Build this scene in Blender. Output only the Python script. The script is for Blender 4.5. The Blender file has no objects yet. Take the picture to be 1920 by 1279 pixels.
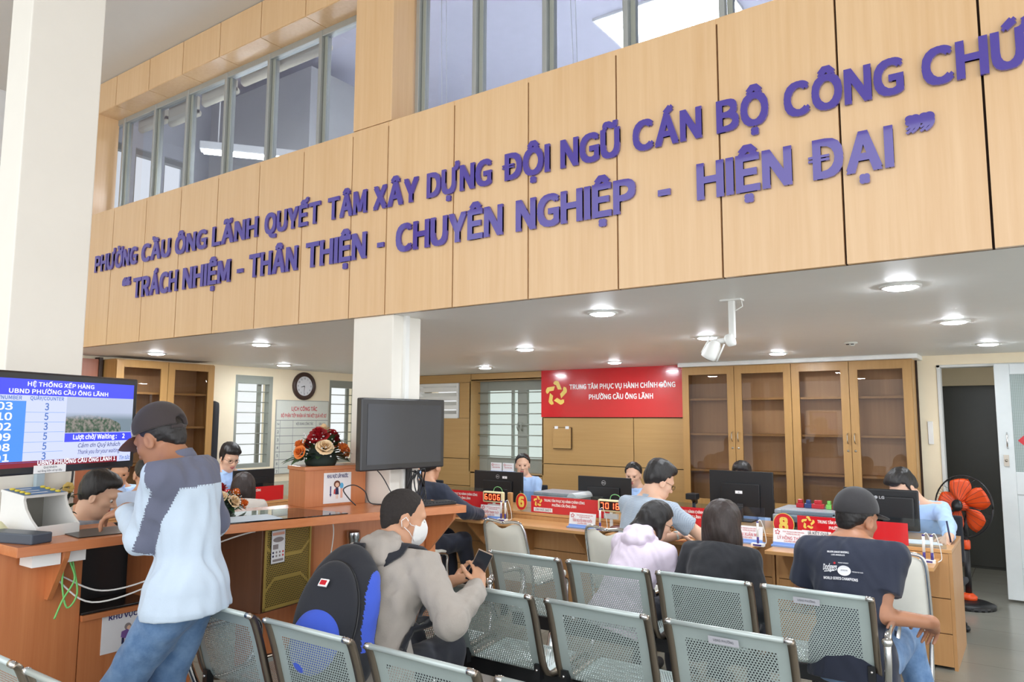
import bpy, math, random
import numpy as np
from mathutils import Vector, Matrix, Euler
from mathutils.bvhtree import BVHTree
SC = bpy.context.scene
COL = SC.collection
PI = math.pi
random.seed(4)

# ---------------------------------------------------------------- camera
cam_d = bpy.data.cameras.new('camera')
cam = bpy.data.objects.new('camera', cam_d)
COL.objects.link(cam)
cam_d.sensor_fit = 'HORIZONTAL'
cam_d.sensor_width = 36.0
cam_d.lens = 1384.0 / 1920.0 * 36.0
cam_d.clip_start = 0.05
_cx, _cy, _f = 960.0, 639.5, 1384.0
def _dir(u, v):
    r = Vector((u - _cx, -(v - _cy), -_f)); r.normalize(); return r
_up = _dir(1013, -12350)
_mx = _dir(-1018, 779); _mx = (_mx - _up * _mx.dot(_up)).normalized()
_X = -_mx; _Z = _up; _Y = _Z.cross(_X)
_R = Matrix((_X, _Y, _Z))
cam.matrix_world = Matrix.Translation((0, 0, 1.6)) @ _R.to_4x4()
SC.camera = cam
# ---------------------------------------------------------------- world, exposure, light
W = bpy.data.worlds.new('daylight'); SC.world = W; W.use_nodes = True
_wn = W.node_tree.nodes['Background']
_wn.inputs[0].default_value = (0.95, 0.97, 1.0, 1)
# hazy daylight, brightest over the open street side (front right of the hall)
_t = W.node_tree; _tc0 = _t.nodes.new('ShaderNodeTexCoord'); _vd = _t.nodes.new('ShaderNodeVectorMath'); _vd.operation = 'DOT_PRODUCT'
_vd.inputs[1].default_value = (0.80, -0.55, 0.24); _t.links.new(_tc0.outputs['Generated'], _vd.inputs[0])
_mr = _t.nodes.new('ShaderNodeMapRange'); _mr.interpolation_type = 'SMOOTHSTEP'
for _i, _v in ((1, -0.3), (2, 0.95), (3, 0.72), (4, 1.85)): _mr.inputs[_i].default_value = _v
_t.links.new(_vd.outputs['Value'], _mr.inputs[0]); _t.links.new(_mr.outputs[0], _wn.inputs[1])
SC.view_settings.view_transform = 'Standard'; SC.view_settings.look = 'None'
SC.view_settings.gamma = 1.0; SC.view_settings.use_curve_mapping = False
SC.view_settings.exposure = 0.62
DOWNLIGHT_STRENGTH = 200.0

# ---------------------------------------------------------------- materials
def lin(c):
    return tuple(((x / 255.0) / 12.92 if x / 255.0 <= 0.04045 else ((x / 255.0 + 0.055) / 1.055) ** 2.4) for x in c)
class NT:
    def __init__(s, m):
        m.use_nodes = True; s.t = m.node_tree; s.n = s.t.nodes; s.l = s.t.links
        s.b = s.n['Principled BSDF']
    def new(s, k, **kw):
        n = s.n.new(k)
        for a, b in kw.items(): setattr(n, a, b)
        return n
    def link(s, a, b): s.l.new(a, b)
    def coord(s, out='Object', scale=(1, 1, 1), rot=(0, 0, 0)):
        c = s.new('ShaderNodeTexCoord'); mp = s.new('ShaderNodeMapping')
        mp.inputs['Scale'].default_value = scale; mp.inputs['Rotation'].default_value = rot
        s.link(c.outputs[out], mp.inputs[0]); return mp.outputs[0]
    def noise(s, vec, scale, detail=3, rough=0.55):
        n = s.new('ShaderNodeTexNoise'); n.inputs['Scale'].default_value = scale
        n.inputs['Detail'].default_value = detail; n.inputs['Roughness'].default_value = rough
        s.link(vec, n.inputs['Vector']); return n.outputs['Fac']
    def math(s, op, a, b=None, c=None):
        n = s.new('ShaderNodeMath', operation=op)
        for i, x in enumerate((a, b, c)):
            if x is None: continue
            if isinstance(x, (int, float)): n.inputs[i].default_value = x
            else: s.link(x, n.inputs[i])
        return n.outputs[0]
    def mix(s, fac, a, b):
        n = s.new('ShaderNodeMix', data_type='RGBA')
        for i, x in ((0, fac), (6, a), (7, b)):
            if isinstance(x, (int, float)): n.inputs[i].default_value = x
            elif isinstance(x, tuple): n.inputs[i].default_value = (*x[:3], 1)
            else: s.link(x, n.inputs[i])
        return n.outputs[2]
    def ramp(s, fac, lo, hi):
        n = s.new('ShaderNodeMapRange'); n.inputs[1].default_value = lo; n.inputs[2].default_value = hi
        s.link(fac, n.inputs[0]); return n.outputs[0]
    def bump(s, h, strength=0.2, dist=0.005):
        n = s.new('ShaderNodeBump'); n.inputs['Strength'].default_value = strength; n.inputs['Distance'].default_value = dist
        s.link(h, n.inputs['Height']); s.link(n.outputs[0], s.b.inputs['Normal'])
MATS = {}
def mat(name, c, rough=0.5, metal=0.0, var=0.06, vscale=9.0, bump=0.0, bscale=60.0, coat=0.0, spec=None, emit=0.0):
    if name in MATS: return MATS[name]
    m = bpy.data.materials.new(name); t = NT(m); b = t.b
    col = lin(c)
    b.inputs['Roughness'].default_value = rough; b.inputs['Metallic'].default_value = metal
    if coat: b.inputs['Coat Weight'].default_value = coat
    if spec is not None: b.inputs['Specular IOR Level'].default_value = spec
    v = t.coord()
    if var:
        f = t.noise(v, vscale, 4)
        t.link(t.mix(f, tuple(x * (1 - var) for x in col), tuple(min(1, x * (1 + var)) for x in col)), b.inputs['Base Color'])
    else:
        b.inputs['Base Color'].default_value = (*col, 1)
    if bump: t.bump(t.noise(v, bscale, 3), bump)
    if emit:
        b.inputs['Emission Color'].default_value = (*col, 1); b.inputs['Emission Strength'].default_value = emit
    MATS[name] = m; return m
def wood(name, c1, c2, axis='z', rough=0.4, scale=1.0, coat=0.0):
    if name in MATS: return MATS[name]
    m = bpy.data.materials.new(name); t = NT(m); b = t.b
    s = {'z': (38, 38, 1.6), 'x': (1.6, 38, 38), 'y': (38, 1.6, 38)}[axis]
    v = t.coord(scale=tuple(x * scale for x in s))
    n1 = t.noise(v, 1.0, 5, 0.6)
    v2 = t.coord(scale=tuple(x * 0.12 * scale for x in s))
    n2 = t.noise(v2, 1.0, 3)
    f = t.math('ADD', t.math('MULTIPLY', n1, 0.6), t.math('MULTIPLY', n2, 0.4))
    f = t.ramp(f, 0.3, 0.7)
    t.link(t.mix(f, lin(c1), lin(c2)), b.inputs['Base Color'])
    b.inputs['Roughness'].default_value = rough
    if coat: b.inputs['Coat Weight'].default_value = coat; b.inputs['Coat Roughness'].default_value = 0.22
    t.bump(n1, 0.05, 0.002)
    MATS[name] = m; return m
def glass(name, tint=(235, 242, 245), refl=1.0, rough=0.0, ior=1.45, haze=0.0, hazecol=(230, 230, 235)):
    # clear architectural pane: Fresnel mix of see-through and mirror
    if name in MATS: return MATS[name]
    m = bpy.data.materials.new(name); t = NT(m); t.n.remove(t.b)
    out = [n for n in t.n if n.type == 'OUTPUT_MATERIAL'][0]
    tr = t.new('ShaderNodeBsdfTransparent'); tr.inputs[0].default_value = (*lin(tint), 1)
    gl = t.new('ShaderNodeBsdfGlossy'); gl.inputs['Roughness'].default_value = rough
    fr = t.new('ShaderNodeFresnel'); fr.inputs[0].default_value = ior
    f = t.math('MULTIPLY', fr.outputs[0], refl)
    mx = t.new('ShaderNodeMixShader'); t.link(f, mx.inputs[0]); t.link(tr.outputs[0], mx.inputs[1]); t.link(gl.outputs[0], mx.inputs[2])
    last = mx.outputs[0]
    if haze:
        df = t.new('ShaderNodeBsdfDiffuse'); df.inputs[0].default_value = (*lin(hazecol), 1)
        m2 = t.new('ShaderNodeMixShader'); m2.inputs[0].default_value = haze
        t.link(last, m2.inputs[1]); t.link(df.outputs[0], m2.inputs[2]); last = m2.outputs[0]
    t.link(last, out.inputs[0])
    MATS[name] = m; return m
def emis(name, c, s):
    if name in MATS: return MATS[name]
    m = bpy.data.materials.new(name); t = NT(m)
    t.b.inputs['Base Color'].default_value = (0, 0, 0, 1); t.b.inputs['Roughness'].default_value = 0.4
    t.b.inputs['Emission Color'].default_value = (*lin(c), 1); t.b.inputs['Emission Strength'].default_value = s
    MATS[name] = m; return m
def holes_fac(t, pitch, r, aspect=0.866):
    uv = t.new('ShaderNodeUVMap'); uv.uv_map = 'UVMap'
    sx = t.new('ShaderNodeSeparateXYZ'); t.link(uv.outputs[0], sx.inputs[0])
    def lattice(off):
        fx = t.math('SUBTRACT', t.math('FRACT', t.math('ADD', t.math('DIVIDE', sx.outputs[0], pitch), off)), 0.5)
        fy = t.math('SUBTRACT', t.math('FRACT', t.math('ADD', t.math('DIVIDE', sx.outputs[1], pitch * 2 * aspect), off)), 0.5)
        dx = t.math('MULTIPLY', fx, pitch); dy = t.math('MULTIPLY', fy, pitch * 2 * aspect)
        return t.math('SQRT', t.math('ADD', t.math('MULTIPLY', dx, dx), t.math('MULTIPLY', dy, dy)))
    d = t.math('MINIMUM', lattice(0.0), lattice(0.5))
    return t.math('LESS_THAN', d, r), sx
def perforated(name, c, pitch, r, w, l, mx, my, rough=0.35, metal=0.6):
    m = bpy.data.materials.new(name); t = NT(m)
    f, sx = holes_fac(t, pitch, r)
    for o, lim, mg in ((0, w, mx), (1, l, my)):
        f = t.math('MULTIPLY', f, t.math('GREATER_THAN', sx.outputs[o], mg))
        f = t.math('MULTIPLY', f, t.math('LESS_THAN', sx.outputs[o], lim - mg))
    v = t.coord(); n = t.noise(v, 7, 4)
    t.link(t.mix(n, tuple(x * 0.9 for x in lin(c)), tuple(x * 1.08 for x in lin(c))), t.b.inputs['Base Color'])
    t.b.inputs['Metallic'].default_value = metal; t.b.inputs['Roughness'].default_value = rough
    t.link(t.math('SUBTRACT', 1.0, f), t.b.inputs['Alpha'])
    return m
def grille(name, c, pitch, r):
    m = bpy.data.materials.new(name); t = NT(m)
    f, sx = holes_fac(t, pitch, r)
    t.link(t.mix(f, lin(c), (0.012, 0.008, 0.004)), t.b.inputs['Base Color'])
    t.b.inputs['Metallic'].default_value = 0.35; t.b.inputs['Roughness'].default_value = 0.45
    return m
def cloth(name, c, c2=None, scale=300, rough=0.85, bump=0.25, blotch=0.08, stripes=None):
    if name in MATS: return MATS[name]
    m = bpy.data.materials.new(name); t = NT(m); b = t.b
    v = t.coord(); n = t.noise(v, 6, 4); col = lin(c)
    base = t.mix(n, tuple(x * (1 - blotch) for x in col), tuple(min(1, x * (1 + blotch)) for x in col))
    if c2:
        n3 = t.ramp(t.noise(v, 14, 6, 0.65), 0.35, 0.7); base = t.mix(n3, base, lin(c2))
    if stripes:
        sx = t.new('ShaderNodeSeparateXYZ'); t.link(v, sx.inputs[0])
        s = t.math('FRACT', t.math('MULTIPLY', sx.outputs[2], stripes[0])); g = t.math('LESS_THAN', s, 0.32)
        s2 = t.math('FRACT', t.math('MULTIPLY', sx.outputs[0], stripes[0])); g2 = t.math('LESS_THAN', s2, 0.25)
        base = t.mix(t.math('MULTIPLY', t.math('MAXIMUM', g, g2), 0.55), base, lin(stripes[1]))
    t.link(base, b.inputs['Base Color']); b.inputs['Roughness'].default_value = rough
    b.inputs['Sheen Weight'].default_value = 0.15
    h = t.math('ADD', t.math('MULTIPLY', t.noise(v, 22, 4), 0.7), t.math('MULTIPLY', t.noise(v, scale, 2), 0.12))
    t.bump(h, bump, 0.01)
    MATS[name] = m; return m

# ---------------------------------------------------------------- mesh builder
try:
    _fp = bpy.utils.system_resource('DATAFILES', path='fonts')
    FONT = bpy.data.fonts.load(_fp + '/Noto Sans CJK Regular.woff2')
except Exception:
    FONT = None
_tc = {}
_capk = [0]
def glyphs(s, bold=0.02, depth=0.0, res=3):
    """flat (or extruded) text mesh in em units: (verts, faces, xmin, xmax)"""
    k = (s, bold, depth, res)
    if k in _tc: return _tc[k]
    cu = bpy.data.curves.new('text', 'FONT'); cu.body = s
    if FONT: cu.font = FONT
    cu.extrude = depth; cu.resolution_u = res
    o = bpy.data.objects.new('text', cu); COL.objects.link(o)
    me = bpy.data.meshes.new_from_object(o.evaluated_get(bpy.context.evaluated_depsgraph_get()))
    v = [tuple(x.co) for x in me.vertices]; f = [tuple(p.vertices) for p in me.polygons]
    if not _capk[0]:
        _capk[0] = 1.0; _capk[0] = 0.727 / max(p[1] for p in glyphs('H', 0, 0, 2)[0])
        _tc.clear()
    v = [(p[0] * _capk[0], p[1] * _capk[0], p[2]) for p in v]
    bpy.data.objects.remove(o); bpy.data.curves.remove(cu); bpy.data.meshes.remove(me)
    if bold:                                  # heavier stroke: the same outline laid over itself, shifted a little each way
        n = len(v); v0, f0 = v, f; v, f = [], []
        for q in range(4):
            a = PI / 2 * q + PI / 4
            v += [(x + 1.414 * bold * math.cos(a), y + 1.414 * bold * math.sin(a), z + 0.0004 * q) for x, y, z in v0]
            f += [tuple(i + n * q for i in p) for p in f0]
    xs = [p[0] for p in v] or [0, 0]
    _tc[k] = (v, f, min(xs), max(xs)); return _tc[k]
class M:
    def __init__(s): s.v = []; s.f = []; s.mi = []; s.sm = []; s.mats = []; s.uv = None
    def idx(s, m):
        if m not in s.mats: s.mats.append(m)
        return s.mats.index(m)
    def add(s, vs, fs, m, smooth=False, T=None):
        o = len(s.v); i = s.idx(m)
        if T is not None: vs = [tuple(T @ Vector(p)) for p in vs]
        s.v += [tuple(p) for p in vs]
        for f in fs: s.f.append(tuple(x + o for x in f)); s.mi.append(i); s.sm.append(smooth)
        return s
    def box(s, lo, hi, m, T=None):
        x0, y0, z0 = lo; x1, y1, z1 = hi
        vs = [(x0, y0, z0), (x1, y0, z0), (x1, y1, z0), (x0, y1, z0), (x0, y0, z1), (x1, y0, z1), (x1, y1, z1), (x0, y1, z1)]
        return s.add(vs, [(3, 2, 1, 0), (4, 5, 6, 7), (0, 1, 5, 4), (1, 2, 6, 5), (2, 3, 7, 6), (3, 0, 4, 7)], m, False, T)
    def prism(s, poly, z0, z1, m, T=None, smooth=False):
        n = len(poly)
        vs = [(x, y, z0) for x, y in poly] + [(x, y, z1) for x, y in poly]
        fs = [tuple(range(n - 1, -1, -1)), tuple(range(n, 2 * n))] + [(i, (i + 1) % n, n + (i + 1) % n, n + i) for i in range(n)]
        return s.add(vs, fs, m, smooth, T)
    def tube(s, pts, r, m, seg=10, caps=True, T=None):
        pts = [Vector(p) for p in pts]; rs = r if isinstance(r, (list, tuple)) else [r] * len(pts)
        vs = []; fs = []; prev = None
        for i, p in enumerate(pts):
            d = ((pts[min(i + 1, len(pts) - 1)] - pts[max(i - 1, 0)])).normalized()
            if prev is None:
                a = Vector((0, 0, 1)) if abs(d.z) < 0.9 else Vector((1, 0, 0)); n = (a - d * a.dot(d)).normalized()
            else:
                n = prev - d * prev.dot(d)
                n = n.normalized() if n.length > 1e-6 else d.orthogonal().normalized()
            prev = n; b = d.cross(n)
            for k in range(seg):
                a = 2 * PI * k / seg; vs.append(p + (n * math.cos(a) + b * math.sin(a)) * rs[i])
        for i in range(len(pts) - 1):
            for k in range(seg):
                k2 = (k + 1) % seg; fs.append((i * seg + k, i * seg + k2, (i + 1) * seg + k2, (i + 1) * seg + k))
        if caps: fs += [tuple(range(seg - 1, -1, -1)), tuple(range((len(pts) - 1) * seg, len(pts) * seg))]
        return s.add(vs, fs, m, True, T)
    def lathe(s, prof, m, seg=24, T=None, smooth=True, caps=True):
        vs = []; fs = []; n = len(prof)
        for r, z in prof:
            for k in range(seg):
                a = 2 * PI * k / seg; vs.append((r * math.cos(a), r * math.sin(a), z))
        for i in range(n - 1):
            for k in range(seg):
                k2 = (k + 1) % seg; fs.append((i * seg + k, i * seg + k2, (i + 1) * seg + k2, (i + 1) * seg + k))
        if caps: fs += [tuple(range(seg - 1, -1, -1)), tuple(range((n - 1) * seg, n * seg))]
        return s.add(vs, fs, m, smooth, T)
    def ball(s, c, r, m, T=None, seg=12, rings=7):
        if not isinstance(r, (tuple, list)): r = (r, r, r)
        vs = []; fs = []
        for i in range(rings + 1):
            th = PI * i / rings
            for k in range(seg):
                a = 2 * PI * k / seg
                vs.append((c[0] + r[0] * math.sin(th) * math.cos(a), c[1] + r[1] * math.sin(th) * math.sin(a), c[2] + r[2] * math.cos(th)))
        for i in range(rings):
            for k in range(seg):
                k2 = (k + 1) % seg; fs.append((i * seg + k, (i + 1) * seg + k, (i + 1) * seg + k2, i * seg + k2))
        return s.add(vs, fs, m, True, T)
    def rect(s, T, x0, y0, x1, y1, m, z=0.0):
        return s.add([(x0, y0, z), (x1, y0, z), (x1, y1, z), (x0, y1, z)], [(0, 1, 2, 3)], m, False, T)
    def poly(s, T, pts, m, z=0.0):
        return s.add([(x, y, z) for x, y in pts], [tuple(range(len(pts)))], m, False, T)
    def disc(s, T, x, y, r, m, z=0.0, seg=24, ry=None):
        ry = ry or r
        return s.poly(T, [(x + r * math.cos(2 * PI * k / seg), y + ry * math.sin(2 * PI * k / seg)) for k in range(seg)], m, z)
    def text(s, T, txt, x, y, cap, m, z=0.0, width=None, align='c', bold=0.02, depth=0.0, shear=0.0, sx=1.0, res=3):
        v, f, a, b = glyphs(txt, bold, depth, res)
        k = cap / 0.727; kx = k * sx
        if width: kx = width / max(b - a, 1e-6)
        off = {'c': x - kx * (a + b) / 2, 'l': x - kx * a, 'r': x - kx * b}[align]
        return s.add([(off + kx * (p[0] + shear * p[1]), y + k * p[1], z + p[2] * k) for p in v], f, m, False, T)
    def build(s, name, parent=None, loc=None, bev=0.0, bseg=2, sub=0, rot=None):
        me = bpy.data.meshes.new(name)
        me.from_pydata(s.v, [], s.f); me.update()
        for m in s.mats: me.materials.append(m)
        me.polygons.foreach_set('material_index', s.mi); me.polygons.foreach_set('use_smooth', s.sm)
        o = bpy.data.objects.new(name, me); COL.objects.link(o)
        if parent is not None: o.parent = parent
        if loc is not None: o.location = loc
        if rot is not None: o.rotation_euler = rot
        if bev:
            b = o.modifiers.new('edge', 'BEVEL'); b.width = bev; b.segments = bseg; b.limit_method = 'ANGLE'; b.angle_limit = math.radians(40)
            b.harden_normals = False
        if sub:
            q = o.modifiers.new('smooth', 'SUBSURF'); q.levels = sub; q.render_levels = sub
        return o
def tag(o, label, cat, group=None, kind=None):
    o['label'] = label; o['category'] = cat
    if group: o['group'] = group
    if kind: o['kind'] = kind
    return o
def thing(name, label, cat, loc=(0, 0, 0), rz=0.0, group=None):
    o = bpy.data.objects.new(name, None); COL.objects.link(o); o.empty_display_size = 0.1
    o.location = loc; o.rotation_euler = (0, 0, rz)
    return tag(o, label, cat, group)
def struct(o):
    o['kind'] = 'structure'; return o
def copy_tree(o, parent=None):
    c = o.copy(); COL.objects.link(c)
    if parent is not None: c.parent = parent
    for ch in list(o.children): copy_tree(ch, c)
    return c
def frame(origin, right, up):
    r = Vector(right).normalized(); u = Vector(up); u = (u - r * u.dot(r)).normalized(); n = r.cross(u)
    return Matrix(((r.x, u.x, n.x, origin[0]), (r.y, u.y, n.y, origin[1]), (r.z, u.z, n.z, origin[2]), (0, 0, 0, 1)))
def FY(x, y, z): return frame((x, y, z), (1, 0, 0), (0, 0, 1))       # sign facing -Y
def FX(x, y, z): return frame((x, y, z), (0, 1, 0), (0, 0, 1))       # sign facing +X
def arc(cx, cy, r, a0, a1, n): return [(cx + r * math.cos(a0 + (a1 - a0) * i / n), cy + r * math.sin(a0 + (a1 - a0) * i / n)) for i in range(n + 1)]
def spline(pts, n=8):
    P = [Vector(p) for p in pts]; P = [P[0] * 2 - P[1]] + P + [P[-1] * 2 - P[-2]]; out = []
    for i in range(1, len(P) - 2):
        for k in range(n):
            t = k / n; a, b, c, d = P[i - 1:i + 3]
            out.append(0.5 * ((2 * b) + (c - a) * t + (2 * a - 5 * b + 4 * c - d) * t * t + (3 * b - a - 3 * c + d) * t ** 3))
    out.append(P[-2]); return out

# palette
WHITE = mat('white_paint', (236, 236, 232), 0.55)
CREAM = mat('cream_paint', (244, 230, 200), 0.6, var=0.03)
COLPAINT = mat('column_paint', (236, 232, 222), 0.6, var=0.02)
CEIL = mat('ceiling_paint', (240, 240, 236), 0.5, var=0.02)
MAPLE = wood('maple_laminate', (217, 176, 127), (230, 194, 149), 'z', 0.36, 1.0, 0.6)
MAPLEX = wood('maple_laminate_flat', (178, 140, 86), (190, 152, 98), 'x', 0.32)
DESKW = wood('desk_laminate', (184, 134, 84), (198, 152, 100), 'z', 0.38)
DESKX = wood('desk_top_laminate', (196, 146, 92), (210, 162, 108), 'x', 0.3)
CAB = wood('cabinet_oak', (170, 128, 72), (186, 144, 88), 'z', 0.36)
CHERRY = wood('cherry_laminate', (190, 112, 64), (210, 136, 86), 'z', 0.34)
CHERRYY = wood('cherry_top_laminate', (190, 112, 66), (210, 136, 88), 'y', 0.26)
ALU = mat('aluminium', (176, 180, 178), 0.4, 0.5)
GREYFRAME = mat('grey_green_steel', (150, 154, 144), 0.5)
BLACK = mat('black_plastic', (24, 25, 28), 0.4, bump=0.02)
DARK = mat('charcoal_plastic', (46, 48, 52), 0.45)
CHROME = mat('chrome', (225, 225, 226), 0.12, 1.0, var=0.0)
STEEL = mat('brushed_steel', (176, 168, 156), 0.3, 0.9)
PAPER = mat('white_paper', (240, 240, 242), 0.7)
RED = mat('red_acrylic', (206, 36, 44), 0.16, var=0.02, coat=0.4)
GOLD = mat('yellow_vinyl', (238, 206, 96), 0.4)
WTXT = mat('white_vinyl', (244, 242, 240), 0.5, var=0)
RTXT = mat('red_ink', (196, 60, 70), 0.6, var=0)
NAVYTXT = mat('navy_ink', (44, 44, 110), 0.6, var=0)
GTXT = mat('grey_ink', (110, 112, 120), 0.6, var=0)
PURPLE = mat('purple_acrylic', (78, 62, 156), 0.06, var=0.02, coat=0.8)
CLEAR = glass('clear_acrylic')
PALEP = mat('pale_printer_plastic', (206, 210, 210), 0.45)
BLUEP = mat('pale_blue_plastic', (132, 164, 222), 0.4)

# ================================================================ THE SETTING
SOF = 2.235          # underside of the mezzanine
FTOP = 3.46          # top of the fascia cladding
FY0 = 3.2            # fascia plane
HALL = 4.72          # hall ceiling
def tiles():
    m = bpy.data.materials.new('floor_tiles'); t = NT(m)
    v = t.coord(); sx = t.new('ShaderNodeSeparateXYZ'); t.link(v, sx.inputs[0])
    g = None
    for k, off in ((0, 0.12), (1, 0.05)):
        f = t.math('ABSOLUTE', t.math('SUBTRACT', t.math('FRACT', t.math('DIVIDE', t.math('ADD', sx.outputs[k], off), 0.5)), 0.5))
        e = t.math('GREATER_THAN', f, 0.494)
        g = e if g is None else t.math('MAXIMUM', g, e)
    n = t.noise(v, 3, 5)
    base = t.mix(n, lin((132, 132, 122)), lin((148, 147, 137)))
    t.link(t.mix(g, base, lin((112, 110, 100))), t.b.inputs['Base Color'])
    t.b.inputs['Roughness'].default_value = 0.22
    return m
b = M(); b.box((-9.5, -4, -0.1), (5, 10.5, 0), tiles()); struct(b.build('floor'))
# left wall with two window openings (lower floor) and openings of the mezzanine room
def wall_with_holes(m, axis, p0, p1, u0, u1, z0, z1, holes, material):
    us = sorted({u0, u1, *[h[0] for h in holes], *[h[1] for h in holes]})
    for a, c in zip(us[:-1], us[1:]):
        zs = [z0]
        for h in sorted((h for h in holes if h[0] <= a and h[1] >= c), key=lambda h: h[2]): zs += [h[2], h[3]]
        zs.append(z1)
        for q in range(0, len(zs), 2):
            if zs[q + 1] - zs[q] < 1e-4: continue
            if axis == 'x': m.box((p0, a, zs[q]), (p1, c, zs[q + 1]), material)
            else: m.box((a, p0, zs[q]), (c, p1, zs[q + 1]), material)
b = M()
wall_with_holes(b, 'x', -8.1, -7.9, -4, 8.4, 0, 2.6, [(5.4, 5.94, 1.0, 2.13), (6.87, 7.41, 1.0, 2.13)], CREAM)
struct(b.build('wall_left'))
b = M()
wall_with_holes(b, 'x', -8.1, -7.9, -4, 8.4, 2.6, 5.5, [(3.62, 3.99, 3.5, 4.56), (4.03, 4.31, 3.5, 4.56), (4.36, 4.66, 3.5, 4.56)], mat('mezzanine_paint', (224, 228, 232), 0.6))
struct(b.build('wall_left_upper'))
# back wall of the service area: maple cladding with a recessed window
b = M()
GAP = 0.009
def clad_y(m, y, xs, zs, material, t=0.02, skip=()):
    for i in range(len(xs) - 1):
        for j in range(len(zs) - 1):
            if (i, j) in skip: continue
            m.box((xs[i] + GAP / 2, y, zs[j] + GAP / 2), (xs[i + 1] - GAP / 2, y + t, zs[j + 1] - GAP / 2), material)
BACKDARK = mat('joint_shadow_gap', (52, 34, 22), 0.8)
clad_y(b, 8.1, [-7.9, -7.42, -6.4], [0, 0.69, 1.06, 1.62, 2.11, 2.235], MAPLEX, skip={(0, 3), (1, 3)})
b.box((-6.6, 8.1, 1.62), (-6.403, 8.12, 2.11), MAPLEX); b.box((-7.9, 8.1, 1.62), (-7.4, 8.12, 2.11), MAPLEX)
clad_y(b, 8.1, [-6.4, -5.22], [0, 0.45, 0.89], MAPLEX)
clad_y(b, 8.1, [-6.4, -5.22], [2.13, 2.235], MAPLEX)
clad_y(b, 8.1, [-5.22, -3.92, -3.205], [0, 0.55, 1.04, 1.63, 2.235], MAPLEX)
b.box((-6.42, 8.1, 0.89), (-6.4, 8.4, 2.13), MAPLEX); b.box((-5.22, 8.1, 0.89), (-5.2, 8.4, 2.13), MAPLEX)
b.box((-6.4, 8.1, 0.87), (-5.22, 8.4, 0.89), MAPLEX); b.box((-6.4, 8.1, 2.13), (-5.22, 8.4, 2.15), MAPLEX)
wall_with_holes(b, 'y', 8.4, 8.55, -8.1, -0.9, 0, 2.6, [(-6.4, -5.22, 0.89, 2.13), (-7.38, -6.62, 1.62, 2.11)], CREAM)
wall_with_holes(b, 'y', 8.122, 8.13, -7.9, -0.9, 0, 2.235, [(-6.42, -5.2, 0.87, 2.15), (-7.4, -6.6, 1.62, 2.11)], BACKDARK)
struct(b.build('wall_back'))
# wall with the doorway, right of the cabinets
b = M()
wall_with_holes(b, 'y', 8.2, 8.32, -0.98, 4.5, 0, 2.235, [(-0.72, 0.35, 0, 2.12)], CREAM)
struct(b.build('wall_doorway'))
b = M(); GREYTRIM = mat('white_grey_trim', (214, 216, 212), 0.5)
b.box((-0.745, 8.185, 0), (-0.715, 8.335, 2.14), GREYTRIM); b.box((0.35, 8.185, 0), (0.38, 8.335, 2.14), GREYTRIM)
b.box((-0.745, 8.185, 2.115), (0.38, 8.335, 2.14), GREYTRIM); struct(b.build('trim_doorframe', bev=0.003))
# dim corridor behind the doorway
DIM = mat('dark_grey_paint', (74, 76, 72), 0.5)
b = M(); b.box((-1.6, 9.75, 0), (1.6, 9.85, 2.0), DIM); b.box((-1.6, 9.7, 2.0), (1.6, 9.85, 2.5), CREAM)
b.box((-1.6, 8.35, 0), (-1.5, 9.75, 2.4), mat('corridor_paint', (150, 140, 118), 0.6)); 
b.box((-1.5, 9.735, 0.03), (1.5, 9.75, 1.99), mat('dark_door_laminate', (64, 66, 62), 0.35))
struct(b.build('wall_corridor'))
b = M(); b.box((-1.6, 8.32, 2.4), (1.6, 9.85, 2.5), WHITE); struct(b.build('ceiling_corridor'))
# mezzanine slab: white soffit
b = M(); b.box((-8.0, FY0 + 0.035, SOF), (4.5, 8.45, FTOP - 0.03), CEIL); struct(b.build('ceiling'))
b = M(); b.box((-9.5, -2.2, HALL), (5, FY0 + 0.3, HALL + 0.12), mat('hall_ceiling_paint', (214, 212, 208), 0.6, var=0.02)); struct(b.build('ceiling_hall'))
# fascia cladding
b = M()
fx = [-7.9, -7.55, -7.07, -6.58, -6.04, -5.515, -5.01, -4.5, -4.01, -3.525, -3.205, -2.67, -2.15, -1.62, -1.1, -0.59, -0.085, 0.43, 0.95, 1.47, 2.0]
clad_y(b, FY0, fx, [SOF - 0.004, FTOP], MAPLE, 0.03)
b.box((-7.9, FY0 + 0.028, SOF), (2.0, FY0 + 0.034, FTOP - 0.03), BACKDARK)
b.box((-7.9, FY0 + 0.002, FTOP - 0.03), (2.0, FY0 + 0.2, FTOP - 0.001), MAPLE)
struct(b.build('wall_fascia'))
# header above the mezzanine windows, pillar and end post
b = M()
hx = [-7.9, -7.25, -6.68, -6.12, -5.6, -5.08, -4.56, -4.05, -3.525]
clad_y(b, FY0, hx, [4.43, HALL], MAPLE, 0.02)
for a, c in zip(hx[:-1], hx[1:]): b.box((a + 0.003, FY0 + 0.003, 4.43), (c - 0.003, FY0 + 0.24, 4.445), MAPLE)
b.box((-7.9, FY0 + 0.022, 4.44), (-3.525, FY0 + 0.03, HALL), BACKDARK)
clad_y(b, FY0, [-3.18, -2.66, -2.15, -1.62, -1.1, -0.59, -0.08, 0.43, 0.95], [4.43, HALL], MAPLE, 0.02)
b.box((-3.18, FY0 + 0.003, 4.43), (0.95, FY0 + 0.24, 4.445), MAPLE)
struct(b.build('wall_header'))
b = M()
b.box((-3.525, FY0, FTOP + 0.004), (-3.182, FY0 + 0.02, HALL), MAPLE); b.box((-3.2, FY0 + 0.02, FTOP), (-3.182, FY0 + 0.24, HALL), MAPLE)
b.box((-3.525, FY0 + 0.02, FTOP), (-3.505, FY0 + 0.24, HALL), MAPLE)
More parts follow.
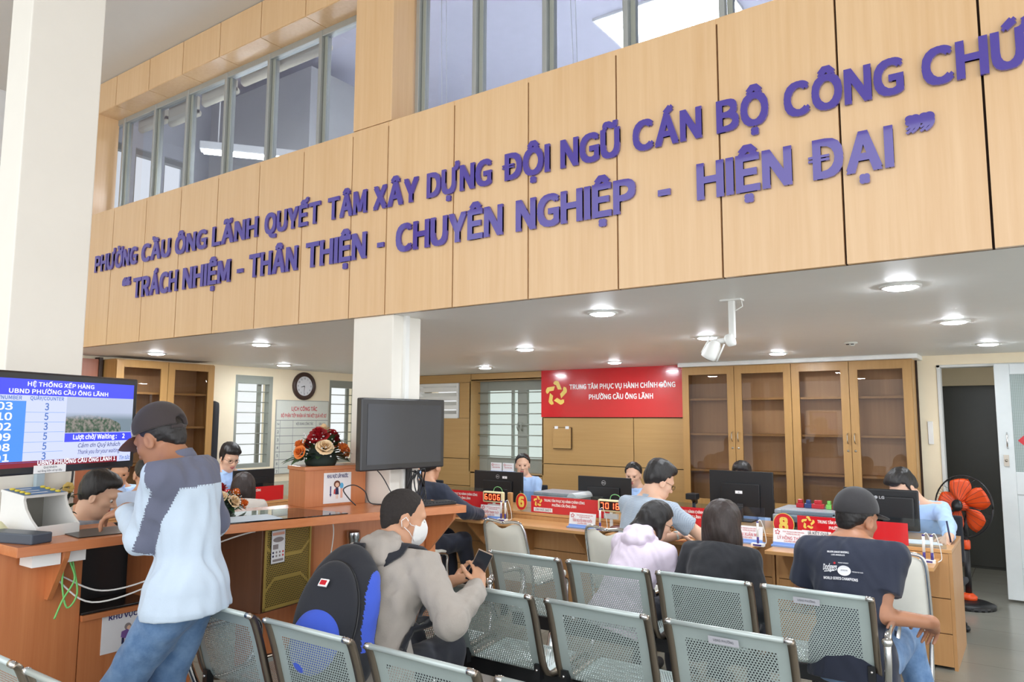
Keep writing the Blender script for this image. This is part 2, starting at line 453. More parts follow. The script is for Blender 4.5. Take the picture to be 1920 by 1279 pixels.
b.box((-7.9, FY0, FTOP + 0.004), (-7.0, FY0 + 0.02, 4.43), MAPLE); b.box((-7.02, FY0 + 0.02, FTOP), (-7.0, FY0 + 0.2, 4.43), MAPLE)
struct(b.build('wall_pillar'))
# mezzanine windows
PANE = glass('window_glass', (226, 232, 240), 1.4, 0.0, 1.5, 0.13, (176, 180, 214))
def mezz_window(name, x0, x1, muls):
    y = FY0 + 0.22; z0, z1 = FTOP - 0.005, 4.43
    m = M()
    m.box((x0, y - 0.03, z0), (x1, y + 0.03, z0 + 0.03), ALU); m.box((x0, y - 0.03, z1 - 0.05), (x1, y + 0.03, z1 + 0.002), ALU)
    for i, x in enumerate(muls):
        m.box((x - 0.032, y - 0.035, z0), (x - 0.002, y + 0.01, z1 - .002), ALU); m.box((x + 0.002, y - 0.01, z0), (x + 0.03, y + 0.035, z1 - .002), GREYFRAME)
    o = struct(m.build(name, bev=0.004))
    g = M(); xs = [x0] + list(muls) + [x1]
    for a, c in zip(xs[:-1], xs[1:]): g.rect(frame((0, y, 0), (1, 0, 0), (0, 0, 1)), a, z0, c, z1, PANE)
    g.build('glass_pane', o)
mezz_window('window_1', -7.4, -3.51, [-7.25, -6.87, -6.33, -5.81, -5.25, -4.69, -4.09])
mezz_window('window_2', -3.19, 1.0, [-3.13, -2.66, -2.15, -1.64, -1.12, -0.6, -0.1, 0.42])
# mezzanine room behind the glass
b = M(); MZ = mat('mezzanine_grey', (206, 208, 214), 0.6)
b.box((-8.0, 8.2, FTOP - 0.03), (2.4, 8.3, 5.5), MZ); b.box((2.3, FY0 + 0.3, FTOP - 0.03), (2.4, 8.2, 5.5), MZ); struct(b.build('wall_mezzanine'))
b = M(); b.box((-8.0, FY0 + 0.26, 5.4), (2.4, 8.3, 5.5), mat('mezzanine_ceiling', (206, 206, 222), 0.6)); b.box((-8.0, FY0 + 0.31, HALL + 0.12), (2.4, FY0 + 0.35, 5.4), mat('mezzanine_ceiling', (206, 206, 222), 0.6)); struct(b.build('ceiling_mezzanine'))
b = M(); b.box((-7.6, 4.72, FTOP - 0.03), (-5.85, 5.35, 5.2), mat('mezzanine_partition_paint', (176, 176, 172), 0.6)); struct(b.build('wall_partition'))
for i, (ya, yb) in enumerate([(3.62, 3.99), (4.03, 4.31), (4.36, 4.66)]):
    m = M()
    for p, q in (((-8.03, ya, 3.5), (-7.93, ya + 0.025, 4.56)), ((-8.03, yb - 0.025, 3.5), (-7.93, yb, 4.56)), ((-8.02, ya + .025, 3.5), (-7.94, yb - .025, 3.54)), ((-8.02, ya + .025, 4.5), (-7.94, yb - .025, 4.56))): m.box(p, q, GREYFRAME)
    struct(m.build('window_%d' % (5 + i)))
# columns
b = M(); b.box((-4.3, 1.5, 0), (-4.05, 1.857, HALL), COLPAINT); struct(b.build('column_left', bev=0.006))
b = M(); b.box((-3.495, FY0 + 0.02, 0), (-3.15, FY0 + 0.27, SOF), COLPAINT); struct(b.build('column_middle', bev=0.006))
b = M(); b.box((-3.152, 3.31, 0.6), (-3.128, 3.345, SOF), WHITE); struct(b.build('trim_conduit'))
# lower windows in the left wall, with bars
def barred(name, y0, y1, z0, z1, tilt=True):
    m = M(); x = -7.96
    for p, q in (((x - .03, y0, z0), (x + .06, y0 + .035, z1)), ((x - .03, y1 - .05, z0), (x + .06, y1, z1)), ((x - .028, y0 + .035, z0), (x + .058, y1 - .05, z0 + .05)), ((x - .028, y0 + .035, z1 - .1), (x + .058, y1 - .05, z1))): m.box(p, q, GREYFRAME)
    n = 8
    for k in range(1, n): 
        z = z0 + 0.03 + (z1 - 0.1 - z0) * k / n
        m.tube([(x + .05, y0, z), (x + .05, y1, z)], 0.006, GREYFRAME, 6)
    m.box((x - .05, y1 - .16, z0 + .051), (x - .02, y1 - .11, z1 - .101), GREYFRAME)
    o = struct(m.build(name)); g = M(); g.rect(frame((x, 0, 0), (0, 1, 0), (0, 0, 1)), y0, z0, y1, z1, glass('clear_window_glass', (245, 248, 246)))
    g.build('glass_pane', o)
barred('window_3', 5.4, 5.94, 1.0, 2.13); barred('window_4', 6.87, 7.41, 1.0, 2.13)
# recessed barred casement window of the back wall
m = M(); y = 8.34
def bz(x0, x1, z0, z1, yy=0.0, d=0.05): m.box((x0, y - d / 2 + yy, z0), (x1, y + d / 2 + yy, z1), GREYFRAME)
bz(-6.4, -6.26, 0.89, 2.13); bz(-5.3, -5.22, 0.89, 2.13); bz(-6.259, -5.301, 2.0, 2.129, 0, .046); bz(-6.259, -5.301, 0.891, 1.08, 0, .046)
bz(-5.75, -5.6, 1.081, 1.999); bz(-5.86, -5.83, 1.081, 1.999, 0, .04)
for k in range(7):
    z = 1.1 + k * 0.145; m.tube([(-6.4, y - 0.06, z), (-5.22, y - 0.06, z)], 0.007, GREYFRAME, 6)
m.tube([(-5.72, y - 0.06, 1.45), (-5.72, y - 0.09, 1.5), (-5.72, y - 0.06, 1.56)], 0.008, GREYFRAME, 6)
m.tube([(-5.66, y - 0.06, 1.45), (-5.66, y - 0.09, 1.5), (-5.66, y - 0.06, 1.56)], 0.008, GREYFRAME, 6)
o = struct(m.build('window_8')); g = M(); g.rect(frame((0, y + 0.01, 0), (1, 0, 0), (0, 0, 1)), -6.4, 0.89, -5.22, 2.13, glass('frosted_window_glass', (214, 226, 216), 0.6, 0.2, 1.45, 0.08)); g.build('glass_pane', o)
# white louvred vent window
m = M()
for k in range(4):
    z = 1.66 + k * 0.125
    T = Matrix.Translation((-7.0, 8.16, z + 0.04)) @ Matrix.Rotation(-0.5, 4, 'X'); m.box((-0.37, -0.05, -0.006), (0.37, 0.05, 0.006), WHITE, T)
    m.box((-7.349, 8.092, z - 0.045), (-6.651, 8.12, z + 0.015), WHITE)
for p, q in (((-7.38, 8.09, 1.62), (-7.35, 8.2, 2.11)), ((-6.65, 8.09, 1.62), (-6.62, 8.2, 2.11)), ((-7.349, 8.088, 2.07), (-6.651, 8.2, 2.11)), ((-7.349, 8.088, 1.62), (-6.651, 8.2, 1.65))): m.box(p, q, WHITE)
struct(m.build('window_9'))
# sliding door leaf at the right
m = M(); y0, y1 = 8.12, 8.16; x0, x1 = -0.28, 0.62; DW = mat('pale_grey_door_paint', (214, 220, 220), 0.45)
for p, q in (((x0, y0, 0.02), (x0 + 0.12, y1, 2.13)), ((x1 - 0.12, y0, 0.02), (x1, y1, 2.13)), ((x0 + .12, y0 + .002, 0.022), (x1 - .12, y1 - .002, 0.3)), ((x0 + .12, y0 + .002, 0.95), (x1 - .12, y1 - .002, 1.15)), ((x0 + .12, y0 + .002, 2.03), (x1 - .12, y1 - .002, 2.128)), ((x0 + 0.12, y0 + 0.015, 0.3), (x1 - 0.12, y1 - 0.01, 0.95))): m.box(p, q, DW)
o = struct(m.build('door_2', bev=0.004))
g = M()
def wired():
    mm = bpy.data.materials.new('wired_frosted_glass'); t = NT(mm); v = t.coord(); s = t.new('ShaderNodeSeparateXYZ'); t.link(v, s.inputs[0])
    l = t.math('MAXIMUM', t.math('LESS_THAN', t.math('FRACT', t.math('MULTIPLY', s.outputs[0], 70)), 0.14), t.math('LESS_THAN', t.math('FRACT', t.math('MULTIPLY', s.outputs[2], 70)), 0.14))
    t.link(t.mix(l, lin((168, 182, 178)), lin((120, 134, 130))), t.b.inputs['Base Color']); t.b.inputs['Roughness'].default_value = 0.15
    t.b.inputs['Alpha'].default_value = 0.85; return mm
g.box((x0 + 0.12, 8.135, 1.15), (x1 - 0.12, 8.145, 2.03), wired()); g.build('glass_pane', o)
h = M(); h.box((x0 + 0.035, 8.105, 1.2), (x0 + 0.075, 8.12, 1.3), STEEL); h.tube([(x0 + 0.055, 8.105, 1.25), (x0 + 0.055, 8.08, 1.25)], 0.012, STEEL); h.tube([(x0 + 0.07, 8.12, 1.36), (x0 + 0.07, 8.09, 1.38), (x0 + 0.07, 8.09, 1.48), (x0 + 0.07, 8.12, 1.5)], 0.006, CHROME, 8)
h.build('door_handle', o)
h = M(); Tt = FY(x0 + 0.2, 8.13, 1.43); h.poly(Tt, [(-0.05, 0), (0, 0.05), (0, 0.02), (0.05, 0.02), (0.05, -0.02), (0, -0.02), (0, -0.05)], mat('red_sticker', (200, 40, 50), 0.4)); s_ = h.build('arrow_sticker', o); s_['label'] = 'red arrow sticker pointing left'
# red-brown door at the far left
m = M(); m.box((-7.9, 3.26, 0), (-7.82, 3.74, 2.2), wood('red_brown_laminate', (148, 84, 54), (168, 100, 68), 'z', 0.4)); m.box((-7.9, 3.74, 0), (-7.8, 3.775, 2.22), mat('dark_jamb', (60, 44, 34), 0.5)); o = struct(m.build('door_1'))
h = M(); h.tube([(-7.82, 3.36, 1.0), (-7.78, 3.36, 1.0), (-7.78, 3.44, 1.0)], 0.008, CHROME, 8); h.build('door_handle', o)
# white cornice above the cabinets
b = M(); b.box((-3.24, 7.82, 2.19), (-0.86, 8.2, SOF), WHITE); struct(b.build('trim_1', bev=0.01))

# ---------------------------------------------------------------- ceiling lights
DL = emis('downlight_diffuser', (240, 247, 255), DOWNLIGHT_STRENGTH)
cols = [-7.08, -5.41, -3.72, -2.03, -0.43]
rows = [3.87, 5.49, 7.2]
pos = [(-7.0, 3.89), (-5.37, 3.9), (-2.06, 3.86), (-0.48, 3.86), (-7.22, 5.57), (-5.4, 5.5), (-3.71, 5.48), (-2.01, 5.45), (-0.38, 5.42), (-5.46, 7.19), (-3.74, 7.28), (-1.94, 7.11), (-0.27, 7.14), (1.2, 5.45)]
names = ['farthest left in the front row', 'second from the left in the front row', 'front row right of the white column', 'front row near the right edge, largest of all',
         'above the wall clock', None, 'middle row right of the white column', 'middle row behind the security camera', 'middle row at the right', 'back row above the barred window',
         'back row above the red wall sign', 'back row above the oak cabinets', 'back row nearest the doorway', None]
first = None
for (x, yy), nm in zip(pos, names):
    if nm is None: continue
    if first is None:
        t_ = thing('ceiling_light', '', 'ceiling light', (x, yy, SOF), 0, 'round recessed ceiling lights')
        k = M(); k.lathe([(0.068, -0.001), (0.092, -0.001), (0.09, -0.008), (0.072, -0.011), (0.068, -0.009)], WHITE, 28, caps=False); k.build('trim_ring', t_)
        k = M(); k.lathe([(0.0, -0.0035), (0.07, -0.0035), (0.07, -0.008), (0.064, -0.014), (0.05, -0.018), (0.0, -0.02)], DL, 28); k.build('diffuser', t_)
        first = t_
    else:
        t_ = copy_tree(first); t_.location = (x, yy, SOF)
    t_['label'] = 'round white recessed ceiling light, ' + nm
# security camera on its drop pole
t = thing('security_camera', 'white security camera hanging from the ceiling on a square pole', 'security camera', (-1.27, 3.82, SOF))
k = M(); k.box((-0.055, -0.03, -0.008), (0.055, 0.03, 0), WHITE); k.build('mounting_plate', t)
k = M(); k.box((-0.016, -0.016, -0.205), (0.014, 0.014, -0.006), WHITE); k.build('pole', t, bev=0.003)
k = M(); k.tube([(0.05, 0, -0.008), (0.056, 0, -0.04), (0.02, 0, -0.06)], 0.003, WHITE, 6); k.build('cable', t)
k = M(); k.lathe([(0.03, -0.02), (0.034, -0.012), (0.034, 0.018), (0.022, 0.022)], WHITE, 16, Matrix.Translation((-0.01, -0.01, -0.215)) @ Matrix.Rotation(1.3, 4, 'Y'))
k.tube([(-0.02, -0.01, -0.212), (-0.075, -0.03, -0.222)], 0.014, WHITE); k.build('joint', t)
Tc = Matrix.Translation((-0.095, -0.045, -0.262)) @ Matrix.Rotation(0.55, 4, 'Y') @ Matrix.Rotation(0.15, 4, 'X')
k = M(); k.lathe([(0.0, 0.05), (0.022, 0.048), (0.036, 0.02), (0.04, -0.03), (0.04, -0.05), (0.034, -0.052), (0.0, -0.045)], WHITE, 20, Tc); k.build('camera_body', t)
k = M(); k.lathe([(0.0, -0.046), (0.033, -0.053), (0.028, -0.056), (0.0, -0.05)], BLACK, 20, Tc); k.build('lens', t)
k = M()
for sx_, oy in ((-0.045, 0.0), (0.05, 0.0)):
    k.tube([Tc @ Vector((sx_, 0, -0.045)), Tc @ Vector((sx_ * 0.9, 0, 0.055))], 0.005, WHITE, 6)
k.build('antenna', t)
o = M(); o.lathe([(0.0, -0.03), (0.028, -0.028), (0.035, -0.012), (0.05, -0.01), (0.05, -0.0005), (0.0, -0.0005)], mat('detector_plastic', (216, 216, 206), 0.5), 20)
for a in (-0.6, 0.6): o.box((-0.012 + a * 0.03, -0.037, -0.022), (0.012 + a * 0.03, -0.03, -0.016), BLACK)
tag(o.build('smoke_detector', None, (-1.18, 6.45, SOF)), 'small white smoke detector on the ceiling before the oak cabinets', 'smoke detector')
# glowing batten added upstairs, standing in for a lamp reflection in the panes
t = thing('reflection_bar_lamp', 'long white bar added upstairs for the lamp reflection in the upper left windows', 'lamp', (-5.5, 4.2, 4.02), 0.9)
k = M(); k.box((-0.75, -0.06, -0.035), (0.75, 0.06, 0.04), WHITE); k.build('housing', t, bev=0.01)
k = M(); k.box((-0.72, -0.045, -0.05), (0.72, 0.045, -0.034), emis('reflection_bar_glow', (250, 252, 255), 30.0)); k.build('diffuser', t)
for x in (-0.6, 0.6):
    k = M(); k.tube([(x, 0, 0.04), (x, 0, 1.38)], 0.006, WHITE, 6); k.build('suspension_rod', t)
# flat lamp added to brighten the upstairs room and give the panes glare
t = thing('added_panel_lamp', 'bright flat lamp added upstairs for the glare in the upper right windows', 'lamp', (-2.6, 6.2, 5.4))
k = M(); k.box((-0.62, -0.32, -0.03), (0.62, 0.32, -0.001), WHITE); k.build('housing', t)
k = M(); k.box((-0.6, -0.3, -0.035), (0.6, 0.3, -0.0305), emis('added_panel_glow', (246, 250, 255), 36.0)); k.build('diffuser', t)
# rolled blinds at the head of the upper windows
BL = mat('beige_blind', (206, 200, 178), 0.8)
for nm, x0, x1, zb, lb in (('roller_blind', -6.8, -6.35, 4.33, 'beige rolled blind behind the second upper pane from the left'), ('roller_blind', -6.28, -5.85, 4.27, 'beige rolled blind hanging lowest behind the upper left panes'), ('roller_blind', -5.76, -5.3, 4.33, 'beige rolled blind left of the grey partition upstairs'), ('roller_blind', -5.2, -4.15, 4.37, 'long thin beige blind at the head of the panes beside the wooden pillar')):
    k = M(); k.tube([(x0, 0, zb), (x1, 0, zb)], 0.032, BL, 12); k.box((x0, -0.03, zb), (x1, 0.01, 4.42), BL)
    tag(k.build(nm, None, (0, FY0 + 0.31, 0)), lb, 'blind', 'rolled blinds upstairs')
k = M()
for dx in (0, 0.04): k.tube([(-3.02 + dx, 0, 4.42), (-3.0 + dx, 0, 3.5)], 0.0025, WHITE, 6)
tag(k.build('blind_cord', None, (0, FY0 + 0.27, 0)), 'thin white blind cord behind the pane right of the wooden pillar', 'cord', 'blind cords')
k = M()
for dx in (0, 0.04): k.tube([(-2.06 + dx, 0, 4.42), (-2.02 + dx * 0.6, 0, 3.52)], 0.0025, WHITE, 6)
tag(k.build('blind_cord', None, (0, FY0 + 0.27, 0)), 'thin white blind cord above the letters of CÁN', 'cord', 'blind cords')

# ---------------------------------------------------------------- purple letters on the fascia
L1 = [('PHƯỜNG', -6.845, -6.127), ('CẦU', -6.054, -5.62), ('ÔNG', -5.547, -5.113), ('LÃNH', -5.039, -4.48), ('QUYẾT', -4.401, -3.811), ('TÂM', -3.734, -3.372), ('XÂY', -3.311, -2.936), ('DỰNG', -2.865, -2.388), ('ĐỘI', -2.313, -2.006), ('NGŨ', -1.939, -1.597), ('CÁN', -1.526, -1.177), ('BỘ', -1.107, -0.874), ('CÔNG', -0.808, -0.345), ('CHỨC', -0.282, 0.19)]
L2 = [('“', -6.341, -6.212), ('TRÁCH', -6.157, -5.488), ('NHIỆM', -5.413, -4.791), ('-', -4.706, -4.636), ('THÂN', -4.563, -4.029), ('THIỆN', -3.941, -3.366), ('-', -3.268, -3.213), ('CHUYÊN', -3.109, -2.309), ('NGHIỆP', -2.221, -1.516), ('-', -1.399, -1.337), ('HIỆN', -1.207, -0.784), ('ĐẠI', -0.717, -0.394), ('”', -0.349, -0.246)]
ORD = ['first', 'second', 'third', 'fourth', 'fifth', 'sixth']
def sign_words(words, zb, cap, line):
    for wi, (w, xa, xb) in enumerate(words):
        g = [glyphs(c, 0.036, 0.014, 4) for c in w]
        gap = 0.045; tot = sum(q[3] - q[2] for q in g) + gap * (len(w) - 1); k = (xb - xa) / tot
        x = xa
        for ci, (c, q) in enumerate(zip(w, g)):
            kz = cap / 0.80
            m = M(); wd = (q[3] - q[2]) * k
            m.add([((p[0] - (q[2] + q[3]) / 2) * k, -p[2] * 0.45, (p[1] + 0.036) * kz) for p in q[0]], q[1], PURPLE)
            cx = x + wd / 2; x += wd + gap * k
            o = m.build('letter', None, (cx, FY0 - 0.009, zb))
            prev, nxt = (words[wi - 1][0] if wi else None), (words[wi + 1][0] if wi + 1 < len(words) else None)
            if c == '“': lb = 'purple opening quotation mark before TRÁCH on the wooden fascia'
            elif c == '”': lb = 'purple closing quotation mark after ĐẠI on the wooden fascia'
            elif c == '-': lb = 'purple dash between %s and %s on the wooden fascia' % (prev, nxt)
            else: lb = 'purple raised letter %s, %s letter of %s in %s line on wooden fascia' % (c, ORD[ci], w, line)
            tag(o, lb, 'letter', 'purple letters of the %s line' % line)
sign_words(L1, 2.898, 0.152, 'upper')
sign_words(L2, 2.603, 0.172, 'lower')

# ================================================================ CABINETS
TINT = glass('tinted_cabinet_glass', (236, 230, 224), 0.8, 0.0, 1.5)
CABIN = wood('cabinet_inside', (190, 150, 108), (204, 166, 122), 'z', 0.5)
def cabinet(loc, rz, w, d, h, zg0, zg1, zsh, label, name='display_cabinet', doors=2):
    t = thing(name, label, 'cabinet', loc, rz, 'glazed wooden cabinets')
    m = M(); k = 0.02
    m.box((0, 0.022, 0), (k, d, h), CAB); m.box((w - k, 0.022, 0), (w, d, h), CAB)
    m.box((k, 0.022, h - 0.06), (w - k, d, h), CAB); m.box((k, 0.022, 0), (w - k, d, 0.06), CAB)
    m.box((k, d - 0.01, 0.06), (w - k, d, h - 0.06), CABIN); m.build('carcass', t)
    for z in zsh:
        m = M(); m.box((k, 0.04, z - 0.011), (w - k, d - 0.011, z + 0.011), CAB); m.build('shelf', t)
    dw = w / doors
    for i in range(doors):
        a = i * dw + 0.003; c = (i + 1) * dw - 0.003; e = 0.075
        m = M(); m.box((a, 0, 0.07), (a + e, 0.02, h - 0.01), CAB); m.box((c - e, 0, 0.07), (c, 0.02, h - 0.01), CAB)
        m.box((a + e, 0.0005, zg1), (c - e, 0.0195, h - 0.01), CAB); m.box((a + e, 0.0005, 0.07), (c - e, 0.0195, zg0), CAB)
        dr = m.build('door', t)
        g = M(); g.rect(frame((0, 0.01, 0), (1, 0, 0), (0, 0, 1)), a + e, zg0, c - e, zg1, TINT); g.build('glass_pane', dr)
        hx = (c - 0.03) if i % 2 == 0 else (a + 0.03); zc = (zg0 + zg1) / 2
        g = M(); g.tube(spline([(hx, 0, zc - 0.05), (hx, -0.028, zc - 0.03), (hx, -0.03, zc), (hx, -0.028, zc + 0.03), (hx, 0, zc + 0.05)], 4), 0.005, STEEL, 8); g.build('handle', dr)
        g = M(); g.lathe([(0, 0), (0.011, 0), (0.011, 0.006), (0, 0.006)], STEEL, 12, Matrix.Translation((hx, 0, zc - 0.12)) @ Matrix.Rotation(PI / 2, 4, 'X')); g.build('lock', dr)
    return t
cabinet((-3.2, 7.85, 0), 0, 1.18, 0.26, 2.19, 0.76, 2.1, (1.06, 1.45, 1.83), 'oak cabinet with glass doors beside the red wall sign')
cabinet((-2.018, 7.85, 0), 0, 1.1, 0.26, 2.19, 0.76, 2.1, (1.06, 1.45, 1.83), 'oak cabinet with glass doors beside the doorway')
cabinet((-7.55, 3.79, 0), PI / 2, 1.1, 0.34, 2.2, 0.8, 2.12, (1.12, 1.5, 1.86), 'tall oak cabinet with glass doors against the left wall behind the capped man')

# ================================================================ EMBLEM AND SIGNS
def emblem(m, T, x, y, r, material, z=0.0):
    base = [(-0.28, 0.80), (-0.16, 0.97), (0.04, 0.99), (0.2, 0.93), (0.28, 0.78), (0.5, 0.3), (0.14, 0.31), (-0.03, 0.66), (-0.16, 0.69)]
    for k in range(5):
        a = -2 * PI * k / 5; ca, sa = math.cos(a), math.sin(a)
        m.poly(T, [(x + r * (px * ca - py * sa), y + r * (px * sa + py * ca)) for px, py in base][::-1], material, z)
# red wall sign
m = M(); T = FY(-4.25, 8.075, 1.935)
m.box((-0.965, -0.3, -0.012), (0.965, 0.3, 0), RED, T)
emblem(m, T, -0.735, 0.0, 0.165, GOLD, 0.002)
m.text(T, 'TRUNG TÂM PHỤC VỤ HÀNH CHÍNH CÔNG', 0.17, 0.05, 0.058, WTXT, 0.002, width=1.42, bold=0.028)
m.text(T, 'PHƯỜNG CẦU ÔNG LÃNH', 0.17, -0.08, 0.058, WTXT, 0.002, width=0.86, bold=0.028)
tag(m.build('wall_sign', None), 'large glossy red wall sign with yellow star emblem beside the oak cabinets', 'sign')
m = M(); T = FY(-4.905, 8.085, 1.37); m.box((-0.13, -0.13, 0), (0.13, 0.13, 0.012), MAPLEX, T); m.box((-0.136, -0.136, -0.004), (0.138, 0.135, -0.001), BACKDARK, T)
o = tag(m.build('access_panel', None), 'small square wooden access panel on the wall under the red sign', 'panel')
for dx in (-0.08, 0.08):
    k = M(); k.box((dx - 0.025, 0.115, 0.0115), (dx + 0.025, 0.15, 0.016), PAPER, T); q = k.build('latch', o); q['label'] = 'white latch'
# light switch by the doorway
m = M(); m.box((-0.845, 8.185, 1.38), (-0.8, 8.2, 1.6), WHITE); tag(m.build('light_switch', None, None, 0.003), 'white switch plate on the cream wall left of the doorway', 'switch')

# ================================================================ SERVICE DESKS
def desk(x0, x1, label, name='service_desk', led=True, dep=0.72):
    t = thing(name, label, 'desk', (x0, 5.7, 0), 0, 'wooden service desks'); w = x1 - x0
    m = M()
    for za, zb in ((0.02, 0.222), (0.228, 0.445), (0.451, 0.735)): m.box((0.021, 0, za), (w - 0.021, 0.018, zb), DESKW)
    m.box((0.03, 0.018, 0.02), (w - 0.03, 0.022, 0.735), BACKDARK); m.build('front_panel', t)
    for a in (0.0, w - 0.02):
        m = M(); m.box((a, 0.0, 0), (a + 0.02, dep, 0.737), DESKW); m.build('side_panel', t)
    m = M(); m.box((0, 0.0, 0.738), (w, dep + 0.02, 0.762), DESKX); m.build('desk_top', t, bev=0.002)
    m = M(); m.box((0.03 if led else 0.06, -0.37, 0.676), (w - 0.07, -0.001, 0.7), DESKX); m.build('ledge', t, bev=0.002)
    for a in (0.22, w - 0.3):
        m = M(); m.add([(a, 0, 0.675), (a, -0.3, 0.675), (a, -0.28, 0.64), (a, -0.05, 0.44), (a, 0, 0.43), (a + 0.02, 0, 0.675), (a + 0.02, -0.3, 0.675), (a + 0.02, -0.28, 0.64), (a + 0.02, -0.05, 0.44), (a + 0.02, 0, 0.43)],
                       [(0, 1, 2, 3, 4), (9, 8, 7, 6, 5), (0, 5, 6, 1), (1, 6, 7, 2), (2, 7, 8, 3), (3, 8, 9, 4), (4, 9, 5, 0)], DESKW); m.build('bracket', t)
    return t
desk(-1.62, -0.49, 'light wood service desk with number 8 disc, nearest the doorway')
desk(-2.87, -1.63, 'light wood service desk where the striped-shirt man leans')
desk(-4.0, -2.88, 'light wood service desk behind the empty cream chair')
desk(-5.3, -4.01, 'light wood service desk where the man in navy sits')
def screen(x0, x1, label):
    m = M(); m.box((x0, 5.725, 0.763), (x1, 5.731, 0.945), CLEAR); tag(m.build('acrylic_screen'), label, 'screen', 'clear desk screens')
screen(-1.58, -0.52, 'low clear acrylic screen on the number 8 desk'); screen(-2.85, -1.7, 'low clear acrylic screen in front of the rear-view monitor with stand')
screen(-3.93, -2.95, 'low clear acrylic screen on the desk with number 6'); screen(-5.2, -4.08, 'low clear acrylic screen before the red strip near the man in navy')
m = M(); m.box((-4.03, 5.66, 0.763), (-3.985, 5.695, 0.93), DESKW); tag(m.build('divider_post', None, None, 0.006), 'short wooden post between the 6006 display and number 6 disc', 'post')
def desk_sign(x0, x1, label, strip=None, yy=5.712, z0=0.765, z1=0.912, T=None):
    w = x1 - x0; h = z1 - z0; m = M()
    if T is None: T = FY(x0 + w / 2, yy, z0 + h / 2)
    m.box((-w / 2, -h / 2, -0.004), (w / 2, h / 2, 0), RED, T)
    emblem(m, T, -w / 2 + 0.075, h * 0.17, 0.048, GOLD, 0.001)
    k = min(1.0, w / 0.8); cx = -w / 2 + 0.14 + 0.21 * k
    m.text(T, 'TRUNG TÂM PHỤC VỤ HÀNH CHÍNH CÔNG', cx, h * 0.2, 0.02, WTXT, 0.001, width=0.42 * k, bold=0.03)
    m.text(T, 'PHƯỜNG CẦU ÔNG LÃNH', cx, -h * 0.06, 0.02, WTXT, 0.001, width=0.25 * k, bold=0.03)
    if strip:
        m.rect(T, -w / 2 + 0.03, -h / 2 + 0.01, -w / 2 + 0.23, -h / 2 + 0.045, PAPER, 0.001)
        m.text(T, strip, -w / 2 + 0.13, -h / 2 + 0.018, 0.02, GTXT, 0.002, width=0.17)
    return tag(m.build('desk_sign'), label, 'sign', 'red desk signs')
desk_sign(-3.8, -2.98, 'red desk sign with yellow star right of the number 6 disc', 'LĨNH VỰC SAO Y')
desk_sign(-2.66, -1.88, 'red desk sign half hidden behind the striped-shirt man', 'LĨNH VỰC HỘ TỊCH')
desk_sign(-1.46, -0.74, 'red desk sign behind the capped man in the navy shirt', 'TRẢ KẾT QUẢ')
desk_sign(-4.98, -4.12, 'red desk sign left of the 6006 display', 'LĨNH VỰC ĐẤT ĐAI')
def disc_sign(x, z, n, label, rx=0.062, rz=0.078):
    m = M(); T = FY(x, 5.70, z)
    m.prism([(rx * math.cos(2 * PI * i / 40), rz * math.sin(2 * PI * i / 40)) for i in range(40)], -0.004, 0, GOLD, T)
    m.disc(T, 0, 0, rx * 0.94, RED, 0.0008, 40, rz * 0.95)
    m.text(T, n, 0, -rz * 0.55, rz * 1.1, GOLD, 0.0016, bold=0.05, sx=1.0)
    return tag(m.build('number_disc'), label, 'sign', 'round counter number signs')
disc_sign(-3.9, 0.85, '6', 'round red disc with yellow number 6')
disc_sign(-1.555, 0.842, '8', 'round red disc with yellow number 8', 0.076, 0.08)
def plate(x, y, name, label, w=0.26, h=0.115, z=0.7, rz=0.0, sub='CHUYÊN VIÊN'):
    t = thing('name_plate', label, 'name plate', (x, y, z), rz, 'desk name plates')
    m = M(); m.box((-w / 2 - 0.008, -0.03, 0), (w / 2 + 0.008, 0.04, 0.014), BLUEP); m.build('base', t, bev=0.002)
    T = frame((0, -0.006, 0.012), (1, 0, 0), (0, 0.18, 1)); m = M()
    m.box((-w / 2, 0, -0.004), (w / 2, h, 0), PAPER, T)
    m.rect(T, -w / 2, 0.0, w / 2, 0.02, BLUEP, 0.0006)
    emblem(m, T, -w / 2 + 0.03, h - 0.025, 0.019, RTXT, 0.0008)
    m.text(T, 'TRUNG TÂM PHỤC VỤ HÀNH CHÍNH CÔNG', 0.02, h - 0.022, 0.008, RTXT, 0.0008, width=w * 0.62)
    m.text(T, 'PHƯỜNG CẦU ÔNG LÃNH', 0.02, h - 0.037, 0.008, RTXT, 0.0008, width=w * 0.4)
    m.text(T, name, 0, h - 0.073, 0.022, RTXT, 0.0008, width=w * 0.74, bold=0.014); m.text(T, sub, 0, h - 0.09, 0.01, RTXT, 0.0008, width=w * 0.36)
    m.build('plate', t); return t
plate(-3.13, 5.47, 'TRẦN NGUYỄN MINH HUYỀN', 'white name plate on the ledge before the number 6 sign', 0.25)
plate(-4.08, 5.47, 'NGUYỄN THANH THỦY', 'white name plate under the 6006 display', 0.24)
plate(-1.79, 5.56, 'LÊ THỊ XUÂN MỸ', 'white name plate right of the black-haired woman in black', 0.24)
plate(-1.475, 5.56, 'LÝ HỒNG THẢO', 'white name plate under the number 8 disc', 0.24)
PPURP = mat('purple_pen_plastic', (66, 52, 132), 0.35)
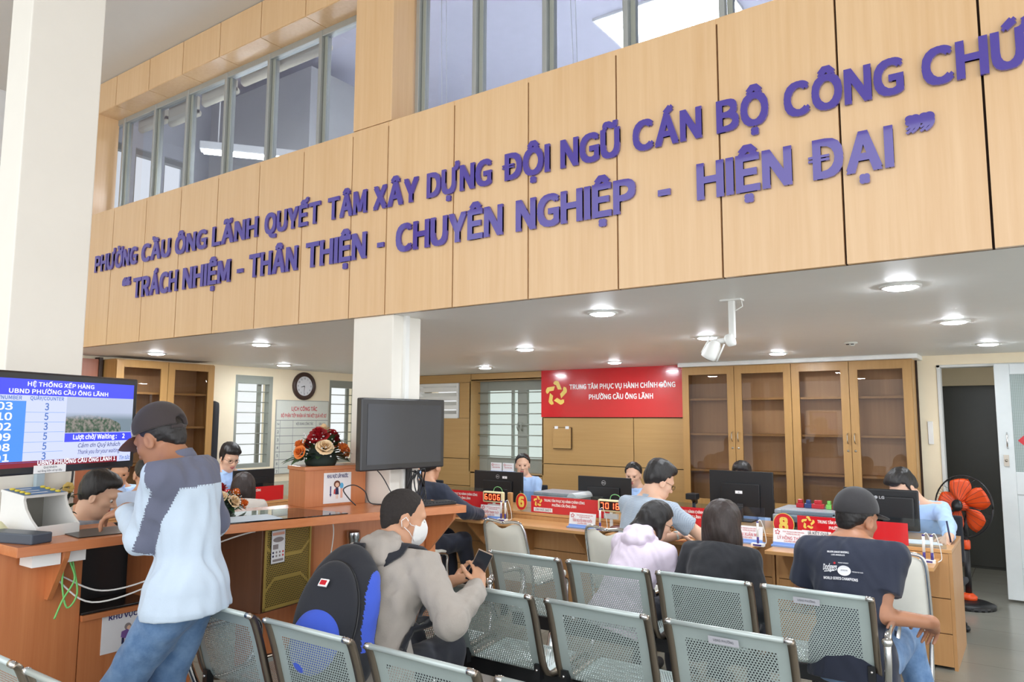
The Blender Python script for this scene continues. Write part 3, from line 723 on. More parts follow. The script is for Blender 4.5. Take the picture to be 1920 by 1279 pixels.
def pens(x, y, n, label, z=0.7, rz=0.0):
    t = thing('pen_stand', label, 'pen stand', (x, y, z), rz, 'desk pen stands')
    m = M(); m.box((-0.045, -0.022, 0), (0.045, 0.022, 0.02), WHITE); m.box((-0.03, -0.0235, 0.004), (0.03, -0.0215, 0.015), PPURP); m.build('base', t, bev=0.003)
    for i in range(n):
        px = (i - (n - 1) / 2) * 0.045 + (0.005 if n > 1 else 0.0)
        m = M(); m.tube([(px, 0, 0.018), (px, 0, 0.065)], 0.0085, PPURP, 10); m.tube([(px, 0, 0.065), (px, 0.002, 0.165)], 0.0085, WHITE, 10); m.tube([(px, 0.002, 0.165), (px, 0.002, 0.175)], 0.0088, PPURP, 10); m.build('pen', t)
        m = M(); m.tube(spline([(px, 0.002, 0.172), (px + 0.02, 0.01, 0.182), (px + 0.04, 0.02, 0.12), (px + 0.05, 0.03, 0.03), (px + 0.03, 0.015, 0.006)], 6), 0.0028, WHITE, 6); m.build('coil_cord', t)
    return t
pens(-2.96, 5.47, 1, 'purple and white pen in a stand beside the brown wallet'); pens(-3.93, 5.45, 2, 'two pens in a white stand beside the number 6 disc')
pens(-1.68, 5.48, 1, 'purple and white pen in a stand left of the number 8 disc'); pens(-0.61, 5.5, 2, 'two pens in a white stand on the rightmost ledge')
IVORY = mat('ivory_plastic', (232, 218, 170), 0.45)
LED = emis('led_segment', (255, 70, 40), 5.0)
SEG = {'0': 'abcdef', '1': 'bc', '6': 'acdefg', '7': 'abc', '8': 'abcdefg'}
def led(x, y, digits, label, z=0.7, lift=0.1):
    t = thing('queue_display', label, 'display', (x, y, z), 0, 'red digit queue displays')
    m = M(); m.box((-0.05, -0.02, 0), (0.05, 0.03, 0.006), WHITE); m.box((-0.012, 0, 0.006), (0.012, 0.012, 0.05 + lift), WHITE); m.box((-0.06, -0.012, lift - 0.01), (0.06, 0.02, lift + 0.03), PALEP); m.build('stand', t)
    m = M(); m.box((-0.115, -0.02, lift + 0.045), (0.115, 0.02, lift + 0.145), IVORY); m.build('housing', t, bev=0.012, bseg=3)
    m = M(); T = FY(0, -0.0205, lift + 0.095); m.rect(T, -0.095, -0.035, 0.095, 0.035, mat('red_black_filter', (46, 8, 8), 0.25))
    n = len(digits); w = 0.032; h = 0.026
    for i, d in enumerate(digits):
        cx = -0.072 + i * 0.047; s = 0.0075
        R = {'a': (cx - w / 2 + .004, h - s, cx + w / 2 - .004, h), 'd': (cx - w / 2 + .004, -h, cx + w / 2 - .004, -h + s), 'g': (cx - w / 2 + .004, -s / 2, cx + w / 2 - .004, s / 2), 'f': (cx - w / 2, .002, cx - w / 2 + s, h - .003), 'e': (cx - w / 2, -h + .003, cx - w / 2 + s, -.002), 'b': (cx + w / 2 - s, .002, cx + w / 2, h - .003), 'c': (cx + w / 2 - s, -h + .003, cx + w / 2, -.002)}
        for q in SEG[d]: m.rect(T, *R[q], LED, 0.0008)
    m.build('digits', t)
    m = M(); m.tube(spline([(-0.02, 0.02, lift + 0.14), (-0.01, 0.03, lift + 0.175), (0.03, 0.03, lift + 0.185), (0.07, 0.03, lift + 0.16), (0.085, 0.05, lift + 0.05), (0.1, 0.06, 0.003)], 6), 0.003, mat('green_cable', (120, 190, 120), 0.5), 6); m.build('cable', t)
led(-4.09, 5.53, '6006', 'ivory queue display showing red 6006'); led(-2.90, 5.55, '7016', 'ivory queue display showing red 701 beside the striped-shirt man')

# monitors seen from behind
def monitor(x, y, w, h, zt, label, logo=None, sticker=None, rz=0.0, plate_=False, curved=False, zd=0.762):
    t = thing('computer_monitor', label, 'monitor', (x, y, zd), rz, 'computer monitors'); zt -= zd; zb = zt - h
    m = M(); m.box((-w / 2, -0.012, zb), (w / 2, 0.012, zt), BLACK)
    if curved: m.box((-w / 2 + 0.03, -0.045, zb + 0.03), (w / 2 - 0.03, -0.01, zt - 0.05), BLACK)
    else: m.box((-w * 0.3, -0.03, zb + 0.03), (w * 0.3, -0.011, zt - h * 0.28), BLACK)
    m.build('housing', t, bev=0.012 if curved else 0.006, bseg=3)
    g = M(); g.rect(frame((0, 0.0125, (zt + zb) / 2), (-1, 0, 0), (0, 0, 1)), -w / 2 + 0.012, -h / 2 + 0.02, w / 2 - 0.012, h / 2 - 0.012, emis('lit_monitor_screen', (190, 200, 230), 0.6)); g.build('screen', t)
    m = M(); m.box((-0.025, -0.045, 0.01), (0.025, -0.03, zb + 0.1), DARK); m.build('stand', t, bev=0.003)
    m = M(); m.box((-0.11, -0.09, 0), (0.11, 0.08, 0.01), DARK); m.build('foot', t, bev=0.003)
    T = FY(0, -0.0128 if not curved else -0.0128, zt - 0.055)
    SIL = mat('silver_logo', (190, 192, 196), 0.3, 0.5)
    if logo == 'DELL':
        m = M(); m.add([(0.022 * math.cos(2 * PI * i / 28) * q, 0.022 * math.sin(2 * PI * i / 28) * q, 0.001) for q in (0.86, 1.0) for i in range(28)], [(i, (i + 1) % 28, 28 + (i + 1) % 28, 28 + i) for i in range(28)], SIL, False, T)
        m.text(T, 'DELL', 0, -0.005, 0.011, SIL, 0.001, width=0.034, bold=0.04); m.build('logo', t)
    if logo == 'LG':
        T2 = FY(0, -0.046, zt - 0.065); m = M(); m.disc(T2, -0.022, 0.004, 0.012, SIL, 0.001); m.text(T2, 'LG', 0.018, -0.006, 0.02, SIL, 0.001, width=0.036, bold=0.03); m.build('logo', t)
    if sticker: m = M(); m.rect(T, sticker[0] - 0.03, sticker[1] - 0.012, sticker[0] + 0.03, sticker[1] + 0.012, PAPER, 0.019 if plate_ else 0.001); m.text(T, '01', sticker[0], sticker[1] - 0.006, 0.01, GTXT, 0.02 if plate_ else 0.002); q = m.build('asset_sticker', t); q['label'] = 'small white sticker'
    return t
monitor(-4.6, 6.3, 0.62, 0.34, 1.065, 'black monitor before the smiling woman officer, round logo and white sticker', 'DELL', (0.09, -0.005))
monitor(-3.36, 6.3, 0.56, 0.34, 1.065, 'black monitor before the half-hidden woman, round logo only', 'DELL')
monitor(-2.06, 6.3, 0.54, 0.37, 1.175, 'tall black monitor with square back plate hiding an officer', None, (-0.01, -0.12), 0.0, True)
monitor(-0.99, 6.27, 0.52, 0.3, 1.09, 'rounded black monitor beside the officer writing at right', 'LG', None, 0.0, False, True)
# printers and small things on the desks
GREYP = mat('grey_printer_plastic', (150, 154, 160), 0.45)
def printer(x, y, w, d, h, label, z=0.762):
    t = thing('printer', label, 'printer', (x, y, z), 0, 'grey desk printers')
    m = M(); m.box((-w / 2, -d / 2, 0), (w / 2, d / 2, h * 0.8), GREYP); m.build('body', t, bev=0.012)
    m = M(); m.box((-w / 2 + 0.01, -d / 2 + 0.02, h * 0.8), (w / 2 - 0.05, d / 2, h), GREYP); m.build('lid', t, bev=0.008)
    m = M(); m.box((-w / 2 + 0.03, -d / 2 - 0.006, h * 0.3), (w / 2 - 0.09, -d / 2 + 0.001, h * 0.5), DARK); m.build('paper_slot', t)
    m = M(); m.prism(arc(0, 0, 0.05, 0, PI, 12), -d * 0.45, d * 0.45, PALEP, Matrix.Translation((w / 2 - 0.03, 0, h * 0.72)) @ Matrix.Rotation(PI / 2, 4, 'X')); m.build('side_cover', t)
printer(-3.72, 6.12, 0.46, 0.36, 0.16, 'grey printer behind the number 6 sign'); printer(-1.42, 6.02, 0.5, 0.4, 0.17, 'grey printer behind the number 8 sign')
m = M(); T = Matrix.Translation((-2.28, 6.0, 0.762))
t = thing('barcode_scanner', 'black barcode scanner on a stand left of the tall monitor', 'scanner', (-2.36, 6.0, 0.762))
k = M(); k.lathe([(0.0, 0), (0.045, 0), (0.05, 0.008), (0.02, 0.02), (0.014, 0.16), (0.0, 0.16)], BLACK, 16); k.build('stand', t)
k = M(); k.tube([(0, 0.03, 0.15), (0, 0, 0.2), (0, -0.03, 0.21)], [0.022, 0.03, 0.036], BLACK, 12); k.box((-0.045, -0.075, 0.185), (0.045, 0.01, 0.235), BLACK); k.build('head', t, bev=0.006)
for x, c, s, lb in ((-1.52, (170, 30, 40), 0.028, 'dark red stamp on the printer, left of a blue one'), (-1.46, (40, 60, 110), 0.026, 'blue stamp between the red ones on the printer'), (-1.39, (180, 34, 44), 0.045, 'large red stamp box on the printer'), (-1.31, (120, 190, 90), 0.02, 'green capped ink bottle on the printer'), (-1.26, (176, 30, 40), 0.028, 'small red stamp right of the green cap')):
    m = M(); mm = mat('stamp_%d_%d' % c[:2], c, 0.3)
    m.box((-s, -0.025, 0), (s, 0.025, 0.035), mm); m.box((-s * 0.6, -0.018, 0.0351), (s * 0.6, 0.018, 0.062), mm)
    tag(m.build('rubber_stamp', None, (x, 6.06, 0.9325), bev=0.004), lb, 'stamp', 'stamps on the printer')
m = M(); m.box((-0.12, -0.08, 0), (0.12, 0.08, 0.004), CLEAR); m.box((-0.12, -0.003, 0.004), (0.12, 0.0, 0.16), CLEAR); m.box((-0.1, 0.0, 0.01), (0.1, 0.006, 0.05), mat('olive_paper', (150, 150, 110), 0.7))
tag(m.build('leaflet_holder', None, (-1.12, 5.98, 0.762)), 'clear acrylic leaflet holder left of the rounded monitor', 'holder')
m = M(); m.ball((0, 0, 0.026), (0.11, 0.05, 0.03), mat('brown_leather', (96, 48, 40), 0.35)); tag(m.build('wallet_bag', None, (-2.78, 5.5, 0.697)), 'brown leather pouch on the ledge left of the striped-shirt man', 'pouch')
m = M(); m.ball((0, 0, 0.014), (0.06, 0.04, 0.016), BLACK); tag(m.build('computer_mouse', None, (-4.32, 5.5, 0.699)), 'black mouse on the ledge left of a name plate', 'mouse')
# papers, keyboards behind the right desk
m = M(); m.box((-0.15, -0.1, 0), (0.15, 0.1, 0.004), PAPER); tag(m.build('paper_sheet', None, (-0.72, 5.93, 0.763), rot=(0, 0, 0.2)), 'white sheets under the hand of the rightmost officer', 'paper')
for x, lb in ((-6.0, 'left white card plate on the barred window ledge'), (-5.8, 'right white card plate on the barred window ledge')):
    t = thing('name_plate', lb, 'name plate', (x, 8.17, 0.891), 0, 'spare plates on the window ledge')
    m = M(); m.box((-0.095, -0.02, 0.0), (0.095, 0.03, 0.02), BLUEP); m.build('base', t)
    m = M(); T = FY(0, -0.005, 0.02); m.box((-0.09, 0, -0.004), (0.09, 0.11, 0), PAPER, T); emblem(m, T, -0.06, 0.08, 0.02, RTXT, 0.001); m.text(T, 'TRUNG TÂM PHỤC VỤ', 0.01, 0.075, 0.01, RTXT, 0.001, width=0.1); m.text(T, 'HÀNH CHÍNH CÔNG', 0.0, 0.04, 0.012, RTXT, 0.001, width=0.13); m.build('plate', t)

# ================================================================ CREAM STACKING CHAIRS
VINYL = mat('cream_vinyl', (234, 233, 222), 0.45)
def stack_chair(loc, rz, label):
    t = thing('stacking_chair', label, 'chair', loc, rz, 'cream stacking chairs')     # sitter faces +Y, back towards -Y
    prof = []
    for i in range(13): prof.append((-0.19 + 0.38 * i / 12))
    m = M(); vs = []; n = 12; rows = 10
    for side in (-1, 1):
        for j in range(rows + 1):
            v = j / rows
            for i in range(n + 1):
                u = i / n * 2 - 1; w = 0.2 - 0.02 * v
                zt = 0.86 - 0.045 * math.exp(-(u / 0.42) ** 2) - 0.035 * abs(u) ** 6
                z = 0.46 + (zt - 0.46) * v; y = -0.2 - 0.09 * v - 0.02 * (1 - u * u) + side * 0.016 * (1 - abs(u) ** 8) * (1 - abs(2 * v - 1) ** 10)
                vs.append((u * w, y, z))
    fs = []; o1 = (n + 1) * (rows + 1)
    for j in range(rows):
        for i in range(n):
            a = j * (n + 1) + i; fs.append((a, a + 1, a + n + 2, a + n + 1)); fs.append((o1 + a + n + 1, o1 + a + n + 2, o1 + a + 1, o1 + a))
    m.add(vs, fs, VINYL, True); m.build('backrest', t)
    m = M(); m.box((-0.2, -0.19, 0.425), (0.2, 0.21, 0.475), VINYL); m.build('seat', t, bev=0.02, bseg=3)
    for s in (-1, 1):
        m = M(); m.tube(spline([(s * 0.185, -0.24, 0), (s * 0.195, -0.2, 0.3), (s * 0.205, -0.205, 0.46), (s * 0.2, -0.25, 0.66), (s * 0.185, -0.295, 0.83), (s * 0.13, -0.305, 0.868), (0, -0.305, 0.835 + 0.02)], 5), 0.011, CHROME, 8); m.build('rear_leg', t)
        m = M(); m.tube(spline([(s * 0.2, 0.22, 0), (s * 0.205, 0.2, 0.3), (s * 0.205, 0.17, 0.425), (s * 0.205, -0.16, 0.425)], 5), 0.011, CHROME, 8); m.build('front_leg', t)
    return t
stack_chair((-3.17, 4.74, 0), -0.1, 'empty cream stacking chair before the number 6 desk')
stack_chair((-2.38, 4.88, 0), -0.15, 'cream stacking chair under the striped-shirt man')
stack_chair((-0.76, 5.0, 0), 0.12, 'cream stacking chair beyond the navy-shirt man in a cap')
stack_chair((-4.53, 4.96, 0), -0.1, 'cream stacking chair under the man in navy')

# ================================================================ WAITING BENCHES
def bench_profile():
    pts = [(-0.02, 0.795), (0.0, 0.775), (0.035, 0.68), (0.07, 0.56), (0.1, 0.47), (0.135, 0.425), (0.19, 0.41), (0.3, 0.418), (0.44, 0.432), (0.49, 0.425), (0.515, 0.4)]
    return spline([(0, y, z) for y, z in pts], 4)
BW = 0.485
prof = bench_profile()
_L = [0.0]
for a, c in zip(prof[:-1], prof[1:]): _L.append(_L[-1] + (c - a).length)
SHELLM = perforated('perforated_grey_steel', (184, 198, 196), 0.0125, 0.0036, BW, _L[-1], 0.062, 0.07, 0.36, 0.2)
GREYST = mat('grey_powder_steel', (200, 212, 210), 0.33, 0.2)
SIDEST = mat('worn_steel_edge', (150, 138, 124), 0.3, 0.85)
def shell_mesh():
    me = bpy.data.meshes.new('seat_shell'); nu = 10; vs = []; uv = []
    for k, p in enumerate(prof):
        for i in range(nu + 1):
            u = i / nu; c = 4 * (u - 0.5) ** 2
            vs.append(((u - 0.5) * BW, p.y + 0.012 * (1 - c) * 0 + 0.012 * c * 0, p.z)); uv.append((u * BW, _L[k]))
    fs = [(k * (nu + 1) + i, k * (nu + 1) + i + 1, (k + 1) * (nu + 1) + i + 1, (k + 1) * (nu + 1) + i) for k in range(len(prof) - 1) for i in range(nu)]
    me.from_pydata(vs, [], fs); l = me.uv_layers.new(name='UVMap')
    for lp in me.loops: l.data[lp.index].uv = uv[lp.vertex_index]
    me.polygons.foreach_set('use_smooth', [True] * len(fs)); me.materials.append(SHELLM); return me
SHELL = shell_mesh()
def meshonly(m, name):
    o = m.build(name); me = o.data; bpy.data.objects.remove(o); return me
def seat_parts():
    r = {}
    m = M(); m.tube([(-BW / 2 + 0.02, -0.022, 0.797), (BW / 2 - 0.02, -0.022, 0.797)], 0.0105, GREYST, 10); r['top_roll'] = [meshonly(m, 'top_roll')]
    caps = []; sides = []; clips = []
    for s in (-1, 1):
        m = M(); m.tube([(s * (BW / 2 - 0.022), -0.022, 0.797), (s * (BW / 2 - 0.004), -0.021, 0.796), (s * (BW / 2 + 0.006), -0.012, 0.788)], [0.0125, 0.0125, 0.009], CHROME, 10); caps.append(meshonly(m, 'end_cap'))
        m = M(); sp = [Vector((s * (BW / 2 + 0.002), p.y - 0.003, p.z)) for p in prof]
        vs = []; fs = []
        for k, p in enumerate(sp):
            d = (sp[min(k + 1, len(sp) - 1)] - sp[max(k - 1, 0)]).normalized(); nrm = Vector((0, -d.z, d.y))
            for a, h in ((-0.016, -0.009), (0.010, -0.009), (0.010, 0.012), (-0.016, 0.012)): vs.append(p + Vector((a * s, 0, 0)) + nrm * h)
        for k in range(len(sp) - 1):
            for q in range(4): fs.append((k * 4 + q, k * 4 + (q + 1) % 4, (k + 1) * 4 + (q + 1) % 4, (k + 1) * 4 + q))
        m.add(vs, fs + [(3, 2, 1, 0), tuple(len(vs) - 4 + q for q in range(4))], SIDEST, True); sides.append(meshonly(m, 'side_rail'))
        m = M(); m.box((s * 0.215 - 0.016, 0.085, 0.4), (s * 0.215 + 0.016, 0.12, 0.47), BLACK); m.ball((s * 0.215, 0.083, 0.445), 0.007, CHROME, None, 8, 5); clips.append(meshonly(m, 'bracket'))
    r['end_cap'] = caps; r['side_rail'] = sides; r['bracket'] = clips; return r
SP = seat_parts()
def inst(me, name, parent, loc=(0, 0, 0)):
    o = bpy.data.objects.new(name, me); COL.objects.link(o); o.parent = parent; o.location = loc; return o
def bench(x0, y, n, pitch, label, rz=0.0, arms=True):
    t = thing('waiting_bench', label, 'bench', (x0, y, 0), rz, 'rows of perforated steel seats')
    for i in range(n):
        s = inst(SHELL, 'seat', t, (BW / 2 + i * pitch, 0, 0))
        for k, ms in SP.items():
            for me in ms: inst(me, k, s)
    w = (n - 1) * pitch + BW
    m = M(); m.box((0.02, 0.2, 0.32), (w - 0.02, 0.27, 0.395), BLACK); m.build('beam', t, bev=0.004)
    for x in (0.3, w - 0.3):
        m = M(); m.tube(spline([(x, -0.08, 0.012), (x, 0.02, 0.05), (x, 0.17, 0.18), (x, 0.24, 0.32), (x, 0.3, 0.18), (x, 0.46, 0.05), (x, 0.55, 0.012)], 6), 0.024, CHROME, 10)
        m.lathe([(0, 0), (0.028, 0), (0.03, 0.012), (0, 0.02)], BLACK, 12, Matrix.Translation((x, -0.08, 0))); m.lathe([(0, 0), (0.028, 0), (0.03, 0.012), (0, 0.02)], BLACK, 12, Matrix.Translation((x, 0.55, 0))); m.build('leg', t)
    if arms:
        for x, s in ((-0.035, -1), (w + 0.035, 1)):
            m = M(); m.tube(spline([(x, 0.1, 0.36), (x + s * 0.012, 0.05, 0.5), (x + s * 0.012, 0.06, 0.6), (x + s * 0.012, 0.12, 0.635), (x + s * 0.012, 0.34, 0.63), (x + s * 0.012, 0.42, 0.59), (x, 0.4, 0.48), (x, 0.3, 0.37)], 7), 0.017, CHROME, 12)
            m.ball((x + s * 0.012, 0.05, 0.6), 0.024, CHROME); m.build('armrest', t)
    return t
bench(-3.155, 1.96, 4, 0.58, 'row of grey perforated seats the backpack man sits on')
bench(-2.985, 2.9, 4, 0.575, 'row of grey perforated seats in front of the backpack man', 0.0, False)
bench(-2.78, 3.74, 4, 0.548, 'row of grey perforated seats holding the two women and capped man', 0.02)
bench(-3.26, 1.14, 4, 0.575, 'row of grey perforated seats nearest the camera at bottom left', 0.0, False)
LBL = mat('grey_paper_label', (196, 196, 204), 0.5)
for (x, y, lb) in ((-1.03, 2.9, 'pale paper label on the rightmost seat back of the middle row'), (-0.93, 3.76, 'pale paper label on the seat back behind the capped navy-shirt man')):
    m = M(); T = frame((x, y - 0.012, 0.752), (1, 0, 0), (0, -0.33, 1)); m.rect(T, -0.06, -0.016, 0.06, 0.016, LBL, 0.001); m.text(T, 'UBND PHƯỜNG', 0, -0.004, 0.01, GTXT, 0.0015, width=0.08)
    tag(m.build('seat_label'), lb, 'label', 'seat labels')

# ================================================================ RECEPTION COUNTER
ZA, ZB = 1.06, 1.10
t = thing('kiosk_counter', 'cherry wood counter end carrying the white ticket machine', 'counter', (-3.6, 1.6, 0))
def L(p): return (p[0] + 3.6, p[1] - 1.6)
k = M(); k.prism([L(p) for p in [(-3.49, 1.39), (-3.48, 1.845), (-3.97, 2.02), (-4.0, 1.39)]], ZA - 0.042, ZA, CHERRYY); k.build('counter_top', t, bev=0.002)
k = M(); k.box((*L((-3.95, 1.3)), 0), (*L((-3.68, 1.745)), ZA - 0.043), CHERRY); k.build('front_panel', t)
k = M(); k.prism([(0, ZA - 0.044), (0.17, ZA - 0.044), (0.16, ZA - 0.075), (0.03, ZA - 0.27), (0, ZA - 0.27)], -0.011, 0.011, CHERRY, frame((*L((-3.68, 1.6)), 0), (1, 0, 0), (0, 0, 1))); k.build('bracket', t)
k = M(); k.box((*L((-3.66, 1.47)), ZA - 0.1), (*L((-3.54, 1.585)), ZA - 0.046), WHITE); k.build('cable_tray', t)
k = M(); k.box((*L((-3.66, 1.615)), ZA - 0.1), (*L((-3.56, 1.70)), ZA - 0.046), WHITE); k.build('cable_tray', t)
t = thing('reception_counter', 'long curved cherry wood reception counter with open shelves under its top', 'counter', (-3.3, 2.6, 0))
def L(p): return (p[0] + 3.3, p[1] - 2.6)
edge = [(-3.42, 1.86), (-3.24, 1.93), (-3.14, 2.125), (-3.04, 2.5), (-2.94, 2.86), (-2.75, 3.45), (-3.12, 3.56), (-3.13, 3.2), (-3.55, 3.19), (-3.62, 2.7), (-3.75, 2.2), (-3.8, 2.06)]
k = M(); k.prism([L(p) for p in edge], ZB - 0.042, ZB, CHERRYY); k.build('counter_top', t, bev=0.002)
k = M(); k.prism([L(p) for p in [(-3.26, 2.0), (-3.15, 2.16), (-3.05, 2.52), (-3.0, 2.76), (-3.4, 2.74), (-3.56, 2.3), (-3.6, 2.05)]], ZB + 0.0004, ZB + 0.0055, glass('counter_glass', (214, 228, 222), 1.3)); k.build('glass_top', t)
k = M(); k.box((*L((-3.71, 1.75)), 0), (*L((-3.68, 2.32)), 0.66), CHERRY); k.build('lower_panel', t)
k = M(); k.box((*L((-3.95, 1.75)), 0.66), (*L((-3.66, 2.32)), 0.685), CHERRYY); k.build('shelf', t)
k = M(); k.box((*L((-3.98, 1.75)), 0.686), (*L((-3.95, 2.78)), ZB - 0.044), mat('dark_smoked_panel', (54, 56, 58), 0.25)); k.build('back_panel', t)
k = M(); k.box((*L((-3.93, 2.09)), 0.686), (*L((-3.66, 2.12)), ZB - 0.044), CHERRY); k.build('upright', t)
k = M(); k.box((*L((-3.94, 2.33)), 0.595), (*L((-3.34, 2.76)), 0.625), CHERRYY); k.build('shelf', t)
k = M(); k.box((*L((-3.94, 2.29)), 0.0), (*L((-3.69, 2.325)), 0.594), CHERRY); k.build('upright', t)
k = M(); k.prism([L(p) for p in [(-3.33, 2.765), (-3.31, 2.8), (-3.02, 3.49), (-3.06, 3.5), (-3.1, 3.19), (-3.5, 3.19), (-3.94, 2.765)]], 0, ZB - 0.044, CHERRY); k.build('front_panel', t)
k = M(); k.prism([(0, ZB - 0.045), (0.2, ZB - 0.045), (0.19, ZB - 0.09), (0.02, ZB - 0.28), (0, ZB - 0.28)], -0.012, 0.012, CHERRY, frame((*L((-3.035, 3.43)), 0), (1, 0.12, 0), (0, 0, 1))); k.build('bracket', t)
# dark appliance on the shelf of the niche, papers pinned behind
m = M(); m.box((-0.13, -0.22, 0), (0.13, 0.22, 0.012), mat('dark_lacquer', (40, 38, 36), 0.2)); tag(m.build('flat_tray', None, (-3.8, 1.97, 0.6855), bev=0.004), 'flat dark tray on the niche shelf of the kiosk counter', 'tray')
# paper notices
def note(T, w, h, title, label, figure):
    m = M(); m.box((-w / 2, -h / 2, 0), (w / 2, h / 2, 0.002), PAPER, T)
    m.text(T, title, 0, h * 0.33, h * 0.11, NAVYTXT, 0.003, width=w * 0.76, bold=0.03); figure(m, T, w, h)
    tag(m.build('paper_notice'), label, 'notice', 'paper notices on the counter')
SKINF = mat('printed_skin', (236, 196, 170), 0.7, var=0); HAIRF = mat('printed_brown', (110, 60, 44), 0.7, var=0); SUITF = mat('printed_navy', (40, 40, 80), 0.7, var=0); PINKF = mat('printed_salmon', (236, 178, 156), 0.7, var=0); CYANF = mat('printed_cyan', (96, 180, 226), 0.7, var=0); PURPF = mat('printed_violet', (128, 92, 160), 0.7, var=0); REDF = mat('printed_red', (214, 74, 74), 0.7, var=0); GREYF = mat('printed_grey', (150, 140, 140), 0.7, var=0)
def fig_water(m, T, w, h):
    s = h
    m.rect(T, -w * .27, -h * .2, -w * .23, h * .06, NAVYTXT, 0.003); m.poly(T, [(-w * .29, -h * .2), (-w * .25, -h * .3), (-w * .21, -h * .2)], NAVYTXT, 0.003)
    m.disc(T, -w * .02, h * .12, h * .12, HAIRF, 0.003); m.disc(T, -w * .02, h * .1, h * .075, SKINF, 0.004)
    m.poly(T, [(-w * .07, 0), (w * .03, 0), (w * .05, -h * .22), (-w * .08, -h * .22)], SUITF, 0.003); m.rect(T, -w * .05, -h * .36, -w * .025, -h * .22, SKINF, 0.003); m.rect(T, -w * .005, -h * .36, w * .02, -h * .22, SKINF, 0.003)
    m.poly(T, [(-w * .13, -h * .06), (-w * .08, -h * .02), (-w * .08, -h * .2), (-w * .14, -h * .2)], REDF, 0.0035)
    m.disc(T, w * .15, h * .06, h * .07, CYANF, 0.003, 16, h * .1); m.rect(T, w * .11, -h * .34, w * .19, -h * .02, PINKF, 0.003)
def fig_walk(m, T, w, h):
    m.disc(T, 0, h * .08, h * .09, GREYF, 0.003); m.disc(T, w * .02, h * .05, h * .055, SKINF, 0.004)
    m.poly(T, [(-w * .12, -h * .02), (0, h * .02), (w * .06, -h * .1), (-w * .02, -h * .22), (-w * .13, -h * .16)], PURPF, 0.0035)
    m.rect(T, -w * .11, -h * .34, -w * .06, -h * .18, SUITF, 0.003); m.rect(T, 0, -h * .34, w * .05, -h * .18, SUITF, 0.003)
    m.poly(T, [(w * .04, -h * .04), (w * .22, h * .02), (w * .22, h * .05), (w * .04, 0)], GREYF, 0.003)
note(FX(-3.6785, 1.975, 0.575), 0.25, 0.185, 'KHU VỰC ĐỂ', 'white notice with a small figure on the panel behind the standing man', fig_walk)
# box on the counter
bx0 = Vector((-3.4, 2.8, 0)); bx1 = Vector((-3.318, 3.2, 0)); ang = math.atan2(bx1.x - bx0.x, bx1.y - bx0.y)
t = thing('counter_box', 'cherry wood box on the counter under the flower arrangement', 'box', (-3.4, 2.8, ZB + 0.0004), -ang)
k = M(); k.box((-0.2, 0, 0), (0, 0.395, 0.205), CHERRY); k.build('body', t)
k = M(); k.box((-0.208, -0.008, 0.205), (0.008, 0.403, 0.228), CHERRYY); k.build('lid', t, bev=0.003)
Tb = Matrix.Translation((-3.4, 2.8, ZB)) @ Matrix.Rotation(-ang, 4, 'Z') @ FX(0.001, 0.205, 0.1)
note(Tb, 0.18, 0.175, 'KHU VỰC LẤY NƯỚC', 'white notice with a water cooler picture on the counter box', fig_water)

# ticket machine
t = thing('ticket_machine', 'white ticket machine with blue button panel on the kiosk counter', 'machine', (-3.69, 1.54, ZA), 0.2)
sp = [(0.0, 0.0), (0.0, 0.045), (-0.045, 0.08), (-0.085, 0.125), (-0.1, 0.16), (-0.1, 0.183), (-0.26, 0.205), (-0.26, 0)]
for y0 in (0.0, 0.197):
    k = M(); k.prism(sp, y0, y0 + 0.012, WHITE, Matrix(((1, 0, 0, 0), (0, 0, 1, 0), (0, 1, 0, 0), (0, 0, 0, 1)))); k.build('side_panel', t)
k = M(); k.box((-0.01, 0.012, 0), (0, 0.197, 0.05), WHITE); k.build('front_lip', t)
k = M(); k.box((-0.26, 0.012, 0), (-0.25, 0.197, 0.2), mat('machine_inside', (150, 148, 140), 0.5)); k.box((-0.25, 0.012, 0.001), (-0.01, 0.197, 0.006), mat('machine_inside', (150, 148, 140), 0.5)); k.build('back_panel', t)
Tp = frame((-0.1, 0.104, 0.185), (0, 1, 0), (-0.16, 0, 0.022))
k = M(); k.box((-0.105, -0.004, -0.012), (0.105, 0.165, 0.0), WHITE, Tp); k.rect(Tp, -0.1, 0.0, 0.1, 0.16, mat('blue_panel_print', (66, 116, 176), 0.4), 0.001)
for q in range(3): k.rect(Tp, -0.05, 0.03 + q * 0.045, 0.03 - q * 0.01, 0.042 + q * 0.045, PAPER, 0.0015)
k.build('button_panel', t)
for sx_ in (-0.075, 0.07):
    for q in range(4):
        k = M(); k.lathe([(0, 0.001), (0.012, 0.001), (0.012, 0.006), (0.009, 0.009), (0, 0.01)], mat('yellow_button', (226, 204, 70), 0.35), 12, Tp @ Matrix.Translation((sx_, 0.02 + q * 0.037, 0))); k.build('button', t)
k = M(); k.tube(spline([(0.13, 0.05, -0.1), (0.12, 0.055, -0.2), (0.14, 0.07, -0.3), (0.16, 0.1, -0.24), (0.13, 0.09, -0.1)], 6), 0.004, mat('green_wire', (120, 200, 110), 0.5), 6); k.tube(spline([(0.14, 0.07, -0.1), (0.15, 0.09, -0.18), (0.15, 0.04, -0.26), (0.16, 0.0, -0.33)], 6), 0.004, mat('green_wire', (120, 200, 110), 0.5), 6); k.build('cable', t)
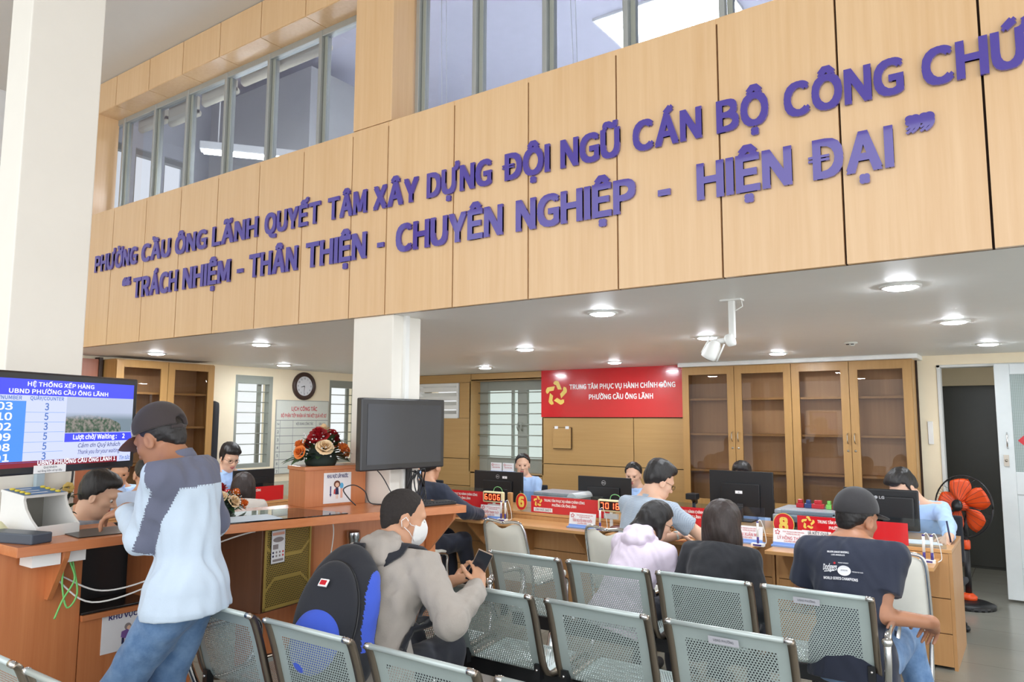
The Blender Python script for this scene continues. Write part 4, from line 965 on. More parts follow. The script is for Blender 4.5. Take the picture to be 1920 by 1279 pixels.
# tape gun / scanner at the far left of the counter
m = M(); m.box((-0.2, -0.05, 0), (0.2, 0.05, 0.045), mat('slate_plastic', (70, 78, 90), 0.4)); tag(m.build('card_reader', None, (-3.72, 1.44, ZA), rot=(0, 0, 0.3), bev=0.006), 'slate grey flat device on the counter left of the ticket machine', 'device')
m = M(); m.lathe([(0, 0), (0.025, 0), (0.028, 0.03), (0.02, 0.07), (0.008, 0.09), (0, 0.09)], mat('cream_plastic', (226, 222, 180), 0.4), 14, Matrix.Rotation(0.5, 4, 'X')); m.ball((0, 0.0, 0.012), (0.024, 0.024, 0.02), BLACK); tag(m.build('stamp', None, (-3.83, 1.47, ZA + 0.003)), 'cream and black stamp beside the ticket machine', 'stamp')
# papers in front of the standing man
m = M(); m.box((-0.12, -0.16, 0), (0.12, 0.16, 0.006), mat('manila_orange', (226, 150, 70), 0.6)); tag(m.build('envelope', None, (-3.68, 2.2, ZB + 0.001), rot=(0, 0, 0.35)), 'orange envelope on the counter under the writing hand', 'envelope')
m = M(); m.box((-0.1, -0.14, 0), (0.1, 0.14, 0.004), PAPER); tag(m.build('paper_form', None, (-3.5, 2.1, ZB + 0.0062), rot=(0, 0, 0.2)), 'white form being filled in by the standing man', 'paper')
m = M(); m.box((-0.13, -0.16, 0), (0.13, 0.16, 0.004), mat('black_folder', (44, 42, 40), 0.3)); tag(m.build('black_folder', None, (-3.66, 1.83, ZA + 0.0005), rot=(0, 0, -0.1)), 'dark folder lying on the counter right of the ticket machine', 'folder')
# speaker
t = thing('loudspeaker', 'loudspeaker with gold perforated grille under the reception counter', 'speaker', (-3.4, 2.55, 0.6255), 0.1)
w_, h_ = 0.34, 0.43
k = M(); k.box((-0.2, -w_ / 2, 0), (0.16, w_ / 2, h_), wood('speaker_veneer', (92, 60, 40), (112, 74, 50), 'z', 0.4)); k.build('cabinet_body', t, bev=0.004)
def uvplane(name, T, w, h, material, parent, nw=1):
    me = bpy.data.meshes.new(name); vs = [tuple(T @ Vector(p)) for p in ((-w / 2, -h / 2, 0), (w / 2, -h / 2, 0), (w / 2, h / 2, 0), (-w / 2, h / 2, 0))]
    me.from_pydata(vs, [], [(0, 1, 2, 3)]); l = me.uv_layers.new(name='UVMap')
    for i, q in enumerate(((0, 0), (w, 0), (w, h), (0, h))): l.data[i].uv = q
    me.materials.append(material); o = bpy.data.objects.new(name, me); COL.objects.link(o); o.parent = parent; return o
Tg = FX(0.166, 0, h_ / 2)
GRILLE = grille('gold_grille', (176, 150, 76), 0.011, 0.0036); GOLDB = mat('gold_trim', (184, 158, 84), 0.4, 0.4)
uvplane('grille', Tg, w_ - 0.02, h_ - 0.02, GRILLE, t)
k = M()
for a, b_ in (((-0.16, 0.205), (0.16, 0.19)), ((-0.16, -0.19), (0.16, -0.205)), ((-0.16, 0.205), (-0.148, -0.205)), ((0.148, 0.205), (0.16, -0.205))): k.box((a[0], b_[1], 0), (b_[0], a[1], 0.006), GOLDB, Tg)
for s in (-1, 1):
    z = 0.055 * s
    k.poly(Tg, [(-0.09, z + 0.009), (0.09, z + 0.009), (0.09, z - 0.009), (-0.09, z - 0.009)][::-1], GOLDB, 0.003)
    for q in (-1, 1): k.poly(Tg, [(q * 0.09, z + 0.009), (q * 0.09, z - 0.009), (q * 0.155, z + s * 0.06 - 0.009), (q * 0.155, z + s * 0.06 + 0.009)][::q], GOLDB, 0.003)
k.build('trim', t)
k = M(); Tl = Tg @ Matrix.Translation((-0.075, 0.105, 0.0)); k.rect(Tl, -0.048, -0.085, 0.048, 0.085, BLACK, 0.006); k.rect(Tl, -0.045, -0.082, 0.045, 0.082, PAPER, 0.0066)
k.rect(Tl, -0.04, 0.058, 0.04, 0.072, PINKF, 0.007); k.disc(Tl, 0, 0.035, 0.036, GREYF, 0.007, 20, 0.013); k.text(Tl, 'SPEAKER', 0, 0.03, 0.009, WTXT, 0.0075, width=0.04) if False else None
for i in range(4):
    for j in range(2): k.disc(Tl, -0.033 + i * 0.022, -0.028 - j * 0.018, 0.006, (REDF if i == 3 else SUITF if i == 0 else GREYF), 0.007, 10)
k.rect(Tl, -0.036, -0.074, 0.036, -0.062, GREYF, 0.007); k.rect(Tl, -0.036, -0.012, 0.0, 0.012, GREYF, 0.007); k.build('control_label', t)
# steel tube dispenser on the counter front
t = thing('cup_dispenser', 'tall steel cup dispenser on the counter front behind the backpack man', 'dispenser', (-3.2, 2.99, 0.62), -0.38)
k = M(); k.lathe([(0.0, 0), (0.034, 0), (0.036, 0.01), (0.036, 0.3), (0.039, 0.305), (0.039, 0.34), (0.036, 0.35), (0, 0.352)], mat('polished_steel', (196, 200, 204), 0.18, 0.95), 20); k.build('tube', t)
k = M(); k.box((-0.062, -0.014, 0.04), (-0.03, 0.014, 0.075), BLACK); k.build('bracket', t)
k = M(); k.box((-0.062, -0.014, 0.27), (-0.03, 0.014, 0.3), BLACK); k.build('bracket', t)
k = M(); k.add([(0.0368 * math.cos(a), 0.0368 * math.sin(a), z) for z in (0.15, 0.25) for a in (-0.7, -0.35, 0, 0.35, 0.7)], [(i, i + 1, i + 6, i + 5) for i in range(4)], PAPER, True); k.build('paper_label', t)

# ================================================================ THE TWO TELEVISIONS
def tv(label, pr, d, w, h, zb, name='television'):
    # pr: lower right corner seen from the front, d: direction from left to right edge
    ang = math.atan2(d[1], d[0]); c = (pr[0] - d[0] * w / 2, pr[1] - d[1] * w / 2)
    t = thing(name, label, 'television', (c[0], c[1], zb), ang)
    k = M(); k.box((-w / 2, 0, 0), (w / 2, 0.05, h), mat('tv_black', (30, 30, 34), 0.3, coat=0.3)); k.build('housing', t, bev=0.008, bseg=3)
    return t, FY(0, -0.0008, h / 2)
BEZ = 0.03
tvw, tvh = 0.80, 0.384
t, T = tv('wall television showing the blue queue number screen', (-3.26, 1.736), (-0.344, 0.938), tvw, tvh, 1.388)
k = M(); W2, H2 = tvw / 2 - 0.026, tvh / 2 - 0.028
def E_(n, c, s=0.82): return emis('screen_' + n, c, s)
SB, SL, SM_, SR, SW = E_('blue', (68, 76, 232)), E_('lilac', (196, 204, 250)), E_('azure', (74, 140, 248)), E_('maroon', (126, 26, 42)), E_('white', (240, 242, 255))
SBT, SGT = E_('steelblue', (74, 110, 176)), E_('slatetext', (96, 104, 134))
k.rect(T, -W2, -H2, W2, H2, SL, 0.0005)
k.rect(T, -W2, H2 * 0.63, W2, H2, SB, 0.001); k.text(T, 'HỆ THỐNG XẾP HÀNG', 0, H2 * 0.845, 0.0155, SW, 0.0015, width=0.31, bold=0.022); k.text(T, 'UBND PHƯỜNG CẦU ÔNG LÃNH', 0, H2 * 0.675, 0.0155, SW, 0.0015, width=0.46, bold=0.022)
k.rect(T, -W2, -H2 * 0.86, -0.155, H2 * 0.5, SM_, 0.001)
k.text(T, 'SỐ THỨ TỰ/NUMBER', -0.275, H2 * 0.53, 0.013, SBT, 0.0015, width=0.2); k.text(T, 'QUẦY/COUNTER', -0.065, H2 * 0.53, 0.013, SBT, 0.0015, width=0.15)
for i, (a, b_) in enumerate((('5003', '3'), ('7010', '5'), ('5002', '3'), ('6009', '5'), ('7008', '5'), ('5001', '3'))):
    y = H2 * (0.36 - i * 0.228) - 0.01
    k.text(T, a, -0.275, y, 0.026, SW, 0.0015, width=0.13, bold=0.02); k.text(T, b_, -0.065, y, 0.026, SBT, 0.0015, bold=0.02)
    k.rect(T, -W2, y - 0.009, 0.02, y - 0.0078, SM_, 0.0012)
def aerial():
    m = bpy.data.materials.new('screen_aerial_picture'); q = NT(m); v = q.coord(); s = q.new('ShaderNodeSeparateXYZ'); q.link(v, s.inputs[0])
    n = q.noise(v, 26, 5); n2 = q.noise(v, 70, 4)
    land = q.mix(q.ramp(n2, 0.4, 0.62), lin((58, 84, 66)), lin((140, 134, 128))); water = lin((118, 134, 146)); sky = lin((178, 188, 212))
    ex = q.math('DIVIDE', q.math('SUBTRACT', s.outputs[0], 0.12), 0.19); ez = q.math('DIVIDE', q.math('SUBTRACT', s.outputs[2], 0.168), 0.056)
    r = q.math('ADD', q.math('MULTIPLY', ex, ex), q.math('MULTIPLY', ez, ez)); r = q.math('ADD', r, q.math('MULTIPLY', q.math('SUBTRACT', n, 0.5), 0.5))
    c = q.mix(q.math('LESS_THAN', r, 1.0), water, land)
    c = q.mix(q.ramp(s.outputs[2], 0.205, 0.235), c, sky)
    q.b.inputs['Base Color'].default_value = (0, 0, 0, 1); q.link(c, q.b.inputs['Emission Color']); q.b.inputs['Emission Strength'].default_value = 0.8; return m
AER = aerial()
k.rect(T, 0.025, -H2 * 0.235, W2, H2 * 0.63, AER, 0.001)
k.rect(T, 0.025, -H2 * 0.46, W2, -H2 * 0.25, SB, 0.001); k.text(T, 'Lượt chờ/ Waiting :     2', 0.2, -H2 * 0.40, 0.018, SW, 0.0015, width=0.27, bold=0.03)
k.text(T, 'Cảm ơn Quý khách', 0.2, -H2 * 0.6, 0.016, SGT, 0.0015, width=0.22, shear=0.2); k.text(T, 'Thank you for your waiting', 0.2, -H2 * 0.76, 0.016, SGT, 0.0015, width=0.22, shear=0.2)
k.rect(T, -W2, -H2, W2 - 0.075, -H2 * 0.86, SR, 0.0012); k.text(T, 'UBND PHƯỜNG CẦU ÔNG LÃNH 1', 0.1, -H2 * 0.965, 0.0155, SW, 0.0016, width=0.38, bold=0.03)
k.text(T, 'Tin tức', W2 - 0.035, -H2 * 0.96, 0.016, SBT, 0.0016, width=0.06, shear=0.2); k.build('screen', t)
k = M(); k.rect(T, -0.105, -tvh / 2 + 0.002, 0.04, -tvh / 2 + 0.032, PAPER, 0.0016); k.text(T, 'Quý khách', -0.032, -tvh / 2 + 0.02, 0.007, GTXT, 0.002, width=0.06); k.text(T, 'vui lòng bấm số tại đây', -0.032, -tvh / 2 + 0.007, 0.007, GTXT, 0.002, width=0.11); q = k.build('paper_label', t); q['label'] = 'white paper label stuck under the screen'
k = M(); k.tube([(0.0, 0.05, tvh / 2 - 0.05), (0.0, 0.3, tvh / 2 - 0.08), (-0.0, 0.80, 0.09)], 0.018, DARK, 10); k.build('wall_arm', t)
m = M(); m.box((-4.045, 1.66, 0.02), (-4.01, 1.695, 1.55), mat('blue_grey_post', (176, 194, 204), 0.4)); tag(m.build('support_post'), 'pale blue-grey post behind the ticket machine under the television', 'post')
# blank television on the counter
tvw, tvh = 0.645, 0.415
t, T = tv('blank black television on a stand at the end of the reception counter', (-3.03, 3.57), (0.1, 0.99), tvw, tvh, 1.306)
k = M(); k.rect(T, -tvw / 2 + 0.042, -tvh / 2 + 0.035, tvw / 2 - 0.03, tvh / 2 - 0.035, mat('blank_screen', (58, 60, 66), 0.12), 0.0006); k.build('screen', t)
k = M(); k.box((-0.028 + 0.1, 0.055, -0.2), (0.012 + 0.1, 0.075, 0.12), BLACK); k.build('neck', t, bev=0.004)
k = M(); k.box((-0.02, 0.0, -0.2055), (0.22, 0.13, -0.195), BLACK); k.build('foot', t, bev=0.003)
m = M(); pts = []
for q in range(5):
    pts = []
    for i in range(15):
        a = 2 * PI * i / 14; pts.append((0.02 * q * 0.4 + 0.014 * math.sin(3 * a + q), 0.055 * math.cos(a) * (1 - 0.1 * q) + 0.01 * q, 0.1 + 0.092 * math.sin(a) * (1 + 0.04 * q)))
    m.tube(pts, 0.0045, BLACK, 6)
tag(m.build('cable_bundle', None, (-2.99, 3.25, ZB + 0.006)), 'coiled black cables hanging beside the blank television stand', 'cable')
t = thing('keyboard', 'black keyboard on the counter end before the blank television', 'keyboard', (-2.92, 3.3, ZB + 0.0005), PI / 2 - 0.25)
k = M(); k.box((-0.17, -0.055, 0), (0.17, 0.055, 0.016), BLACK); k.build('body', t, bev=0.004)
k = M()
for i in range(15):
    for j in range(5): k.box((-0.162 + i * 0.0218, -0.046 + j * 0.019, 0.0161), (-0.144 + i * 0.0218, -0.031 + j * 0.019, 0.021), DARK)
k.build('keys', t)
m = M(); m.tube(spline([(-3.27, 3.16, ZB + 0.24), (-3.17, 3.17, ZB + 0.17), (-3.1, 3.2, ZB + 0.05), (-3.1, 3.24, ZB + 0.006)], 6) , 0.0035, DARK, 6)
m.tube(spline([(-3.22, 3.02, ZB + 0.006), (-3.24, 2.98, ZB + 0.05), (-3.26, 2.96, ZB + 0.1), (-3.24, 3.02, ZB + 0.12), (-3.21, 3.08, ZB + 0.08), (-3.2, 3.12, ZB + 0.01), (-3.1, 3.2, ZB + 0.006)], 6), 0.0035, DARK, 6)
tag(m.build('black_cable'), 'thin black cable looping beside the counter box', 'cable')
m = M(); m.tube(spline([(-3.66, 1.62, 0.9), (-3.6, 1.8, 0.8), (-3.5, 2.0, 0.84), (-3.46, 2.15, 0.93)], 8), 0.004, WHITE, 6); m.tube(spline([(-3.66, 1.6, 0.9), (-3.58, 1.75, 0.76), (-3.48, 2.0, 0.82), (-3.44, 2.15, 0.94)], 8), 0.004, WHITE, 6)
m.tube(spline([(-3.44, 2.15, 0.94), (-3.3, 2.35, 1.02), (-3.22, 2.55, 1.04), (-3.18, 2.7, ZB - 0.046)], 8), 0.004, WHITE, 6)
tag(m.build('white_cable'), 'white cable sagging under the counter from the ticket machine', 'cable')

# ================================================================ STANDING FAN
t = thing('standing_fan', 'black standing fan with orange blades beside the doorway', 'fan', (-0.55, 7.7, 0))
ORG = mat('orange_plastic', (226, 78, 22), 0.4)
k = M()
k.prism(arc(0, 0, 0.2, 0, 2 * PI, 23)[:-1], 0, 0.03, BLACK); k.lathe([(0.2, 0.0), (0.2, 0.03), (0.15, 0.05), (0.06, 0.065), (0.0, 0.066)], BLACK, 24); k.build('base', t)
k = M(); k.lathe([(0.06, 0.06), (0.065, 0.09), (0.03, 0.12), (0.0, 0.12)], ORG, 20); k.build('base_collar', t)
k = M(); k.tube([(0, 0, 0.1), (0, 0, 0.5)], 0.026, BLACK, 14); k.tube([(0, 0, 0.5), (0, 0, 0.6)], 0.018, BLACK, 14); k.build('pole', t)
k = M(); k.lathe([(0.0, 0.49), (0.03, 0.49), (0.034, 0.5), (0.034, 0.56), (0.028, 0.57), (0.0, 0.57)], ORG, 16); k.build('height_knob', t)
Th = Matrix.Translation((0, -0.02, 0.86)) @ Matrix.Rotation(-0.55, 4, 'Z') @ Matrix.Rotation(PI / 2 - 0.12, 4, 'X')     # local +Z points to the front
k = M(); k.lathe([(0.0, -0.17), (0.05, -0.16), (0.06, -0.1), (0.055, -0.04), (0.0, -0.03)], BLACK, 18, Th); k.tube([Th @ Vector((0, 0, -0.08)), (0, 0.02, 0.7), (0, 0, 0.6)], 0.022, BLACK); k.build('motor', t)
k = M(); RG = 0.265
for q in range(28):
    a = 2 * PI * q / 28; c_, s_ = math.cos(a), math.sin(a)
    k.tube([Th @ Vector((c_ * r_, s_ * r_, z_)) for r_, z_ in ((0.05, 0.085), (0.15, 0.082), (0.23, 0.06), (RG, 0.01))], 0.0016, BLACK, 4, False)
    k.tube([Th @ Vector((c_ * r_, s_ * r_, z_)) for r_, z_ in ((0.06, -0.055), (0.17, -0.06), (0.24, -0.045), (RG, 0.0))], 0.0016, BLACK, 4, False)
k.tube([Th @ Vector((RG * math.cos(2 * PI * i / 40), RG * math.sin(2 * PI * i / 40), 0.005)) for i in range(41)], 0.007, BLACK, 8)
k.lathe([(0.0, 0.08), (0.05, 0.08), (0.05, 0.09), (0.0, 0.092)], BLACK, 18, Th); k.build('cage', t)
for q in range(5):
    k = M(); a0 = 2 * PI * q / 5 + 0.5; vs = []; fs = []
    for i in range(8):
        r_ = 0.04 + 0.2 * i / 7; wd = 0.2 + 0.4 * math.sin(PI * min(1, (i + 1.2) / 9)) 
        for j in range(5):
            a = a0 + (j / 4 - 0.5) * wd * 2; vs.append(Th @ Vector((r_ * math.cos(a), r_ * math.sin(a), 0.03 * (j / 4 - 0.5) + 0.005)))
    fs = [(i * 5 + j, i * 5 + j + 1, (i + 1) * 5 + j + 1, (i + 1) * 5 + j) for i in range(7) for j in range(4)]
    k.add(vs, fs, ORG, True); o = k.build('blade', t); sm = o.modifiers.new('thick', 'SOLIDIFY'); sm.thickness = 0.003
k = M(); k.lathe([(0, -0.02), (0.04, -0.02), (0.04, 0.03), (0.0, 0.04)], ORG, 18, Th); k.build('hub', t)

# ================================================================ LEFT WALL THINGS
t = thing('wall_clock', 'round brown wall clock between the barred windows', 'clock', (-7.9, 6.425, 2.03))
k = M(); Tc = frame((0, 0, 0), (0, 1, 0), (0, 0, 1)); BR = mat('dark_brown_wood', (66, 48, 42), 0.35)
k.lathe([(0.128, 0.02), (0.14, 0.035), (0.165, 0.04), (0.182, 0.03), (0.185, 0.0), (0.0, 0.0)], BR, 40, Tc, True, False); k.build('rim', t)
k = M(); k.disc(Tc, 0, 0, 0.132, mat('clock_face', (226, 228, 232), 0.4), 0.02, 40)
for q, n in enumerate('12 1 2 3 4 5 6 7 8 9 10 11'.split()):
    a = PI / 2 - q * PI / 6; k.text(Tc, n, 0.104 * math.cos(a), 0.104 * math.sin(a) - 0.011, 0.022, GTXT, 0.0206)
k.build('face', t)
for nm, a, ln, wd in (('hour_hand', PI / 2 - (8 + 31 / 60) * PI / 6, 0.06, 0.006), ('minute_hand', PI / 2 - 31 * PI / 30, 0.095, 0.004)):
    k = M(); c_, s_ = math.cos(a), math.sin(a); k.poly(Tc, [(-s_ * wd, c_ * wd), (s_ * wd, -c_ * wd), (ln * c_ + s_ * wd * .4, ln * s_ - c_ * wd * .4), (ln * c_ - s_ * wd * .4, ln * s_ + c_ * wd * .4)][::-1], BLACK, 0.023 if ln < 0.08 else 0.025); k.build(nm, t)
# work schedule board
m = M(); T = FX(-7.895, 6.42, 1.37); BG = mat('board_grey_white', (214, 218, 208), 0.35)
m.box((-0.43, -0.47, -0.003), (0.43, 0.47, 0.012), ALU, T); m.rect(T, -0.42, -0.46, 0.42, 0.46, BG, 0.0125)
m.text(T, 'LỊCH CÔNG TÁC', 0.02, 0.335, 0.05, RTXT, 0.013, width=0.42, bold=0.025); m.text(T, 'BỘ PHẬN TIẾP NHẬN VÀ TRẢ KẾT QUẢ HỒ SƠ', 0.02, 0.25, 0.042, RTXT, 0.013, width=0.74, bold=0.025)
zz = [0.21 - 0.1 * i for i in range(7)]
for z in zz: m.rect(T, -0.42, z - 0.003, 0.42, z + 0.003, GTXT, 0.013)
for x in (-0.36, -0.16, 0.22): m.rect(T, x - 0.002, -0.46, x + 0.002, 0.21, GTXT, 0.0131)
m.text(T, 'NỘI DUNG CÔNG TÁC', 0.03, 0.15, 0.03, GTXT, 0.0132, width=0.28); m.text(T, 'Ghi chú', 0.32, 0.15, 0.028, GTXT, 0.0132, width=0.1); m.text(T, 'Thứ', -0.39, 0.15, 0.022, GTXT, 0.0132, width=0.04)
for i, n in enumerate(('2', '3', '4', '5', '6', '7')): m.text(T, n, -0.39, zz[i] - 0.165, 0.034, GTXT, 0.0132)
tag(m.build('schedule_board'), 'white work schedule board with red heading under the clock', 'board')
# hanging dark coat at the end of the left cabinet
m = M(); m.tube(spline([(-7.7, 4.97, 1.8), (-7.7, 4.97, 1.68), (-7.71, 4.975, 1.0), (-7.71, 4.975, 0.005)], 5), [0.03, 0.06, 0.07, 0.075, 0.078, 0.08, 0.08, 0.08, 0.08, 0.08, 0.08, 0.08, 0.08, 0.08, 0.08, 0.07], mat('dark_guitar_bag', (36, 38, 44), 0.7, bump=0.2), 14)
tag(m.build('garment_bag'), 'dark narrow upright bag at the end of the left cabinet', 'bag')

# ================================================================ PEOPLE: one continuous surface grown from blended limbs
V3 = lambda *a: np.array(a if len(a) > 1 else a[0], dtype=np.float64)
def nrm(v): return v / (np.linalg.norm(v) + 1e-12)
def cap(a, b, ra, rb, k=0.03, lab=0, flat=None, cut=False, op='u'): return dict(t='cap', a=V3(a), b=V3(b), ra=ra, rb=rb, k=k, lab=lab, flat=flat, cut=cut, op=op)
def ell(c, R, r, k=0.03, lab=0, op='u', planes=()): return dict(t='ell', c=V3(c), R=np.array(R, dtype=np.float64), r=V3(r), k=k, lab=lab, op=op, planes=planes)
def ring(c, u, R, hh, th, k=0.004, lab=0): return dict(t='ring', c=V3(c), u=nrm(V3(u)), R=R, hh=hh, th=th, k=k, lab=lab, op='u')
def _bb(p):
    if p['t'] == 'cap': m = max(p['ra'], p['rb']); return np.minimum(p['a'], p['b']) - m, np.maximum(p['a'], p['b']) + m
    if p['t'] == 'ell': m = max(p['r']); return p['c'] - m, p['c'] + m
    m = p['R'] + p['hh'] + p['th']; return p['c'] - m, p['c'] + m
def _dist(p, X, Y, Z):
    if p['t'] == 'cap':
        a = p['a']; ab = p['b'] - a; L2 = max(ab @ ab, 1e-9)
        dx, dy, dz = X - a[0], Y - a[1], Z - a[2]
        t0 = (dx * ab[0] + dy * ab[1] + dz * ab[2]) / L2; t = np.clip(t0, 0, 1)
        dx = dx - t * ab[0]; dy = dy - t * ab[1]; dz = dz - t * ab[2]
        if p['flat'] is not None:
            n, f = p['flat']; q = (dx * n[0] + dy * n[1] + dz * n[2]) * (1 / f - 1); dx = dx + q * n[0]; dy = dy + q * n[1]; dz = dz + q * n[2]
        d = np.sqrt(dx * dx + dy * dy + dz * dz) - (p['ra'] + (p['rb'] - p['ra']) * t)
        if p['cut']: d = np.maximum(d, (t0 - 1) * math.sqrt(L2))
        return d
    if p['t'] == 'ell':
        dx, dy, dz = X - p['c'][0], Y - p['c'][1], Z - p['c'][2]; R = p['R']; r = p['r']
        l = [dx * R[0, i] + dy * R[1, i] + dz * R[2, i] for i in range(3)]
        k0 = np.sqrt(sum((l[i] / r[i]) ** 2 for i in range(3))); k1 = np.sqrt(sum((l[i] / r[i] ** 2) ** 2 for i in range(3))) + 1e-9
        d = k0 * (k0 - 1) / k1
        for pl_ in p['planes']:
            n, c = pl_[:2]
            if len(pl_) > 2: c = c + pl_[2] * (np.sin(l[0] * 130 + 3 * np.sin(l[1] * 60)) + 0.6 * np.sin(l[1] * 210 + l[0] * 90))
            d = np.maximum(d, c - (l[0] * n[0] + l[1] * n[1] + l[2] * n[2]))      # keep where n.p > c
        return d
    dx, dy, dz = X - p['c'][0], Y - p['c'][1], Z - p['c'][2]; u = p['u']
    h = dx * u[0] + dy * u[1] + dz * u[2]
    q = np.sqrt(np.maximum(dx * dx + dy * dy + dz * dz - h * h, 0)) - p['R']
    return np.maximum(np.abs(q) - p['th'], np.abs(h) - p['hh'])
def grow(prims, h, wrinkle=None, planes=(), seed=1):
    """blend the primitives into one field and skin it: returns verts, quads, label per vertex"""
    bbs = [_bb(p) for p in prims if p['op'] == 'u']
    lo = np.min([b[0] for b in bbs], axis=0) - 3 * h; hi = np.max([b[1] for b in bbs], axis=0) + 3 * h
    n = np.ceil((hi - lo) / h).astype(int) + 1
    D = np.full(n, 0.12, np.float32); Lb = np.zeros(n, np.uint8)
    for p in prims:
        a, b = _bb(p); mg = p['k'] + 3 * h
        i0 = np.maximum(np.floor((a - mg - lo) / h).astype(int), 0); i1 = np.minimum(np.ceil((b + mg - lo) / h).astype(int) + 1, n)
        if np.any(i1 <= i0): continue
        X = (lo[0] + h * np.arange(i0[0], i1[0]))[:, None, None]; Y = (lo[1] + h * np.arange(i0[1], i1[1]))[None, :, None]; Z = (lo[2] + h * np.arange(i0[2], i1[2]))[None, None, :]
        d = _dist(p, X, Y, Z).astype(np.float32); s = (slice(i0[0], i1[0]), slice(i0[1], i1[1]), slice(i0[2], i1[2])); k = max(p['k'], 1e-4)
        cur = D[s]
        if p['op'] == 'u':
            Lb[s] = np.where(d < cur, p['lab'], Lb[s]); q = np.maximum(k - np.abs(cur - d), 0) / k; D[s] = np.minimum(cur, d) - q * q * k * 0.25
        else:
            q = np.maximum(k - np.abs(cur + d), 0) / k; D[s] = np.maximum(cur, -d) + q * q * k * 0.25
    if wrinkle:
        amp, fr = wrinkle[:2]; rng = np.random.RandomState(seed); idx = np.nonzero(np.abs(D) < 0.03)
        P = np.stack([lo[i] + h * idx[i] for i in range(3)], 1)
        if len(wrinkle) > 2: P = P * np.array([1, 1, wrinkle[2]])
        w = np.zeros(len(P))
        for q in range(5):
            k1 = nrm(rng.normal(size=3)) * fr * (0.6 + 0.35 * q); k2 = nrm(rng.normal(size=3)) * fr * 0.5
            w += np.sin(P @ k1 + 1.8 * np.sin(P @ k2 + q)) / (1 + 0.35 * q)
        D[idx] += (amp * w / 2.2).astype(np.float32)
    for pt, nn in planes:
        X = (lo[0] + h * np.arange(n[0]))[:, None, None]; Y = (lo[1] + h * np.arange(n[1]))[None, :, None]; Z = (lo[2] + h * np.arange(n[2]))[None, None, :]
        D = np.maximum(D, ((X - pt[0]) * nn[0] + (Y - pt[1]) * nn[1] + (Z - pt[2]) * nn[2]).astype(np.float32))
    S = D < 0
    cs = np.zeros(np.array(S.shape) - 1, np.uint8); offs = [(i, j, k) for i in (0, 1) for j in (0, 1) for k in (0, 1)]
    sl = lambda o: tuple(slice(o[i], S.shape[i] - 1 + o[i]) for i in range(3))
    for o in offs: cs += S[sl(o)]
    act = np.nonzero((cs > 0) & (cs < 8)); A = np.stack(act, 1)
    ids = -np.ones(cs.shape, np.int32); ids[act] = np.arange(len(A))
    acc = np.zeros((len(A), 3)); cnt = np.zeros(len(A))
    vals = {o: D[A[:, 0] + o[0], A[:, 1] + o[1], A[:, 2] + o[2]] for o in offs}
    for a in offs:
        for ax in range(3):
            if a[ax]: continue
            b = list(a); b[ax] = 1; b = tuple(b); va, vb = vals[a], vals[b]; cr = (va < 0) != (vb < 0)
            t = np.where(cr, va / np.where(cr, va - vb, 1), 0); p = np.tile(np.array(a, float), (len(A), 1)); p[:, ax] += t
            acc[cr] += p[cr]; cnt[cr] += 1
    Vv = lo + h * (A + acc / np.maximum(cnt, 1)[:, None]); Q = []
    for ax in range(3):
        u, w = [(1, 2), (2, 0), (0, 1)][ax]
        s0 = [slice(None)] * 3; s1 = [slice(None)] * 3; s0[ax] = slice(0, -1); s1[ax] = slice(1, None)
        a = S[tuple(s0)]; b = S[tuple(s1)]
        for flip, mask in ((False, a & ~b), (True, ~a & b)):
            e = np.stack(np.nonzero(mask), 1)
            e = e[(e[:, u] > 0) & (e[:, w] > 0) & (e[:, u] < cs.shape[u]) & (e[:, w] < cs.shape[w])]
            c = []
            for du, dw in ((-1, -1), (0, -1), (0, 0), (-1, 0)):
                f = e.copy(); f[:, u] += du; f[:, w] += dw; c.append(ids[f[:, 0], f[:, 1], f[:, 2]])
            q = np.stack(c, 1); q = q[(q >= 0).all(1)]; Q.append(q[:, ::-1] if flip else q)
    return Vv, np.concatenate(Q), Lb[A[:, 0], A[:, 1], A[:, 2]]
def fastmesh(name, V, Q, mats, midx=None, smooth=True):
    me = bpy.data.meshes.new(name); nv, nf = len(V), len(Q)
    me.vertices.add(nv); me.vertices.foreach_set('co', V.astype(np.float32).ravel())
    me.loops.add(nf * 4); me.loops.foreach_set('vertex_index', Q.astype(np.int32).ravel())
    me.polygons.add(nf); me.polygons.foreach_set('loop_start', np.arange(0, nf * 4, 4, dtype=np.int32))
    for m in mats: me.materials.append(m)
    me.update(calc_edges=True)
    if midx is not None: me.polygons.foreach_set('material_index', midx[Q[:, 0]].astype(np.int32))
    me.polygons.foreach_set('use_smooth', np.ones(nf, bool)); me.update(); return me
def sdfobj(name, prims, h, mats, parent=None, zones=None, **kw):
    V, Q, Lb = grow(prims, h, **kw)
    mi = np.minimum(Lb, len(mats) - 1).astype(int)
    if zones: mi = zones(V, Lb, mi)
    o = bpy.data.objects.new(name, fastmesh(name, V, Q, mats, mi)); COL.objects.link(o)
    if parent is not None: o.parent = parent
    return o
def skin(name, c):
    m = mat(name, c, 0.5, var=0.05, vscale=30, bump=0.03, bscale=200); m.node_tree.nodes['Principled BSDF'].inputs['Subsurface Weight'].default_value = 0.08
    m.node_tree.nodes['Principled BSDF'].inputs['Subsurface Radius'].default_value = (0.012, 0.005, 0.003); return m
SK = [skin('skin_light', (226, 182, 154)), skin('skin_mid', (204, 154, 122)), skin('skin_tan', (176, 124, 94))]
LIP = mat('lip', (178, 98, 92), 0.45); BROW = mat('eyebrow', (52, 40, 36), 0.8)
